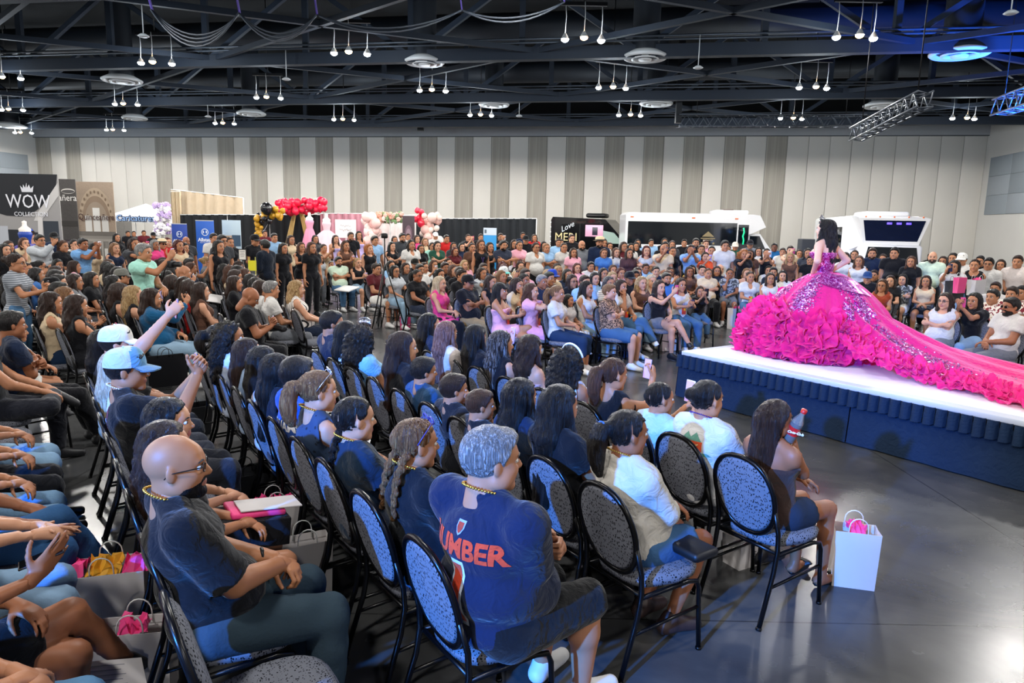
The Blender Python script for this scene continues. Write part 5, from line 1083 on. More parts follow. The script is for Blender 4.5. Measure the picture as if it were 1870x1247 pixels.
def spec_of(code, res):
    """code: sex+hair+arms+neck, e.g. 'flLc' woman, long hair, hands in lap, crew neck"""
    sx, hs, arms, nk = code[0], code[1], code[2], code[3]; fem = sx in 'fc'
    A = {'l': dict(lh='lap', rh='lap'), 'x': dict(lh='cross', rh='cross', lk='fist', rk='fist'), 'p': dict(lh='lap', rh='phone', rk='grip'), 'P': dict(lh='phone', rh='phone', lk='grip', rk='grip'), 'h': dict(lh='lap', rh='chin', rk='fist'), 'q': dict(lh='phonelow', rh='phonelow', lk='grip', rk='grip'),
         'f': dict(lh='front', rh='front'), 'd': dict(lh='side', rh='side'), 't': dict(lh='thigh', rh='thigh')}[arms]
    N_ = {'c': dict(neck='crew', sleeve=.55), 't': dict(neck='tank'), 's': dict(neck='strapless'), 'L': dict(neck='crew', sleeve=1.95), 'v': dict(neck='v', sleeve=.6)}[nk]
    s = dict(fem=fem, hair=HD[hs][0], hlen={'l': .36, 'v': .34, 'c': .24, 'b': .32, 'o': .16, 'p': .2}.get(hs, .1), res=res); s.update(A); s.update(N_); return s
_n = [0]
def crowd(grp, x, y, D, code, hc, top, bot, skin='m', ang=None, res=2.0, yaw=0.0, sc=None, loc=None, fat=0.0, pants=1.92, legs='sit', beard=0.0, acc=None, topm=None, extra=None, desc=None, dress=False):
    _n[0] += 1; sit = D == 0; s = spec_of(code, res); fat = 0.0 if fat < .25 else .5; s.update(sit=sit, hseed=0, lean=-.08 if sit else 0.0, pants=pants, fat=fat, legs=legs, yaw=round(yaw, 1), dress=dress)
    if beard: s['beard'] = beard
    if code[0] in 'cz': s['sc'] = .76; s['legs'] = 'child' if sit else 'sit'
    if sc: s['sc'] = sc
    if extra: s.update(extra)
    rs = 1.0
    if loc is None:
        ht = (1.285 if s['fem'] else 1.31) if sit else (1.655 if s['fem'] else 1.70)
        k = s.get('sc', 1.0)
        if sit: p = at_z(x, y, .47 + (ht - .47) * k)
        else:
            p = at_d(x, y, D); k2 = p.z / ht
            rs = k2 if not sc else sc; s.pop('sc', None)
            rs = min(1.14, max(.70, rs))
        loc = Vector((p.x, p.y, 0))
    if ang is None: ang = math.atan2(MPOS.y - loc.y, MPOS.x - loc.x) + random.uniform(-.12, .12)
    col, cn = COLS[top]; hn = HD[code[1]][1]
    d = desc or ('%s %sperson with %s%s hair in %s %s' % ('seated' if sit else 'standing', 'young ' if code[0] in 'cz' else '', hn + ' ', HN[hc], cn if topm is None else topm[1], {'c': 'tee', 't': 'sleeveless top', 's': 'strapless top', 'L': 'long-sleeved top', 'v': 'top'}[code[3]]) if code[1] != '0' else '%s person with shaven head in %s tee' % ('seated' if sit else 'standing', cn))
    dn = bot in ('j', 'lj', 'dj')
    r, f, pt = person(loc, ang, d, skin=skin, hc=hc, top=col if topm is None else topm[0], bot=BOTS[bot], botdenim=dn, shoe=random.choice(('#17171b', '#dcdad6', '#2a2d33', '#e6e4e0')), **s)
    if rs != 1.0: r.scale = (rs, rs, rs)
    CROWD.append((grp, x, r, d, sit)); r['px'] = 0; del r['px']
    if acc: acc(r, f)
    if sit and grp != 'lap': 
        c, s_ = math.cos(ang), math.sin(ang); ch = chair((loc.x + .11 * c, loc.y + .11 * s_, 0), ang, '', 'audience chairs'); CROWD_CH.append((grp, x, ch, d)); CH_OF[r.name] = ch
    if code[2] in 'pPq' and _n[0] % 1 == 0:
        PHONES.append((r, f, d))
    return r, f, pt
CROWD_CH, PHONES, CH_OF = [], [], {}
def acap(c1, c2=None): return lambda r, f: cap(r, f, m_cloth(c1), m_cloth(c2 or c1))
def aglass(r, f): glasses(r, f)
def asun(r, f): glasses(r, f, dark=True)
def alany(r, f):
    NB = f['NB']; P_ = f['P']; fr = float(NB[0]) + .17; MB().tube([(NB[0], .07, NB[2] + .02), (fr - .02, .03, NB[2] - .14), (fr - .01, 0, NB[2] - .26), (fr - .02, -.03, NB[2] - .14), (NB[0], -.07, NB[2] + .02)], .005, 4).build('lanyard', m_cloth('#6d55a8'), r)
    b = MB().box((fr, 0, NB[2] - .32), (.006, .075, .11)).build('badge', m_cloth('#e0482f'), r); MB().box((fr + .004, .015, NB[2] - .29), (.004, .035, .04)).build('badge_print', m_cloth('#f0b32a'), b)
def ahat(r, f):
    HC, R_, k = f['head']; MB().lathe([(.165 * k, .055 * k), (.11 * k, .05 * k), (.105 * k, .13 * k), (.05 * k, .155 * k), (.001, .145 * k)], 20, tuple(HC)).build('straw_hat', mat('straw', '#cdb894', .8), r)
    MB().lathe([(.112 * k, .055 * k), (.110 * k, .085 * k)], 20, tuple(HC)).build('hat_band', black, r)
A_ = 'across'; Lf = 'left'; St = 'stand'; Ri = 'right'
# --- front of the block beyond the runway's end (nearer people are finer)
F1 = 1.8
crowd(A_, 927, 517, 0, 'fbqs', 'k', 'p', 'p', 'm', res=F1, legs='crossL', dress=True, pants=.6, extra=dict(hlen=.3), acc=alany)
crowd(A_, 967, 518, 0, 'fvPc', 'br', 'p', 'p', 'l', res=F1, pants=.7, acc=alany)
crowd(A_, 1013, 521, 0, 'fplc', 'lb', 'w', 'dj', 'm', res=F1, fat=.2, pants=1.55)
crowd(A_, 1046, 538, 0, 'cvlc', 'k', 'w', 'w', 'm', res=F1)
crowd(A_, 1067, 514, 0, 'fllt', 'k', 'w', 'lj', 'm', res=F1, acc=alany)
crowd(A_, 1115, 519, 0, 'fsxc', 'lb', 'be', 'j', 'l', res=F1, fat=.4, pants=1.0, topm=(LEO, 'leopard print'))
crowd(A_, 1136, 511, 0, 'flhv', 'b', 'w', 'j', 'm', res=F1, legs='crossL', acc=alany)
crowd(A_, 1173, 505, 0, 'fvlt', 'bl', 'br', 'lj', 'l', res=F1, acc=alany, extra=dict(hlen=.3))
crowd(A_, 1206, 512, 0, 'flpt', 'b', 'k', 'g', 'l', res=F1, legs='crossL', pants=.4)
crowd(A_, 1245, 508, 0, 'flqt', 'b', 'w', 'j', 'm', res=F1, acc=alany)
crowd(A_, 1279, 524, 0, 'clPc', 'b', 'k', 'j', 'm', res=F1)
crowd(A_, 1294, 490, 0, 'fuxc', 'br', 'be', 'k', 'm', res=F1, fat=.8, acc=alany)
crowd(A_, 1309, 482, 0, 'm0lc', 'gr', 'w', 'g', 'l', fat=.5)
crowd(A_, 1336, 490, 0, 'fphc', 'k', 'lg', 'g', 't', res=F1, topm=(GREYP, 'grey check'), pants=.9)
crowd(A_, 1375, 496, 0, 'fplv', 'b', 'w', 'j', 'm', res=F1, acc=alany)
crowd(A_, 1404, 498, 0, 'fllt', 'b', 'w', 'dj', 'm', res=F1)
crowd(A_, 1430, 494, 0, 'flxc', 'k', 'w', 'k', 'l')
# the staggered aisle side
crowd(A_, 622, 469, 0, 'mdxc', 'k', 'gm', 'j', 'm', res=F1, fat=.3, beard=1.2)
crowd(A_, 652, 471, 0, 'fpqt', 'bl', 'k', 'lj', 'l', res=F1, pants=.85)
crowd(A_, 688, 481, 0, 'mslc', 'b', 'bu', 'w', 'm', res=F1, pants=.92)
crowd(A_, 722, 485, 0, 'fltc', 'k', 'lg', 'lj', 'm', res=F1, acc=aglass)
crowd(A_, 763, 492, 0, 'fptc', 'k', 'k', 'n', 't', res=F1, fat=.7, acc=lambda r, f: (aglass(r, f), alany(r, f)))
crowd(A_, 805, 505, 0, 'fllt', 'pl', 'hp', 'k', 'l', res=F1, extra=dict(hlen=.4), dress=True)
crowd(A_, 856, 503, 0, 'msxc', 'k', 'k', 'kh', 't', res=F1, fat=.5, acc=acap('#14110f'))
crowd(A_, 605, 477, 0, 'cphc', 'b', 'ru', 'g', 'm', acc=lambda r, f: head_sunglasses(r, f, mat('white_plastic', '#e6e6e6', .3)))
crowd(A_, 898, 503, 0, 'fvlt', 'b', 'k', 'k', 'm', fat=.6)
crowd(A_, 946, 508, 0, 'flhc', 'b', 'be', 'k', 'm')
crowd(A_, 991, 502, 0, 'mGlc', 'gr', 'n', 'k', 't'); crowd(A_, 1010, 493, 0, 'mslc', 'k', 'be', 'k', 'm', acc=lambda r, f: (cap(r, f, m_cloth('#1d3f9a'), m_cloth('#1d3f9a')), asun(r, f)))
crowd(A_, 1046, 502, 0, 'fllc', 'b', 'k', 'k', 'm', acc=aglass); crowd(A_, 1068, 502, 0, 'mslc', 'b', 'lb', 'k', 'm'); crowd(A_, 1110, 505, 0, 'fllc', 'hl', 'w', 'k', 'm', topm=(WSTR, 'white striped')); crowd(A_, 1151, 497, 0, 'mslc', 'k', 'k', 'k', 't', acc=acap('#111216'))
crowd(A_, 1191, 502, 0, 'fvlv', 'pl', 'be', 'k', 'l'); crowd(A_, 1218, 498, 0, 'mslc', 'k', 'b', 'k', 'm', beard=1.0, fat=.3); crowd(A_, 1236, 478, 0, 'mdlc', 'k', 'dg', 'k', 'm', fat=.4); crowd(A_, 1264, 484, 0, 'fllc', 'k', 'y', 'k', 'm'); crowd(A_, 1200, 480, 0, 'fvlc', 'bl', 'gm', 'k', 'l')
for x, y, c, h, t, sk in [(759, 473, 'mspc', 'k', 'k', 'm'), (776, 479, 'fppc', 'b', 'w', 'm'), (804, 491, 'fllc', 'k', 'k', 'm'), (813, 479, 'mdlc', 'b', 'k', 't'), (829, 484, 'fvlc', 'br', 'k', 'l'), (844, 492, 'msxc', 'b', 'k', 'm'), (849, 475, 'fvlv', 'bl', 'p', 'l'), (820, 471, 'fplc', 'b', 'w', 'l'), (885, 489, 'fvpc', 'b', 'lg', 'm'), (917, 488, 'mspc', 'k', 'k', 'm'), (955, 487, 'fplt', 'lb', 'be', 'l'), (934, 466, 'fxlc'.replace('x', 'u'), 'b', 'k', 'm'), (1355, 480, 'mslc', 'k', 'k', 'm'), (1374, 478, 'fplt', 'b', 'be', 'm'), (1362, 490, 'fols', 'lb', 'w', 'l'), (1402, 485, 'folc', 'k', 'w', 'm'), (1413, 488, 'mdlc', 'k', 'n', 'm')]:
    crowd(A_, x, y, 0, c, h, t, random.choice('kkg'), sk, acc=(acap('#12130f') if (x in (759, 1355)) else acap('#d8dcd6', '#5fc3b8') if x == 917 else (lambda r, f: head_sunglasses(r, f, black)) if x == 844 else None))
# --- the block of chairs farther along the same rows
LFT = dict(ang=TH, res=2.0)
crowd(Lf, 278, 527, 0, 'flpL', 'b', 'tl', 'lj', 'm', ang=TH - .1, res=1.3, legs='sit', fat=.4)
crowd(Lf, 442, 525, 0, 'm0qc', 'k', 'k', 'k', 't', ang=TH - .3, res=1.3, fat=.8, extra=dict(nod=.5, lean=.12))
crowd(Lf, 525, 513, 0, 'fvtt', 'bl', 'w', 'n', 'l', ang=TH - .2, res=1.3, fat=.5, topm=(STRV, 'striped white'), extra=dict(hlen=.26))
crowd(Lf, 368, 516, 0, 'fllt', 'b', 'br', 'k', 'l', **LFT); crowd(Lf, 245, 522, 0, 'fvqt', 'bl', 'k', 'k', 'l', **LFT); crowd(Lf, 218, 517, 0, 'fllt', 'b', 'k', 'k', 'l', **LFT); crowd(Lf, 108, 535, 0, 'fvqt', 'b', 'be', 'dj', 'm', ang=TH, res=1.4, extra=dict(hlen=.42)); crowd(Lf, 128, 537, 0, 'fvqt', 'b', 'k', 'k', 'm', ang=TH + .15, res=1.5, acc=alany)
crowd(Lf, 95, 508, 0, 'mslc', 'k', 'be', 'k', 't', acc=acap('#131417'), **LFT); crowd(Lf, 68, 489, 0, 'fvlc', 'k', 'b', 'k', 'm', **LFT); crowd(Lf, 82, 475, 0, 'fulc', 'k', 'w', 'k', 'm', acc=aglass, **LFT); crowd(Lf, 117, 474, 0, 'flqc', 'k', 'w', 'dj', 'm', ang=TH - 1.0, res=2.0, fat=.3); crowd(Lf, 148, 475, 0, 'fllc', 'b', 'p', 'k', 'm', **LFT)
crowd(Lf, 174, 474, 0, 'fvtL', 'br', 'y', 'k', 'm', ang=TH - .5, res=1.5, topm=(YEL, 'yellow'), dress=True, acc=alany, legs='crossL'); crowd(Lf, 197, 478, 0, 'fvlc', 'k', 'be', 'k', 'm', ang=TH - .6, res=2.0, acc=aglass); crowd(Lf, 219, 492, 0, 'mslc', 'k', 'k', 'k', 'm', acc=acap('#6d6d66'), **LFT); crowd(Lf, 208, 503, 0, 'fvlc', 'k', 'k', 'k', 'm', **LFT); crowd(Lf, 49, 480, 0, 'fppt', 'b', 'hp', 'k', 'm', ang=TH - .8, res=2.0)
for x, y, c, h, t, sk in [(299, 470, 'fplt', 'b', 'be', 'm'), (312, 474, 'fllc', 'b', 'br', 'l'), (338, 472, 'mdpc', 'k', 'w', 'm'), (338, 485, 'm0lc', 'k', 'k', 'm'), (361, 469, 'fupc', 'bl', 'g', 'l'), (364, 479, 'folc', 'br', 'n', 'm'), (395, 478, 'fvlL', 'br', 'k', 'l'), (410, 482, 'fvlc', 'k', 'k', 'm'), (435, 477, 'fllc', 'b', 'k', 'l'), (431, 493, 'mdlc', 'b', 'n', 'm'), (436, 503, 'fllc', 'b', 'k', 'm'), (454, 501, 'fllc', 'k', 'k', 'm'), (469, 507, 'fvlc', 'k', 'p', 'm'), (488, 512, 'folc', 'b', 'w', 'm'), (307, 494, 'fupc', 'k', 'lv', 'm'), (320, 503, 'fllc', 'b', 'k', 'm'), (333, 505, 'fllc', 'b', 'k', 'm'), (346, 511, 'fllc', 'b', 'r', 'm'), (505, 512, 'mGlc', 'gr', 'w', 'm'), (168, 497, 'fllc', 'k', 'k', 'm'), (140, 500, 'fvlc', 'b', 'g', 'm'), (265, 478, 'fllc', 'k', 'k', 'm'), (283, 486, 'fvlc', 'b', 'n', 'm'), (20, 500, 'fllc', 'k', 'dg', 'm')]:
    crowd(Lf, x, y, 0, c, h, t, random.choice('kkg'), sk, ang=TH + random.uniform(-.3, .1), res=2.0, acc=aglass if x in (431,) else None)
crowd(Lf, 8, 572, 0, 'msxc', 'k', 'n', 'k', 't', ang=TH + .2, res=1.5, legs='fwd')
crowd(Lf, 30, 588, 0, 'czlc'.replace('z', 'l'), 'k', 'w', 'w', 'm', ang=TH + .1, res=1.5, pants=.5, sc=.8)
# --- across, to the other side of the runway
crowd(Ri, 1727, 535, 0, 'fvxt', 'b', 'w', 'g', 'l', res=1.4, fat=.25, pants=.6, acc=aglass, extra=dict(hlen=.34)); crowd(Ri, 1780, 535, 0, 'flPc', 'k', 'k', 'lj', 'm', res=1.4, legs='fwd', extra=dict(hlen=.3))
crowd(Ri, 1846, 544, 0, 'mdlc', 'k', 'w', 'g', 't', res=1.4, fat=.4, beard=1.3, acc=asun); crowd(Ri, 1840, 525, 0, 'mdlc', 'b', 'w', 'k', 'm', topm=(FLOR, 'floral'), fat=.4); crowd(Ri, 1866, 522, 0, 'mslc', 'k', 'w', 'k', 'm', topm=(FLOR, 'floral'), fat=.4); crowd(Ri, 1815, 528, 0, 'mslc', 'k', 'w', 'k', 'm', topm=(FLOR, 'floral'))
crowd('lap', 1821, 563, 0, 'zsqc', 'k', 'b', 'j', 't', res=1.5, sc=.55, loc=at_z(1826, 563, .98) * Vector((1, 1, 0)) + Vector((0, 0, .10)), desc='toddler in denim shirt on the lap of man in sunglasses')
crowd(Ri, 1654, 501, 0, 'flxL', 'k', 'lg', 'w', 'l', res=F1, pants=.5, topm=(GREYP, 'grey')); crowd(Ri, 1687, 503, 0, 'fvlt', 'b', 'be', 'k', 'm', res=F1, pants=.6); crowd(Ri, 1612, 510, 0, 'fvlt', 'br', 'ru', 'ru' if False else 'kh', 'm', acc=aglass, dress=True); crowd(Ri, 1627, 503, 0, 'fvlc', 'b', 'k', 'k', 'l'); crowd(Ri, 1585, 497, 0, 'mslc', 'k', 'k', 'k', 'm', acc=acap('#23406e')); crowd(Ri, 1597, 493, 0, 'mslc', 'b', 'k', 'k', 'm'); crowd(Ri, 1620, 487, 0, 'mdlL', 'k', 'w', 'k', 'm'); crowd(Ri, 1658, 492, 0, 'fvlt', 'bl', 'be', 'k', 'l')
# --- standing
DS = dict(arms=None)
for (x, y, D, c, h, t, b, sk, kw) in [
    (25, 460, 9.2, 'fuqc', 'b', 'g', 'j', 'm', dict(topm=(STRH, 'grey striped'), res=1.3, acc=aglass, ang=.2)), (258, 443, 10.2, 'mGpc', 'gr', 'm', 'k', 'm', dict(res=1.3, ang=-.1)), (42, 432, 16, 'flhc', 'br', 'be', 'k', 'l', {}), (70, 427, 15, 'mspL', 'k', 'lg', 'k', 'm', dict(acc=aglass, fat=.3)), (97, 424, 18, 'msdc', 'k', 'n', 'k', 'm', dict(acc=acap('#101114'))), (113, 437, 15, 'folc', 'br', 'k', 'k', 'm', dict(fat=.4)), (134, 435, 16, 'fphc', 'k', 'w', 'k', 'l', {}), (157, 434, 14.5, 'msPc', 'k', 'b', 'k', 't', dict(topm=(m_cloth('#6f9fd0'), 'sky blue'))), (181, 442, 15.5, 'fldt', 'k', 'be', 'k', 'm', {}), (196, 441, 15.5, 'fldt', 'lb', 'n', 'k', 'l', {}), (232, 432, 15, 'fvPc', 'b', 'dg', 'k', 'm', {}), (7, 443, 14, 'fldc', 'k', 'k', 'k', 'l', {}), (14, 438, 15.5, 'fldc', 'b', 'dg', 'k', 'm', {}),
    (281, 436, 17, 'fldc', 'gr', 'hp', 'k', 't', {}), (294, 436, 17.5, 'msdc', 'k', 'r', 'k', 'm', dict(acc=lambda r, f: (ahat(r, f), asun(r, f)))), (312, 432, 18, 'fudc', 'r', 'r', 'k', 'l', {}), (322, 436, 15.5, 'fvxt', 'r', 'be', 'k', 'm', dict(fat=.4)), (332, 431, 18, 'm0dc', 'k', 'dg', 'k', 't', dict(beard=1.2)), (352, 442, 16.5, 'fldc', 'k', 'dg', 'k', 'm', {}), (387, 436, 14.5, 'fldt', 'k', 'k', 'k', 'm', {}), (389, 425, 18, 'msdc', 'k', 'w', 'k', 'm', {}), (404, 428, 15.5, 'mddc', 'k', 'dg', 'k', 'm', dict(acc=aglass)), (418, 431, 16.5, 'fpdc', 'b', 'k', 'k', 'm', dict(fat=.3)), (464, 428, 17, 'msfc', 'k', 'k', 'g', 'm', dict(acc=acap('#101114'))), (485, 437, 15.5, 'mdfL', 'k', 'n', 'k', 't', dict(ang=PI * .86, topm=(m_cloth('#0f1826'), 'dark navy'))),
    (516, 442, 16.5, 'fldc', 'k', 'k', 'k', 'm', {}), (553, 441, 17.9, 'fvqt', 'br', 'k', 'k', 'm', dict(pants=.45, acc=alany)), (580, 457, 17.9, 'cvdt', 'b', 'lg', 'g', 'm', dict(sc=.82)), (505, 425, 20, 'msdL', 'k', 'lb', 'k', 'm', {}), (525, 428, 20, 'fldc', 'b', 'be', 'k', 'm', {}), (568, 440, 16, 'fldc', 'br', 'k', 'k', 'm', {}), (590, 444, 18.5, 'fuPt', 'b', 'be', 'k', 'm', {}), (612, 428, 20, 'flds', 'b', 'lv', 'k', 'l', dict(dress=True)), (640, 423, 19, 'msdc', 'b', 'k', 'k', 'm', dict(beard=1.0)), (630, 438, 15.5, 'fvqt', 'br', 'br', 'k', 'm', dict(fat=.4, acc=lambda r, f: head_sunglasses(r, f, black))), (655, 421, 22, 'flds', 'k', 'lv', 'k', 'm', dict(dress=True)), (672, 444, 15.5, 'fvdt', 'g', 'k', 'k', 'l', dict(fat=.3)), (689, 430, 17, 'mddc', 'k', 'lb', 'k', 'm', {}), (709, 440, 17, 'flxt', 'k', 'k', 'k', 'l', {}),
    (734, 425, 18.5, 'msdc', 'k', 'dg', 'k', 'm', dict(fat=.6, beard=1.0)), (761, 428, 21, 'fldc', 'b', 'hp', 'k', 'l', {}), (750, 436, 15, 'fvdv', 'k', 'w', 'k', 'm', dict(fat=.7)), (795, 424, 24, 'msdc', 'k', 'w', 'k', 'm', dict(acc=acap('#d8d6d0'))), (815, 428, 20, 'msdc', 'k', 'r', 'k', 'm', dict(fat=.3)), (802, 439, 16.5, 'foxv', 'k', 'gr', 'k', 'l', {}), (789, 441, 18, 'fpdc', 'b', 'm', 'k', 'm', {}), (768, 445, 17, 'fldc', 'b', 'k', 'k', 'm', {}), (826, 450, 16.5, 'flxc', 'r', 'bu', 'k', 'm', {}), (843, 442, 18, 'fldc', 'k', 'n', 'k', 'l', {}), (878, 436, 15.5, 'fvdt', 'br', 'k', 'k', 'm', dict(acc=alany)), (862, 442, 16.5, 'fpdc', 'b', 'br', 'k', 'm', {}), (894, 441, 16.5, 'fvqt', 'k', 'k', 'k', 'm', {}), (918, 438, 15.5, 'mdxc', 'k', 'dg', 'k', 'm', dict(beard=1.1, topm=(m_cloth('#2a3040'), 'slate'))), (948, 438, 17, 'fpxc', 'b', 'p', 'k', 'm', {}), (937, 436, 18.5, 'fldc', 'b', 'k', 'k', 'm', {}), (960, 430, 20, 'msdc', 'k', 'k', 'k', 'm', dict(acc=acap('#0e0f12'))), (955, 422, 25, 'msdc', 'k', 'n', 'k', 't', {}), (914, 425, 21.5, 'msPc', 'b', 'k', 'k', 'm', {}), (860, 427, 23, 'msPc', 'b', 'k', 'k', 'l', {}), (872, 426, 23, 'msdc', 'k', 'k', 'k', 'm', {}), (976, 426, 24, 'fvdc', 'b', 'r', 'k', 'm', {}), (978, 441, 15.5, 'fodv', 'b', 'w', 'k', 'm', dict(fat=.5, acc=aglass)),
    (1008, 443, 16.5, 'fpxc', 'lb', 'lb', 'k', 'm', {}), (1013, 435, 20, 'msdc', 'b', 'lb', 'k', 'm', {}), (1038, 442, 16.5, 'fpdc', 'b', 'w', 'k', 'm', {}), (1047, 451, 16, 'cldc', 'b', 'p', 'k', 'm', {}), (1054, 438, 16.5, 'm0dc', 'k', 'g', 'k', 'm', dict(beard=1.1, fat=.4)), (1044, 427, 20.5, 'msdc', 'b', 'k', 'k', 'l', {}), (1081, 432, 16.5, 'msdL', 'k', 'n', 'k', 'm', dict(acc=ahat, fat=.3, beard=1.1)), (1102, 434, 17.5, 'fldL', 'b', 'w', 'k', 'm', {}), (1113, 441, 19, 'fldc', 'b', 'be', 'k', 'm', {}), (1104, 452, 15.5, 'fofc', 'br', 'b', 'k', 'm', {}), (1129, 451, 16, 'fldc', 'br', 'w', 'k', 'l', {}), (1139, 440, 17, 'fldc', 'b', 'bu', 'k', 'm', {}), (1152, 443, 19, 'fldc', 'k', 'w', 'k', 'm', {}), (1162, 441, 19.5, 'fldc', 'k', 'k', 'k', 'm', {}), (1158, 452, 14.5, 'fldL', 'b', 'bu', 'k', 'm', dict(topm=(PLAID, 'dark plaid'))), (1181, 447, 15.5, 'flxt', 'r', 'lg', 'j', 'l', {}), (1206, 445, 15, 'm0pc', 'k', 'be', 'k', 't', {}), (1215, 440, 17, 'msdc', 'k', 'k', 'k', 'm', dict(beard=1.3, fat=.5)), (1178, 436, 22, 'fldc', 'k', 'lb', 'k', 'm', {}), (1188, 436, 22, 'msdc', 'k', 'lb', 'k', 'm', {}), (1202, 433, 22, 'fldc', 'k', 'k', 'k', 'm', {}),
    (1239, 449, 15.5, 'fudc', 'b', 'k', 'k', 'm', dict(fat=.3)), (1260, 445, 15, 'msPc', 'b', 'lb', 'k', 't', dict(topm=(m_cloth('#7fa3cc'), 'steel blue'))), (1271, 434, 18, 'msdc', 'k', 'k', 'k', 'm', dict(beard=1.0)), (1285, 446, 16.5, 'msdc', 'b', 'w', 'k', 'm', {}), (1293, 459, 14.8, 'folc'.replace('l', 'p'), 'b', 'o', 'k', 'l', {}), (1303, 448, 16, 'fpdc', 'k', 'w', 'k', 'm', {}), (1312, 438, 15.8, 'mddc', 'k', 'w', 'k', 'm', {}), (1289, 437, 19, 'msdc', 'br', 'p', 'k', 'l', {}), (1344, 442, 20, 'msdL', 'b', 'gr', 'k', 'm', dict(acc=acap('#d8cbb6'))), (1369, 438, 20, 'msdL', 'k', 'g', 'k', 'm', dict(acc=acap('#15151a'))), (1344, 453, 15.5, 'fcpc', 'g', 'k', 'k', 'm', {}), (1369, 454, 16, 'fldv', 'b', 'br', 'k', 'm', {}), (1400, 452, 16, 'fuPt', 'k', 'k', 'k', 'm', {}), (1415, 443, 19, 'msdc', 'k', 'tl', 'k', 'd', {}), (1444, 448, 17, 'mspt', 'b', 'be', 'k', 'l', {}), (1445, 460, 15.5, 'fvdt', 'bl', 'br', 'k', 'm', {}), (1477, 452, 16, 'fldc', 'k', 'dg', 'k', 'm', {}), (1478, 466, 14.5, 'msdc', 'k', 'k', 'k', 'm', {}), (1330, 447, 19, 'msdc', 'b', 'k', 'k', 'm', {}),
    (1594, 452, 17, 'mddc', 'b', 'n', 'k', 'm', dict(fat=.3, beard=.9)), (1635, 451, 16.5, 'mddc', 'k', 'k', 'k', 'm', dict(fat=.3)), (1570, 465, 16, 'fvdt', 'br', 'w', 'k', 'm', {}), (1545, 459, 17, 'fvdc', 'b', 'w', 'k', 'm', {}), (1562, 455, 19, 'fpdc', 'b', 'k', 'k', 'm', {}), (1616, 462, 18, 'fldc', 'b', 'k', 'k', 'm', {}), (1644, 474, 17.3, 'fvxt', 'b', 'k', 'k', 'm', dict(fat=.4)), (1674, 466, 16, 'fldc', 'br', 'k', 'k', 'm', {}), (1690, 476, 17.0, 'fpdc', 'b', 'k', 'k', 'm', dict(fat=.3, acc=aglass)), (1696, 458, 16, 'm0dc', 'b', 'gm', 'k', 'l', dict(beard=1.3, fat=.5)), (1742, 460, 16.5, 'fldc', 'k', 'k', 'lj', 'm', {}), (1745, 473, 13.4, 'flpc', 'k', 'w', 'lj', 'm', {}), (1759, 462, 15, 'msdc', 'k', 'w', 'k', 'm', dict(acc=acap('#dcdad4'))), (1782, 471, 14, 'fpxt', 'b', 'k', 'j', 'm', {}), (1811, 470, 14.2, 'mddL', 'k', 'w', 'k', 'm', dict(acc=aglass)), (1857, 465, 14, 'msfc', 'b', 'w', 'k', 'm', dict(topm=(m_cloth('#cfc4be'), 'pale'))), (1793, 466, 16, 'msdc', 'k', 'k', 'k', 'm', {}), (1533, 455, 20, 'fvdc', 'br', 'k', 'k', 'm', {}),
    (212, 425, 22, 'fldL', 'k', 'k', 'k', 'm', {}), (233, 421, 30, 'msdc', 'k', 'k', 'k', 'm', {}), (244, 421, 31, 'fpdc', 'k', 'dg', 'k', 'm', {}), (262, 420, 30, 'msdc', 'b', 'bu', 'k', 'm', {}), (279, 424, 28, 'msdc', 'k', 'k', 'k', 'm', dict(acc=acap('#0d0e11'))), (483, 420, 27, 'msdc', 'b', 'bu', 'k', 'm', {}), (575, 428, 23, 'fldc', 'k', 'dg', 'k', 'm', {}), (720, 430, 22, 'fldc', 'b', 'w', 'k', 'm', {}), (745, 426, 24, 'msdc', 'b', 'w', 'k', 'm', {}), (776, 433, 20, 'fvdc', 'lb', 'be', 'k', 'l', {}), (828, 441, 19, 'fldc', 'b', 'dg', 'k', 'm', {}), (1000, 440, 20, 'fldc', 'k', 'k', 'k', 'm', {}), (1025, 436, 22, 'msdc', 'k', 'k', 'k', 'm', {}), (1228, 438, 20, 'fldc', 'b', 'dg', 'k', 'm', {}), (1250, 436, 21, 'msdc', 'k', 'k', 'k', 'm', {}), (1386, 450, 18, 'fldc', 'k', 'w', 'k', 'm', {}), (1430, 452, 18, 'msdc', 'b', 'w', 'k', 'm', {}), (1460, 454, 18, 'fldc', 'b', 'g', 'k', 'm', {}), (1720, 466, 17, 'fldc', 'b', 'dg', 'k', 'm', {}), (1828, 472, 16, 'fldc', 'b', 'w', 'k', 'm', {})]:
    if 600 < x < 1500: D = max(D * 1.14, 18.0)
    crowd(St, x, y, D, c, h, t, b, sk, **kw)
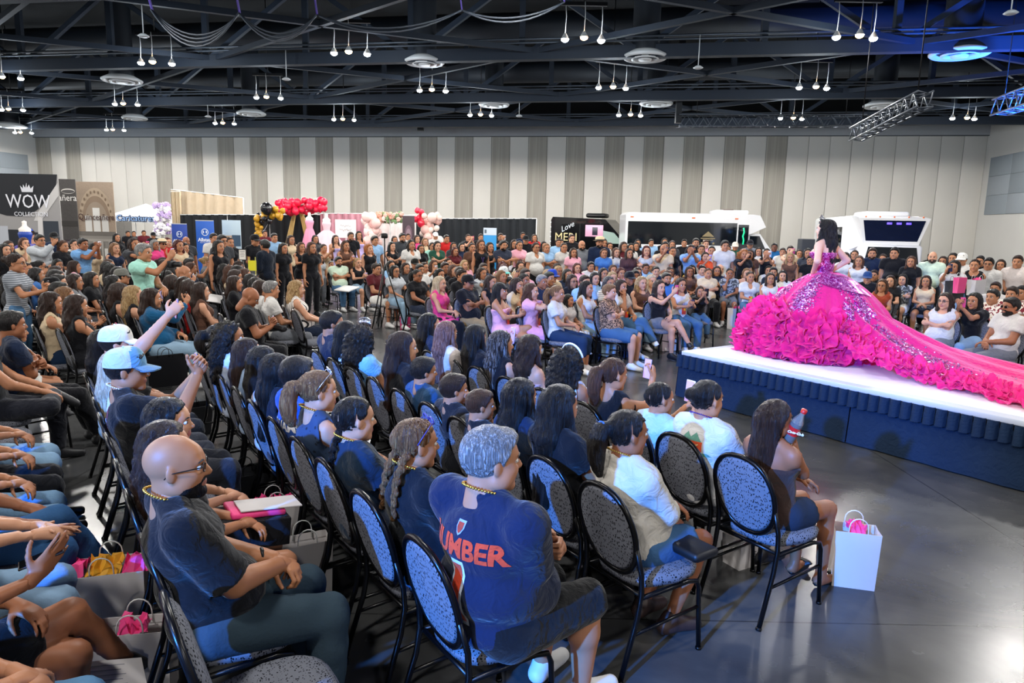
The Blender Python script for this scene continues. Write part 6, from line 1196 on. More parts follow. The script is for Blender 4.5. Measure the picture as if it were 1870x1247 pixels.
# --- fill the seats that show only a head between others
taken = [(p.location.x, p.location.y) for p in PEOPLE]
def free(p, d=.42): return all((p.x - a) ** 2 + (p.y - b) ** 2 > d * d for a, b in taken)
FR = random.Random(21); fills = []
def rnd_code(F):
    if F.random() < .72: return 'f' + F.choice('lllvvvpo') + F.choice('lllhpqx') + F.choice('ccct'), F.choice(['k', 'k', 'b', 'b', 'b', 'br', 'lb', 'bl', 'r'])
    return 'm' + F.choice('ssd') + F.choice('llx') + 'c', F.choice(['k', 'k', 'b'])
def to_px(p):
    v = np.array([p.x, p.y, p.z - CAM_H]); w_ = v @ _f; return 935 + FPX * (v @ _r2) / w_, 623.5 - FPX * (v @ _u2) / w_
for k in range(1, 8):
    v0 = 9.5 + .98 * k; n = 15
    for j in range(n):
        u0 = 6.3 + .12 * k + .52 * j; p = uv(u0 + FR.uniform(-.06, .06), v0 + FR.uniform(-.08, .08)); x, y = to_px(Vector((p.x, p.y, 1.25)))
        if not (560 < x < 1475) or not free(p) or FR.random() < .34: continue
        taken.append((p.x, p.y)); c, h = rnd_code(FR); crowd(A_, x, y, 0, c, h, FR.choice(['k', 'k', 'k', 'w', 'w', 'dg', 'n', 'lg', 'be', 'p', 'bu', 'br', 'lb']), 'k', FR.choice('lmmmt'), loc=Vector((p.x, p.y, 0)), res=2.0)
for k, ub in enumerate((2.95, 1.98, 1.02, .10, -.85)):
    for j in range(12):
        v0 = 9.75 + .5 * j; p = uv(ub + .21 + FR.uniform(-.05, .05), v0); x, y = to_px(Vector((p.x, p.y, 1.25)))
        if not (-40 < x < 560) or not free(p, .45): continue
        empty_seat = v0 < 12.6 and k < 3
        if empty_seat and FR.random() < .85:
            q = uv(ub + .325, v0); taken.append((p.x, p.y)); ch = chair((q.x, q.y, 0), TH, '', 'audience chairs'); CROWD_CH.append((Lf, x, ch, None)); continue
        if FR.random() < .4: continue
        taken.append((p.x, p.y)); c, h = rnd_code(FR); crowd(Lf, x, y, 0, c, h, FR.choice(['k', 'k', 'k', 'w', 'dg', 'n', 'lg', 'be', 'p']), 'k', FR.choice('lmmmt'), ang=TH + FR.uniform(-.2, .1), loc=Vector((p.x, p.y, 0)), res=2.0)
for k in range(3):
    for j in range(7):
        p = uv(12.6 + .98 * k, 1.5 + .9 * j + .3 * k); x, y = to_px(Vector((p.x, p.y, 1.25)))
        if not (1800 < x < 1890) or not free(p, .5): continue
        if 1690 < x < 1800 and y < 560: continue
        taken.append((p.x, p.y)); c, h = rnd_code(FR); crowd(Ri, x, y, 0, c, h, FR.choice(['k', 'k', 'w', 'n', 'b']), 'k', FR.choice('mmt'), loc=Vector((p.x, p.y, 0)), res=2.0)
# --- nobody sits or stands inside a neighbour
mv = [c for c in CROWD if c[0] != 'lap']; ch_of = CH_OF
pos = np.array([[c[2].location.x, c[2].location.y] for c in mv]); p0 = pos.copy(); fixed = np.array([[p.location.x, p.location.y] for p in PEOPLE if p.name not in {c[2].name for c in mv}])
for it in range(14):
    for i in range(len(pos)):
        d = pos - pos[i]; L_ = np.hypot(d[:, 0], d[:, 1]); js = np.where((L_ < .47) & (L_ > 1e-6))[0]
        for j in js: push = (.47 - L_[j]) * .5 * d[j] / L_[j]; pos[i] -= push; pos[j] += push
        d = fixed - pos[i]; L_ = np.hypot(d[:, 0], d[:, 1]); js = np.where((L_ < .47) & (L_ > 1e-6))[0]
        for j in js: pos[i] -= (.47 - L_[j]) * d[j] / L_[j]
for c, a, b in zip(mv, pos, p0):
    dv = Vector((a[0] - b[0], a[1] - b[1], 0)); c[2].location += dv
    if c[2].name in ch_of: ch_of[c[2].name].location += dv
# --- labels that single each one out: the order along its block
ZONES = [(100, 'below crown banner'), (210, 'below script banners'), (312, 'below white tent'), (400, 'below blue banners'), (500, 'below black drape'), (600, 'below red balloons'), (700, 'below pink forms'), (820, 'below blush balloons'), (985, 'below sky-blue sign'), (1140, 'below black van'), (1320, 'below long bus'), (1500, 'beside gown front'), (1700, 'below front-facing bus'), (9999, 'below grey boards')]
def zone(x): return next(z for m_, z in ZONES if x < m_)
GRP = {A_: 'audience facing the runway end', Lf: 'audience beyond the aisle', St: 'standing audience', Ri: 'audience across the runway'}
base = {}
for c in CROWD:
    if c[0] == 'lap': continue
    lb = c[3].replace(' person with', ' person,').replace(' hair in', ' hair,') + {A_: ' facing us', Lf: ' beyond aisle', St: '', Ri: ' across runway'}[c[0]] + ', ' + zone(c[1]); base.setdefault(lb, []).append(c)
for lb, mem in base.items():
    mem.sort(key=lambda c: c[1])
    for i, c in enumerate(mem):
        t_ = lb if len(mem) == 1 else lb + ', %s such from banners' % nth(i + 1)
        if len(t_.split()) > 14: t_ = t_.replace(' person,', ',', 1)
        if len(t_.split()) > 14: t_ = t_.replace('dark brown', 'brown')
        if len(t_.split()) > 16: t_ = t_.replace(' such from banners', '')
        c[2]['label'] = t_; c[2]['group'] = GRP[c[0]]
who = {c[2].name: c[2]['label'] for c in CROWD}; under = {v.name: k for k, v in ch_of.items()}
n_e = 0; used_l = set()
for (g, x, ch, d) in sorted(CROWD_CH, key=lambda c: c[1]):
    if d is None or ch.name not in under: n_e += 1; t_ = 'empty dark banquet chair beyond the aisle, %s from the banners' % nth(n_e)
    else: t_ = 'chair under ' + who[under[ch.name]].replace(' person,', ',', 1)
    t_ = t_ if len(t_.split()) <= 16 else t_.replace(' such from banners', '').replace(' beyond aisle', '').replace(' facing us', '')
    while t_ in used_l: n_e += 1; t_ = 'dark banquet chair in the audience, %s from the banners' % nth(n_e)
    used_l.add(t_); ch['label'] = t_
PC = ['#101014', '#e9e6ee', '#d84f86', '#2a3350', '#1b1c20', '#b8a7d4']
for i, (r, f, d) in enumerate(PHONES):
    t_ = 'phone held by ' + r['label'].replace(' person,', ',', 1); t_ = t_ if len(t_.split()) <= 16 else t_.replace(' such from banners', '').replace(' beyond aisle', '').replace(' facing us', '')
    phone(r, f, -1, t_, PC[i % 6], screen=False)
print('PEOPLE', len(PEOPLE), 'CHAIRS', len(CHAIRS))
# ------------------------------------------------------------------ stands along the wall, vehicles
def fpx(x, y, D): return at_d(x, y, D)
class Flat:
    """a thin hanging panel at distance D that spans the given rectangle; art() adds flat prints on its face"""
    def __init__(s, name, x0, x1, ytop, z0, D, m, label, cat, group=None, th=.03, yaw=0.0, zt=None):
        a, b = at_d(x0, ytop, D), at_d(x1, ytop, D); s.w = b.x - a.x; s.z0 = z0; s.z1 = zt if zt else (a.z + b.z) / 2; s.h = s.z1 - z0
        s.o = empty(name, ((a.x + b.x) / 2, D, 0), yaw); tag(s.o, label, cat, group); MB().rbox((0, 0, z0 + s.h / 2), (s.w, th, s.h), .006).build('panel', m, s.o); s.th = th; s.n = 0
    def art(s, poly, col, name='print', rough=.8, flip=False):      # poly in 0..1 (x right, y up)
        s.n += 1; y = -s.th / 2 - .003 - .0016 * s.n; MB().add([((px - .5) * s.w, y, s.z0 + py * s.h) for px, py in poly], [tuple(range(len(poly)))]).build(name, mat('print', col, rough), s.o); return s
    def rect(s, x0, y0, x1, y1, col, name='print'): return s.art([(x0, y0), (x1, y0), (x1, y1), (x0, y1)], col, name)
    def ell(s, cx, cy, rx, ry, col, name='print', a0=0, a1=2 * PI): return s.art([(cx + rx * math.cos(a0 + (a1 - a0) * i / 20), cy + ry * math.sin(a0 + (a1 - a0) * i / 20)) for i in range(21 if a1 - a0 < 6 else 20)], col, name)
    def word(s, body, cx, cy, size, col, sx=1.0, bold=0.0, shear=0.0):
        s.n += 1; return text(body, size, mat('print', col, .7), s.o, frame(((cx - .5) * s.w, -s.th / 2 - .004 - .0016 * s.n, s.z0 + cy * s.h), (1, 0, 0), (0, 0, 1)), sx=sx, bold=bold, shear=shear)
b = Flat('hanging_banner', -60, 105, 317, 0.0, 21, m_cloth('#9a9794'), 'tall banner with crown, large white letters and blue gown print', 'banner')
b.rect(0, 0, 1, 1, '#8f8c89').rect(.02, 0, .40, .55, '#a9abb0').rect(.40, .05, .58, .52, '#15181f').rect(.62, .05, .74, .5, '#23262c').rect(.80, .1, .97, .60, '#2a3038').rect(.43, .10, .55, .28, '#c9bf8a')
b.art([(0, 1), (1, 1), (.97, .86), (.86, .76), (.72, .68), (.56, .635), (.40, .64), (.22, .68), (0, .76)], '#14161b').art([(1, .93), (1, .82), (.78, .60), (.70, .60), (.74, .66)], '#b9b6b2').art([(.75, .66), (.80, .62), (.76, .0), (.70, 0)], '#c4c0bb')
b.art([(.40, .02), (.94, .02), (.90, .14), (.80, .25), (.72, .29), (.62, .29), (.52, .22)], '#123a94', 'gown_print').art([(.60, .29), (.735, .29), (.74, .385), (.70, .40), (.63, .40), (.59, .385)], '#1a4bb4', 'gown_print').art([(.64, .40), (.70, .40), (.72, .425), (.685, .44), (.655, .44), (.62, .425)], '#c9947a', 'figure_print').ell(.667, .475, .028, .032, '#c9947a', 'figure_print').ell(.667, .497, .034, .024, '#2a1a16', 'figure_print').art([(.645, .512), (.69, .512), (.667, .535)], '#1f4fc0')
b.art([(.575, .39), (.60, .40), (.58, .31), (.545, .27), (.535, .29)], '#c9947a').art([(.74, .40), (.765, .39), (.80, .28), (.785, .27), (.755, .31)], '#c9947a')
b.word('WOW', .66, .76, .56, '#d8d8dc', sx=.80); b.word('COLLECTION', .68, .655, .17, '#d8d8dc', sx=.95)
b.art([(.60, .845), (.72, .845), (.735, .90), (.70, .875), (.685, .91), (.66, .88), (.66, .925), (.64, .88), (.62, .91), (.615, .875), (.585, .90)], '#c9c9cd', 'crown_print')
b = Flat('hanging_banner', 107, 137, 327, 0.0, 23.5, m_cloth('#4d4a48'), 'narrow dark banner with white script ending, magazine cover below', 'banner')
b.rect(.1, 0, .95, .42, '#3a2f36').rect(.12, .03, .55, .40, '#8a6f80').ell(.4, .22, .2, .12, '#c9a9b4').rect(.62, .18, .9, .32, '#dcdcdc').rect(.68, .2, .84, .29, '#2a2a30').rect(0, .55, 1, .6, '#35322f'); b.word('añera', .48, .82, .30, '#e6e2dc', sx=.9); b.rect(.60, .345, .9, .36, '#d8d3cb').rect(.62, .37, .86, .38, '#d8d3cb'); b.ell(.55, .885, .42, .025, '#d8d3cb').ell(.55, .882, .40, .018, '#4d4a48')
b = Flat('hanging_banner', 138, 206, 332, 0.0, 24.5, m_cloth('#a08e7c'), 'brown arch-window banner with long dark script lettering', 'banner')
b.rect(0, 0, 1, .50, '#8d877f').ell(.5, .60, .47, .34, '#b39f88', a0=0, a1=PI).ell(.5, .60, .38, .26, '#8f7a66', a0=0, a1=PI).ell(.5, .60, .31, .20, '#9c8b79', a0=0, a1=PI).rect(.19, .5, .37, .66, '#d9d6cf', 'window_print').rect(.41, .5, .60, .74, '#dedbd4', 'window_print').rect(.64, .5, .82, .66, '#d9d6cf', 'window_print').rect(0, .46, 1, .50, '#6f6962').rect(0, .40, 1, .425, '#a39c93')
for i in range(13): a = PI * (i + .5) / 13; b.ell(.5 + .425 * math.cos(a), .60 + .30 * math.sin(a), .022, .016, '#7a6552')
for x in (.16, .38, .60, .80): b.rect(x, .0, x + .05, .40, '#aaa49b')
for x in (.24, .46, .68): b.rect(x, .22, x + .09, .33, '#d3cfc8', 'window_print'); b.rect(x - .005, .02, x + .10, .17, '#4e4a45')
b.word('Quinceañera', .52, .645, .31, '#4a2c2c', sx=.78)
for (x0, x1, yt, D, c, lab) in [(313, 341, 408, 26, '#1c3f96', 'darker blue roll-up banner with round emblem beside cream drape'), (357, 390, 402, 25, '#1257b8', 'bright blue roll-up banner with white emblem and lettering')]:
    b = Flat('roll_up_banner', x0, x1, yt, .06, D, mat('banner_vinyl', c, .5), lab, 'banner', 'blue roll-up banners'); b.rect(0, .985, 1, 1, '#b9bcc2'); b.ell(.5, .80, .20, .06, '#dfe6f0', 'emblem').ell(.5, .80, .165, .048, c, 'emblem').art([(.38, .775), (.46, .79), (.44, .83), (.38, .82)], '#dfe6f0', 'emblem').art([(.62, .775), (.54, .79), (.56, .83), (.62, .82)], '#dfe6f0', 'emblem')
    b.word('Allstate', .5, .67, .17, '#eef2f8', bold=.004, sx=.95); b.word("You're in good hands.", .52, .625, .045, '#eef2f8'); b.art([(.3, .38), (.62, .34), (.95, .40), (.8, .44), (.5, .42)], '#dfe6f0'); MB().rbox((0, 0, .04), (b.w * 1.05, .22, .08), .02).build('base', ALU, b.o)
b = Flat('roll_up_banner', 405, 439, 402, .06, 25.5, mat('banner_vinyl', '#a9bcc6', .5), 'pale grey roll-up banner with photo panels beside black drape', 'banner'); b.rect(.02, .55, .52, .74, '#b89a7c').rect(.52, .56, .98, .75, '#3c5266').rect(.30, .42, .72, .56, '#6a5a50').rect(.02, .05, .98, .42, '#d8dde0'); MB().rbox((0, 0, .04), (b.w * 1.05, .22, .08), .02).build('base', ALU, b.o)
b = Flat('roll_up_banner', 883, 907, 416, .06, 24, mat('banner_vinyl', '#1f8fd0', .5), 'sky blue roll-up sign with white header in the crowd', 'banner'); b.rect(0, .88, 1, 1, '#cfdbe6').rect(.08, .91, .24, .97, '#5a6a78')
for i in range(5): b.rect(.12, .68 - .12 * i, .8 - .1 * (i % 2), .70 - .12 * i, '#bfe0f4', 'text_line')
MB().rbox((0, 0, .04), (b.w * 1.05, .22, .08), .02).build('base', ALU, b.o)
def drape(x0, x1, ytop, z0, D, col, label, yb=None, waves=9, sag=0.0, posts=True, y1=None):
    a = at_d(x0, ytop, D); c = at_d(x1, y1 if y1 else ytop, D); w = c.x - a.x; o = empty('pipe_drape', ((a.x + c.x) / 2, D, 0)); tag(o, label, 'drape', 'pipe and drape walls'); n = max(24, int(w * waves)); P = []
    if yb: z0 = at_d((x0 + x1) / 2, yb, D).z
    for i in range(7):
        t = i / 6; P.append([(-w / 2 + w * j / n, .10 * math.sin(j * 1.9 + .3 * math.sin(i)) + .04 * math.sin(j * .7), (z0 + ((a.z + (c.z - a.z) * j / n) - z0) * t)) for j in range(n + 1)])
    MB().grid(P).build('curtain', mat('drape_cloth', col, .85, var=.12, vscale=6), o); MB().tube([(-w / 2, 0, a.z), (w / 2, 0, c.z)], .025, 6).build('rail', wht, o)
    if posts:
        for k in range(int(w // 2.6) + 2):
            xx = -w / 2 + w * k / (int(w // 2.6) + 1); MB().tube([(xx, .06, 0), (xx, .06, a.z + (c.z - a.z) * (xx + w / 2) / w)], .025, 6).build('post', wht, o)
    return o
drape(312, 443, 346, 0, 31.5, '#cdb99d', 'high cream curtain band above black drape, sloping to one side', yb=393, y1=361, waves=7)
drape(312, 329, 350, 0, 31.3, '#c9b596', 'narrow cream side curtain down to the floor', posts=False)
drape(329, 585, 392, 0, 31, '#0f1216', 'long black drape behind the blue banners'); drape(585, 672, 390, 0, 31, '#c9909c', 'rose pink drape behind the gown forms'); drape(760, 980, 399, 0, 32, '#13181d', 'black drape behind the sky blue sign'); drape(660, 760, 393, 0, 33, '#e1d6d2', 'pale drape behind the balloon columns')
o = empty('gold_curtain', at_d(545, 430, 30) * Vector((1, 1, 0))); tag(o, 'gold curtain tied open like a tent at black stand', 'curtain')
for sgn in (-1, 1):
    P = []
    for i in range(9):
        t = i / 8; P.append([(sgn * (.05 + .62 * (1 - t) ** .8 + (j / 10 - .5) * (.16 + .22 * (1 - t))), .05 * math.sin(j * 2.1), 2.75 * t) for j in range(11)])
    MB().grid(P).build('curtain_half', mat('gold_cloth', '#b8975a', .5, var=.2, vscale=5), o)
# balloons: every balloon its own part
def balloon_mesh(col, r): return MB().ball((0, 0, 0), r, 9, sc=(1, 1, 1.1)).tube([(0, 0, -r * 1.08), (0, 0, -r * 1.2)], [.2 * r, .12 * r], 6).mesh('balloon', mat('balloon', col, .18, coat=.3))
_bm = {}
def balloons(label, pts, D, stand=True):
    c = at_d(sum(p[0] for p in pts) / len(pts), sum(p[1] for p in pts) / len(pts), D); o = empty('balloon_garland', (c.x, c.y, 0)); tag(o, label, 'balloons')
    for (x, y, rp, col, dd) in pts:
        p = at_d(x, y, D + dd); r = round(rp * D / FPX / .04) * .04 or .04
        if (col, r) not in _bm: _bm[col, r] = balloon_mesh(col, r)
        q = link('balloon', _bm[col, r], o, (p.x - c.x, p.y - c.y, p.z)); q.rotation_euler = (random.uniform(-.6, .6), random.uniform(-.6, .6), 0)
    ps = [at_d(x, y, D + .1) - Vector((c.x, c.y, 0)) for (x, y, _, _, _) in pts[::3]]; MB().tube(ps + [Vector((ps[-1].x, ps[-1].y, 0))], .015, 5).build('cord', wht, o)
    return o
BR = random.Random(9)
balloons('long garland of red balloons on top of black stand', [(508 + 83 * i / 26 + BR.uniform(-2, 2), 378 - 6 * (i / 26) ** 2 + BR.uniform(-10, 8) + 3 * math.sin(i), BR.choice((5, 6, 7)), '#e0173f', BR.uniform(-.3, .3)) for i in range(46) for _ in (0,)][:46] if False else [(507 + 84 * (i % 23) / 22 + BR.uniform(-2, 2), (372 if i < 23 else 383) - 5 * ((i % 23) / 22) ** 2 + BR.uniform(-5, 5), BR.choice((5, 6, 7)), '#e0173f', BR.uniform(-.3, .3)) for i in range(46)], 30)
gp = [(514 - 2.2 * i + BR.uniform(-2, 2), 390 + 4 * math.sin(i) + BR.uniform(-5, 5), BR.choice((4, 5, 6)), '#b98a1e', BR.uniform(-.2, .2)) for i in range(16)] + [(474 + 5 * math.sin(i * 1.7) + BR.uniform(-3, 3), 392 + 2.6 * i, BR.choice((4, 5, 5)), '#b98a1e' if i % 4 else '#0e0e10', BR.uniform(-.2, .2)) for i in range(18)] + [(487, 381, 10.5, '#121215', -.3), (483, 400, 6, '#0e0e10', -.2), (492, 404, 6, '#0e0e10', -.2), (478, 405, 5, '#0e0e10', 0)]
balloons('gold and black balloon arch with one large black balloon', gp, 29)
balloons('column of pale pink and white balloons beside the gown forms', [(678 + BR.uniform(-14, 14), 397 + 50 * i / 27 + BR.uniform(-4, 4), BR.choice((7, 8, 9)), BR.choice(('#eec9c0', '#f0ddd6', '#e9bfb6')), BR.uniform(-.4, .4)) for i in range(28)], 29)
balloons('column of red and blush balloons at black drape end', [(765 + BR.uniform(-8, 8), 385 + 22 * i / 9 + BR.uniform(-3, 3), BR.choice((6, 7)), '#dc2340', BR.uniform(-.3, .3)) for i in range(10)] + [(787 + BR.uniform(-16, 16), 394 + 45 * i / 25 + BR.uniform(-3, 3), BR.choice((6, 7, 8)), BR.choice(('#ebc4b8', '#f0ddd0', '#e6b9ae')), BR.uniform(-.3, .3)) for i in range(26)], 29.5)
# dress forms
def dress_form(x, yb, D, h, col, label, wide=.75):
    p = at_d(x, yb, D); o = empty('dress_form', (p.x, p.y, 0)); tag(o, label, 'gown', 'display gowns'); rows = []
    for i in range(15):
        t = i / 14; r = wide * (1 - t ** 1.6) ** .8 + .12 if t < .98 else .13; rows.append([((r * (1 + .05 * math.sin(11 * a))) * math.cos(a), r * (1 + .05 * math.sin(11 * a)) * math.sin(a), (h - .62) * t + .02) for a in np.linspace(0, 2 * PI, 45)[:-1]])
    MB().grid(rows, wrap=True).build('skirt', m_tulle('form_tulle', col, .6, .4, 40, .2), o); MB().lathe([(.12, h - .62), (.13, h - .50), (.165, h - .38), (.17, h - .32), (.13, h - .26)], 18).build('bodice', mat('satin', col, .4), o); MB().lathe([(.14, h - .28), (.15, h - .20), (.06, h - .12), (.055, h - .05), (.06, h), (.001, h + .03)], 16).build('torso', mat('form_white', '#e6dcd4', .6), o); MB().lathe([(.25, 0), (.2, .03), (.02, .05), (.02, .4)], 14).build('stand', wht, o)
dress_form(597, 440, 27, 2.45, '#f0c6cc', 'pale pink ball gown on a white dress form', 1.0); dress_form(566, 440, 28, 2.5, '#e79ab4', 'slim pink sparkling gown on a form beside gold curtain', .32); dress_form(628, 450, 24, 1.45, '#cfc4e6', 'lavender ball gown spread low between standing people', .8); dress_form(48, 450, 19.5, 2.0, '#123a94', 'royal blue ball gown on a form below the crown banner', 1.05)
# framed boards and posters
b = Flat('poster_board', 612, 650, 401, 1.55, 28.5, mat('white_board', '#e8e6e2', .5), 'white framed board with thin script on pink drape', 'board'); MB().tube([(0, .1, 0), (0, .04, b.z0 + .3)], .025, 6).build('easel_leg', wht, b.o)
for (yy, n_, w_) in ((.66, 14, .5), (.44, 18, .6)):
    MB().tube([((-.5 + w_ * 0 + (1 - w_) / 2 + w_ * i / n_) * b.w, -b.th / 2 - .006, b.z0 + (yy + .05 * math.sin(i * 1.9) + .03 * math.sin(i * .8)) * b.h) for i in range(n_ + 1)], .006, 4).build('script_line', mat('print', '#6a6a6e', .7), b.o)
b = Flat('poster_board', 735, 757, 394, .6, 29, mat('dark_poster', '#3a2830', .6), 'dark patterned poster beside flower arrangement', 'poster'); MB().tube([(0, .1, 0), (0, .04, b.z0 + .3)], .025, 6).build('easel_leg', wht, b.o); b.ell(.5, .6, .3, .2, '#6d5560').ell(.5, .6, .2, .13, '#8f7880').rect(.1, .15, .9, .3, '#55404a')
b = Flat('partition', 212, 226, 404, 0, 33, m_cloth('#6e6b66'), 'grey fabric partition, banner-side one of two', 'partition', 'grey partitions'); b = Flat('partition', 226.5, 240, 404, 0, 33, m_cloth('#74716c'), 'grey fabric partition next to the white tent', 'partition', 'grey partitions')
# flowers
def flowers(label, x0, x1, y0, y1, D, cols, n, size, name='flower_arrangement'):
    c = at_d((x0 + x1) / 2, (y0 + y1) / 2, D); o = empty(name, (c.x, c.y, 0)); tag(o, label, 'flowers'); R4 = random.Random(n); ms = {}
    fm = [MB() for _ in cols]
    for i in range(n):
        p = at_d(R4.uniform(x0, x1), R4.uniform(y0, y1), D + R4.uniform(-.3, .3)) - Vector((c.x, c.y, 0)); m_ = R4.randrange(len(cols)); r = size * R4.uniform(.7, 1.3)
        for k in range(5): a = 2 * PI * k / 5 + R4.random(); fm[m_].ball((p.x + r * .5 * math.cos(a), p.y - .3 * r, p.z + r * .5 * math.sin(a)), r * .5, 4)
        fm[m_].ball((p.x, p.y - .45 * r, p.z), r * .35, 4)
    for mb, col in zip(fm, cols): q = mb.build('blossoms', mat('petal', col, .7), o); q['kind'] = 'stuff'
    MB().tube([(0, 0, 0), (0, 0, c.z)], .03, 6).build('stand', wht, o); return o
flowers('row of peach and white flowers on top of white stand', 690, 734, 389, 406, 29.5, ['#dfa08a', '#efe2d6', '#7a9a6a', '#e6b7a8'], 90, .09); flowers('tall white and lilac flower column beside cream curtain', 284, 311, 372, 428, 32.5, ['#ece8ee', '#c9b0e0', '#f4f0ee'], 110, .12)
t = empty('canopy_tent', at_d(270, 430, 36) * Vector((1, 1, 0))); tag(t, 'white canopy tent with outlined sign lettering', 'tent'); zt = at_d(270, 372, 36).z; ze = at_d(270, 395, 36).z
hw_, hd_ = 1.25, 1.25; MB().add([(-hw_, -hd_, ze), (hw_, -hd_, ze), (hw_, hd_, ze), (-hw_, hd_, ze), (0, 0, zt), (-hw_, -hd_, ze - .3), (hw_, -hd_, ze - .3), (hw_, hd_, ze - .3), (-hw_, hd_, ze - .3)], [(0, 1, 4), (1, 2, 4), (2, 3, 4), (3, 0, 4), (0, 5, 6, 1), (1, 6, 7, 2), (2, 7, 8, 3), (3, 8, 5, 0)]).build('canopy', m_cloth('#dfe2ea'), t)
for sx in (-1, 1):
    for sy in (-1, 1): MB().tube([(sx * hw_, sy * hd_, 0), (sx * hw_, sy * hd_, ze)], .03, 6).build('leg', wht, t)
text('Caricatures', .40, mat('print', '#1c2440', .6), t, frame((.12, -hd_ - .03, ze - .12), (1, 0, 0), (0, 0, 1)), bold=.03, depth=.02); text('Caricatures', .40, mat('print', '#8fb0dc', .6), t, frame((.12, -hd_ - .06, ze - .12), (1, 0, 0), (0, 0, 1)), depth=.02)
# yellow sign stand and framed notice among the aisle people
p = at_d(462, 520, 13.2); o = empty('sign_stand', (p.x, p.y, 0)); tag(o, 'yellow sign board on a thin folding stand in the aisle', 'sign'); z = at_d(462, 485, 13.2).z
MB().box((0, 0, z), (.15, .01, .19)).build('board', mat('yellow_board', '#d9d11f', .5), o)
for sx in (-.06, .06): MB().tube([(sx, 0, 0), (sx, 0, z + .16)], .007, 5).build('leg', mat('yellow_metal', '#b5b03a', .4), o)
p = at_d(443, 465, 13.6); o = empty('framed_notice', (p.x, p.y, 0)); tag(o, 'black framed white notice on a floor stand', 'sign'); MB().box((0, 0, p.z), (.15, .015, .22)).build('frame', black, o); MB().box((0, -.01, p.z), (.125, .008, .185)).build('sheet', mat('paper', '#dedad2', .8), o); MB().tube([(0, .01, 0), (0, .01, p.z)], .012, 6).build('post', black, o)
for i in range(4): MB().box((0, -.016, p.z + .06 - .03 * i), (.09 - .02 * (i % 2), .002, .008)).build('text_line', mat('print', '#6a6a70', .8), o)

# ---- vehicles
GLASS = mat('vehicle_glass', '#0b1118', .06, spec=.8); WHP = mat('white_paint', '#e4e4e6', .25, coat=.5); BKP = mat('black_paint', '#07080b', .12, coat=.8); TYRE = mat('tyre', '#111113', .8); RIM = mat('rim', '#9a9da2', .3, .8); ORL = mat('marker_lamp', '#d9662a', .4); GRN = mat('green_led', '#17c97c', .3, emit=1.5)
def wheel(o, x, y, r=.36):
    w = MB().lathe([(r * .55, -.11), (r * .95, -.11), (r, -.07), (r, .07), (r * .95, .11), (r * .55, .11)], 20, (x, y, r), axis='y').build('wheel', TYRE, o); MB().lathe([(.001, -.08), (r * .5, -.10), (r * .58, -.09), (r * .58, .09), (r * .5, .10), (.001, .08)], 16, (x, y, r), axis='y').build('rim', RIM, w)
def side_prism(o, poly, w, nm, m, y0=0.0): return MB().prism(poly, y0 - w / 2, y0 + w / 2, plane='xz').build(nm, m, o)
# white shuttle bus seen from its side (front to the right)
p = at_d(1143, 470, 34.5); q = at_d(1405, 470, 34.5); LB = q.x - p.x; o = empty('shuttle_bus', ((p.x + q.x) / 2, 36.0, 0), -.02); tag(o, 'white shuttle bus seen from its side in front of striped wall', 'bus', 'white shuttle buses')
h = 2.95; L2 = LB / 2; bodyp = [(-L2, .45), (L2 - 1.1, .45), (L2 - 1.1, 1.9), (L2 - .15, 2.35), (L2 - .45, h - .05), (L2 - .8, h), (-L2 + .12, h), (-L2, h - .12)]
side_prism(o, bodyp, 2.3, 'body', WHP); side_prism(o, [(L2 - 1.3, .45), (L2 + 1.0, .45), (L2 + 1.0, 1.02), (L2 + .25, 1.22), (L2 - .35, 2.02), (L2 - 1.3, 2.05)], 1.95, 'cab', WHP)
side_prism(o, [(-L2 + .12, 1.42), (L2 - 1.55, 1.42), (L2 - 1.55, 2.52), (-L2 + .12, 2.52)], 2.32, 'side_window', GLASS); side_prism(o, [(L2 - 1.48, .55), (L2 - .98, .55), (L2 - .98, 2.45), (L2 - 1.48, 2.45)], 2.325, 'door', GLASS)
MB().tube([(L2 - 1.22, -1.175, 1.5), (L2 - 1.2, -1.175, 1.7), (L2 - 1.25, -1.175, 1.9), (L2 - 1.2, -1.175, 2.1), (L2 - 1.24, -1.175, 2.3)], .035, 6).build('led_strip', GRN, o)
side_prism(o, [(L2 - .85, 1.28), (L2 - .05, 1.28), (L2 - .38, 1.92), (L2 - .85, 1.92)], 1.97, 'cab_window', GLASS); MB().add([(L2 + .20, -.85, 1.26), (L2 + .20, .85, 1.26), (L2 - .30, .8, 1.98), (L2 - .30, -.8, 1.98)], [(0, 1, 2, 3)]).build('windscreen', GLASS, o)
MB().rbox((L2 - 1.7, 0, h + .10), (1.6, 1.5, .22), .09).build('roof_unit', WHP, o); MB().rbox((L2 - 1.9, -.5, h + .215), (.5, .4, .03), .01).build('vent_grille', mat('grille', '#5a3a34', .6), o)
for x in (-L2 + .3, -.2, L2 - 1.6): MB().rbox((x, -1.16, h - .22), (.16, .03, .06), .01).build('marker_lamp', ORL, o)
for i in range(3): MB().ball((L2 - .35 + .12 * i - .1, -1.0 + .05 * i, h - .22 - .12 * i), .03, 5).build('marker_lamp', ORL, o)
mb = MB(); mb.box((.55, -1.176, 1.76), (.7, .004, .05)); mb.box((.55, -1.176, 1.68), (.5, .004, .03)); [mb.box((.55 + dx_, -1.176, 1.52), (.10, .004, .10)) for dx_ in (-.28, .28)]; mb.add([(x + .55, -1.176, z) for x, z in ((-.3, 1.84), (-.12, 2.0), (0, 2.1), (.12, 2.0), (.3, 1.84))], [(0, 1, 2, 3, 4)]); mb.build('emblem', mat('print', '#8a7a58', .5), o)
for sy in (-1, 1): wheel(o, -L2 + 1.5, sy * .98); wheel(o, L2 + .15, sy * .85)
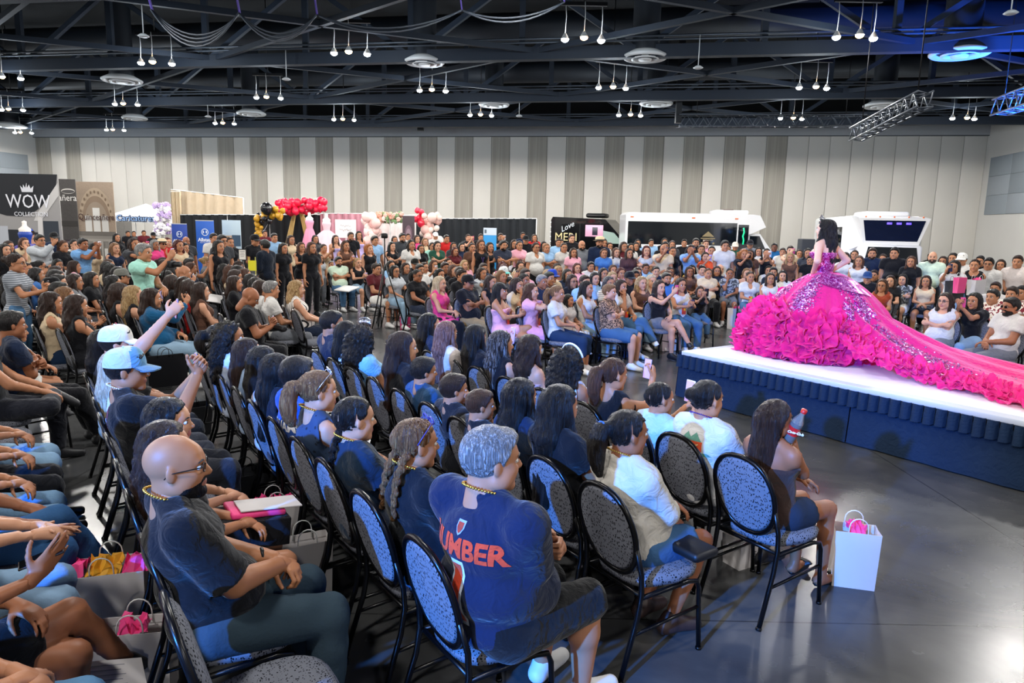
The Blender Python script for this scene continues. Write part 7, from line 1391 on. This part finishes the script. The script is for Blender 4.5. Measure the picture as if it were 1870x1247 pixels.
# second white bus, its front towards us
p = at_d(1624, 470, 24.5); o = empty('shuttle_bus', (p.x, 24.5, 0), -.22); tag(o, 'white shuttle bus facing us with high windshield band', 'bus', 'white shuttle buses'); W2 = 2.35; hB_ = 2.80
MB().rbox((-.05, 3.9, 1.62), (W2, 6.4, 2.3), .12).build('body', WHP, o)
MB().add([(-W2 / 2, .75, hB_ - .05), (W2 / 2, .75, hB_ - .05), (W2 / 2 - .05, -.15, hB_ - .12), (-W2 / 2 + .05, -.15, hB_ - .12), (-W2 / 2, .75, 1.55), (W2 / 2, .75, 1.55), (W2 / 2 - .3, .0, 1.78), (-W2 / 2 + .3, .0, 1.78)], [(0, 1, 2, 3), (3, 2, 6, 7), (0, 3, 7, 4), (1, 5, 6, 2), (4, 7, 6, 5)]).build('nose_cap', WHP, o)
MB().add([(-W2 / 2 + .2, -.165, hB_ - .2), (W2 / 2 - .2, -.165, hB_ - .2), (W2 / 2 - .36, -.02, 1.9), (-W2 / 2 + .36, -.02, 1.9)], [(0, 1, 2, 3)]).build('upper_window', mat('blue_glass', '#0a1430', .05, spec=.8), o)
for i in range(3): MB().rbox((-.15 + .3 * i, -.17, hB_ - .3), (.16, .02, .07), .01).build('led_lamp', mat('violet_led', '#5a46e0', .3, emit=2.0), o)
MB().add([(-.86, -.235, 1.14), (.86, -.235, 1.14), (.76, -.215, 1.70), (-.76, -.215, 1.70)], [(0, 1, 2, 3)]).build('windscreen', GLASS, o); MB().rbox((0, .6, 1.05), (1.95, 1.6, 1.45), .1).build('cab', WHP, o); MB().rbox((0, -.75, .8), (1.8, .9, .55), .14).build('bonnet', WHP, o); MB().rbox((0, -1.2, .78), (1.1, .06, .3), .03).build('grille', black, o)
for sx in (-1, 1):
    MB().rbox((sx * .72, -1.19, .82), (.28, .06, .2), .04).build('headlamp', mat('lamp_glass', '#cfd6dc', .1), o); MB().rbox((sx * 1.22, -.1, 1.35), (.12, .1, .3), .03).build('mirror', black, o); wheel(o, sx * .8, -.4)
    MB().tube([(sx * 1.0, .1, 1.2), (sx * 1.2, -.1, 1.3)], .02, 5).build('mirror_arm', black, o)
for i in range(5): MB().ball((-.9 + .45 * i, -.12, hB_ - .08), .03, 5).build('marker_lamp', ORL, o)
MB().rbox((0, 1.6, hB_ + .03), (1.5, 1.6, .2), .09).build('roof_unit', WHP, o); MB().rbox((-W2 / 2 - .04, 4.0, 1.9), (.04, 4.6, .95), .02).build('side_window', GLASS, o)
for sx in (-1, 1): wheel(o, sx * 1.0, 5.6)
# black van
p = at_d(1082, 470, 39.4); o = empty('van', (p.x, 39.4, 0), -.42); tag(o, 'glossy black van with silver lettering beside white bus', 'van'); Lv = 2.15
side_prism(o, [(-Lv, .35), (Lv + .55, .35), (Lv + .55, .95), (Lv + .2, 1.2), (Lv - .55, 1.95), (Lv - 1.2, 2.62), (-Lv + .1, 2.72), (-Lv, 2.55)], 1.95, 'body', BKP)
side_prism(o, [(Lv - 1.35, 1.35), (Lv - .15, 1.35), (Lv - .7, 1.92), (Lv - 1.3, 2.02)], 1.97, 'side_window', mat('pale_glass', '#8fa39a', .1)); MB().add([(Lv + .18, -.82, 1.25), (Lv + .18, .82, 1.25), (Lv - .58, .78, 1.98), (Lv - .58, -.78, 1.98)], [(0, 1, 2, 3)]).build('windscreen', GLASS, o)
MB().rbox((.35, -.985, 2.0), (1.0, .03, .62), .01).build('screen', mat('van_screen', '#b98aa0', .3, emit=.5), o); MB().rbox((.4, -1.005, 1.98), (.3, .01, .42), .01).build('picture', mat('screen_dark', '#22222e', .3, emit=.1), o); MB().rbox((.2, 0, 2.82), (1.1, .9, .24), .1).build('roof_unit', black, o)
text('MERI', .62, mat('print', '#c9b98a', .35, .6), o, frame((-1.25, -.99, 1.62), (1, 0, 0), (0, 0, 1))); text('Love', .42, mat('print', '#c9cdd2', .35, .6), o, frame((-1.2, -.99, 2.18), (.9, 0, .45), (-.45, 0, .9)), shear=.4)
for sy in (-1, 1): wheel(o, -Lv + .8, sy * .85); wheel(o, Lv - .2, sy * .85)
for i in range(8): MB().ball((-Lv - .01, -.96, .6 + .26 * i), .03, 5).build('trim_light', mat('trim_light', '#e6e9ee', .2, emit=1.0), o)
# black loudspeaker and cases by the wall
p = at_d(1470, 470, 27); tag(MB().rbox((p.x, p.y, .95), (.5, .45, 1.9), .03).build('loudspeaker', mat('speaker_cloth', '#2a2d33', .8)), 'tall dark loudspeaker standing behind the crowd near the gown', 'speaker')
p = at_d(1440, 470, 28); o = empty('flight_case', (p.x, p.y, 0)); tag(o, 'grey equipment case with metal edges beside tall loudspeaker', 'case'); MB().rbox((0, 0, .55), (.9, .5, 1.1), .02).build('box', mat('case', '#3a3f47', .6), o); MB().box((0, -.26, 1.05), (.92, .02, .06)).build('edge', ALU, o); MB().rbox((.1, 0, 1.28), (.5, .35, .25), .02).build('mixer', black, o)
p = at_d(1868, 500, 17); o = empty('draped_table', (p.x + .4, p.y, 0)); tag(o, 'table with dark blue cloth by the grey wall boards', 'table'); MB().rbox((0, 0, .74), (1.6, .75, .03), .01).build('top', m_cloth('#1b2c44'), o); MB().grid([[(x, -.39 + .02 * math.sin(x * 25), z) for x in np.linspace(-.8, .8, 40)] for z in (.01, .4, .74)]).build('cloth_front', m_cloth('#1b2c44'), o)
# ------------------------------------------------------------------ bags and small things
WPAP = mat('white_paper', '#cfc9c7', .7, var=.04, vscale=6); PKT = mat('pink_tissue', '#ee3f86', .6); BKPAP = mat('black_paper', '#14151a', .6); YT = mat('yellow_tissue', '#e8a82a', .6); NVP = mat('navy_paper', '#1a2a48', .6)
def bag(loc, rz, label, m=WPAP, w=.27, d=.14, h=.34, tissue=(PKT,), handle=wht, tip=0.0, word=None, wcol='#55524f', seed=0):
    o = empty('shopping_bag', loc, rz); tag(o, label, 'bag', 'shopping bags'); R5 = random.Random(seed)
    V_ = [(-w / 2, -d / 2, 0), (w / 2, -d / 2, 0), (w / 2, d / 2, 0), (-w / 2, d / 2, 0), (-w / 2 - .008, -d / 2 - .012, h), (w / 2 + .008, -d / 2 - .012, h), (w / 2 + .008, d / 2 + .012, h), (-w / 2 - .008, d / 2 + .012, h), (-w / 2 + .012, 0, h * .5), (w / 2 - .012, 0, h * .5), (-w / 2 - .004, 0, h), (w / 2 + .004, 0, h)]
    MB().add(V_, [(0, 3, 2, 1), (0, 1, 5, 4), (3, 7, 6, 2), (0, 4, 8), (4, 10, 8), (10, 7, 8), (7, 3, 8), (3, 0, 8), (1, 9, 5), (5, 9, 11), (11, 9, 6), (6, 9, 2), (2, 9, 1)]).build('paper', m, o)
    for sy_ in (-1, 1): MB().box((0, sy_ * (d / 2 + .0085), h - .02), (w + .012, .004, .038)).build('rim_fold', m, o)
    for sy in (-1, 1): MB().tube([(-.055, sy * d / 2, h - .03)] + [(-.052 * math.cos(PI * q_ / 8), sy * d / 2, h + .03 + .055 * math.sin(PI * q_ / 8)) for q_ in range(9)] + [(.055, sy * d / 2, h - .03)], .0035, 5).build('handle', handle, o)
    for k, tm in enumerate(tissue):
        P = []; cx = (k - (len(tissue) - 1) / 2) * w * .45
        for i in range(7): P.append([(cx + w * .42 * (j / 8 - .5) + R5.uniform(-.01, .01), d * .8 * (i / 6 - .5), h - .02 + R5.uniform(0, .075) * (1 if 0 < i < 6 else .2)) for j in range(9)])
        MB().grid(P, smooth=False).build('tissue', tm, o)
    if word: text(word, .055, mat('print', wcol, .7), o, frame((0, -d / 2 - .012, h * .45), (1, 0, 0), (0, 0, 1)))
    o.rotation_euler = (tip, 0, rz); return o
def fl(x, y): p = at_z(x, y, 0); return Vector((p.x, p.y, 0))
bag(fl(1560, 1072) + Vector((.0, .05, 0)), -.25, 'white paper bag with pink tissue standing by the girl in brown top', w=.24, h=.36, seed=1)
bag(fl(1365, 1025), .5, 'white and grey printed bag tipped under chairs of nearest row', WPAP, w=.30, h=.20, tissue=(), word='F IT', seed=2)
bag(fl(205, 1165), .3, 'large white bag stuffed with pink and yellow tissue in fourth aisle', w=.36, d=.2, h=.40, tissue=(PKT, YT, PKT), seed=3)
bag(fl(255, 1262), .2, 'white bag with pink tissue at the picture edge, near corner', w=.3, h=.33, tissue=(PKT,), seed=4)
bag(fl(505, 1005), .5, 'white bag with pink tissue between third and fourth rows', w=.28, h=.34, tissue=(PKT, PKT), seed=5)
bag(fl(560, 1085), .5, 'plain white bag with rope handles in front of bald man', w=.26, h=.34, tissue=(), seed=6)
bag(fl(455, 925), .6, 'black bag with brown rim under third row chairs', BKPAP, w=.36, d=.18, h=.28, tissue=(), handle=black, seed=7)
bag(fl(350, 795), .7, 'flat black gift bag leaning in the aisle by capped man', BKPAP, w=.34, d=.1, h=.34, tissue=(), handle=black, tip=.25, seed=8)
bag(fl(310, 785), .7, 'black handbag with gold clasp standing on a chair seat', mat('leather', '#101013', .35), w=.36, d=.14, h=.30, tissue=(), handle=black, seed=9).location.z = .47
bag(fl(1222, 640), .4, 'white shopping bag with tissue leaning by front row jeans', w=.40, d=.16, h=.42, tissue=(YT,), tip=-.1, seed=10)
bag(fl(1345, 600), .4, 'white bag with pink tissue in front of ripped jeans', w=.40, d=.16, h=.46, tissue=(PKT,), seed=11)
bag(fl(1072, 650), .4, 'round black bag topped with bright pink tissue, front row', BKPAP, w=.45, d=.25, h=.32, tissue=(PKT, YT), handle=black, seed=12)
bag(fl(1105, 655), .4, 'navy square bag beside pink tissue bag, front row', NVP, w=.36, d=.18, h=.40, tissue=(), handle=black, seed=13)
bag(fl(1150, 650), .4, 'dark blue bag under woman in leopard print', NVP, w=.34, d=.16, h=.46, tissue=(), handle=black, seed=14)
bag(fl(960, 640), .4, 'white bag behind pink skirt legs at front row', w=.42, d=.16, h=.30, tissue=(), seed=15)
bag(fl(740, 600), .2, 'hot pink bag hanging low by grey tee girl', mat('pink_paper', '#e0407e', .6), w=.2, h=.24, tissue=(), seed=16)
bag(fl(180, 610), .6, 'hot pink and yellow bag on the floor beyond the aisle', mat('pink_paper', '#d02a6a', .6), w=.32, h=.42, tissue=(YT,), seed=17)
p = at_d(1744, 522, 13.0); q = bag((p.x, p.y, p.z - .25), .5, 'black shop bag held in front by woman taking a picture', BKPAP, w=.36, h=.34, tissue=(), handle=black, word='Charriol' if False else None, seed=18)
p = at_d(1747, 512, 12.9); bag((p.x, p.y - .1, p.z - .22), .5, 'hot pink bag held before the black shop bag', mat('pink_paper', '#e2487f', .6), w=.24, d=.08, h=.28, tissue=(), seed=19)
p = at_d(1783, 520, 13.6); bag((p.x, p.y, p.z - .2), .5, 'white bag hugged by woman in black tank, standing', w=.34, h=.30, tissue=(PKT,), seed=20)
# drink bottle held by the girl nearest the runway
r, f = BOT_HAND; pos, M_ = f['grips'][-1]; w = wpt(r, pos) + Vector((.03, -.02, .0)); o = empty('drink_bottle', w); tag(o, 'clear plastic cola bottle with red label held by the girl', 'bottle'); o.rotation_euler = (.35, .25, 0)
CLR = mat('clear_plastic', '#dfe6ea', .08, trans=.85, spec=.6)
MB().lathe([(.001, -.11), (.026, -.11), (.033, -.10), (.034, -.03), (.030, 0), (.034, .03), (.033, .06), (.014, .105), (.0135, .12)], 18).build('bottle', CLR, o); MB().lathe([(.0345, -.025), (.0305, 0), (.0345, .028)], 18).build('label_band', mat('red_label', '#c81f1f', .4), o); MB().lathe([(.016, .12), (.016, .14), (.001, .141)], 12).build('cap', mat('red_cap', '#b81818', .4), o)
text('Coca-Cola', .022, mat('print', '#f2f2f2', .6), o, frame((0, -.036, .003), (1, 0, 0), (0, 0, 1)), shear=.3)
# cameras
def camera_prop(loc, rz, label, lens=.12):
    o = empty('photo_camera', loc, rz); tag(o, label, 'camera'); MB().rbox((0, 0, 0), (.06, .14, .10), .012).build('camera_body', mat('camera_black', '#121316', .5), o); MB().lathe([(.034, .03), (.036, .06), (.040, lens), (.036, lens + .02), (.001, lens + .01)], 16, axis='x').build('lens', mat('camera_black', '#121316', .5), o); MB().rbox((-.005, 0, .065), (.04, .05, .04), .008).build('viewfinder', mat('camera_black', '#121316', .5), o); MB().tube([(0, -.07, .03), (-.06, -.09, -.1), (-.12, -.05, -.22)], .008, 5).build('strap', black, o); return o
for c in CROWD:
    if c[3].startswith('standing person with short grey hair in mint'): a = c[2].rotation_euler.z; camera_prop(c[2].location + Vector((.42 * math.cos(a) + .02, .42 * math.sin(a), 1.50)), a, 'black camera with strap raised by the mint shirt photographer')
    if c[3].startswith('seated person with shaven head in black') and c[2].location.x < -3 and c[2].location.y < 11.5: a = c[2].rotation_euler.z; camera_prop(c[2].location + Vector((.36 * math.cos(a), .36 * math.sin(a), .80)), a - .9, 'black camera with long white lens resting in seated photographer hands', .2)
# coat, folder, envelope on laps
def slab(px, py, z, dims, rz, tilt, m, name, label, cat):
    p = at_z(px, py, z); o = MB().rbox((0, 0, 0), dims, .006).build(name, m, None, p); o.rotation_euler = (tilt[0], tilt[1], rz); tag(o, label, cat); return o
slab(633, 527, .60, (.50, .36, .03), -.6, (.25, 0), mat('white_card', '#e6e4e0', .6), 'portfolio', 'white portfolio folder on the lap of bearded man', 'folder')
slab(392, 545, .72, (.30, .26, .02), .6, (.5, .2), mat('white_card', '#ece8e4', .6), 'envelope_folder', 'white folder on a lap beyond the empty chairs', 'folder')
slab(560, 940, .66, (.03, .02, .02), 0, (0, 0), BKPAP, 'keyring', 'small black key fob lying near the third row', 'keys') if False else None
p = at_z(828, 560, .62); mb = MB(); P = []
for i in range(9):
    P.append([(-.34 + .68 * j / 12, -.30 + .6 * i / 8, .10 * math.sin(j * .9) * .3 + (.10 if i > 5 else .06 - .35 * max(0, (3 - i) / 3)) + .02 * math.sin(i * 2 + j)) for j in range(13)])
o = mb.grid(P).build('folded_coat', m_cloth('#0e0f13'), None, p, TH - PI / 2 + .6); tag(o, 'black coat draped over the lap of platinum blonde woman', 'coat')
bag_lap = slab(455, 960, .62, (.34, .26, .14), TH, (0, .1), m_cloth('#121318'), 'tote_bag', 'black padded tote on a lap beside bald man', 'bag'); MB().rbox((.02, 0, .09), (.26, .2, .03), .01).build('pink_flyer', PKT, bag_lap); MB().rbox((.08, -.02, .115), (.3, .16, .008), .003).build('white_flyer', WPAP, bag_lap)
q = at_z(1262, 1000, .56); o = MB().rbox((0, 0, 0), (.17, .22, .05), .02).build('black_purse', mat('leather', '#0a0a0c', .5), None, q, TH); tag(o, 'black soft purse on the lap of white shirt woman', 'bag')
for (x, y, z, lab) in [(200, 1235, .35, 'printed show flyer held over the near corner bag')]:
    o = slab(x, y, z, (.26, .17, .004), .7, (.3, .3), WPAP, 'flyer', lab, 'flyer'); 
    for i in range(5): MB().box((-.02, .055 - .025 * i, .003), (.16 - .03 * (i % 2), .003, .001)).build('text_block', mat('print', '#8a8a90', .8), o)
# pole for camera tripod among the crowd
p = at_d(703, 520, 14.2); o = empty('tripod', (p.x, p.y, 0)); tag(o, 'black camera tripod standing among the crowd in front of pale balloons', 'tripod')
for a in (0, 2.1, 4.2): MB().tube([(0, 0, 1.35), (.42 * math.cos(a), .42 * math.sin(a), .01)], .014, 6).build('leg', black, o)
MB().tube([(0, 0, 1.2), (0, 0, 1.85)], .014, 6).build('column', black, o); MB().rbox((0, 0, 1.90), (.12, .12, .1), .02).build('head', black, o)
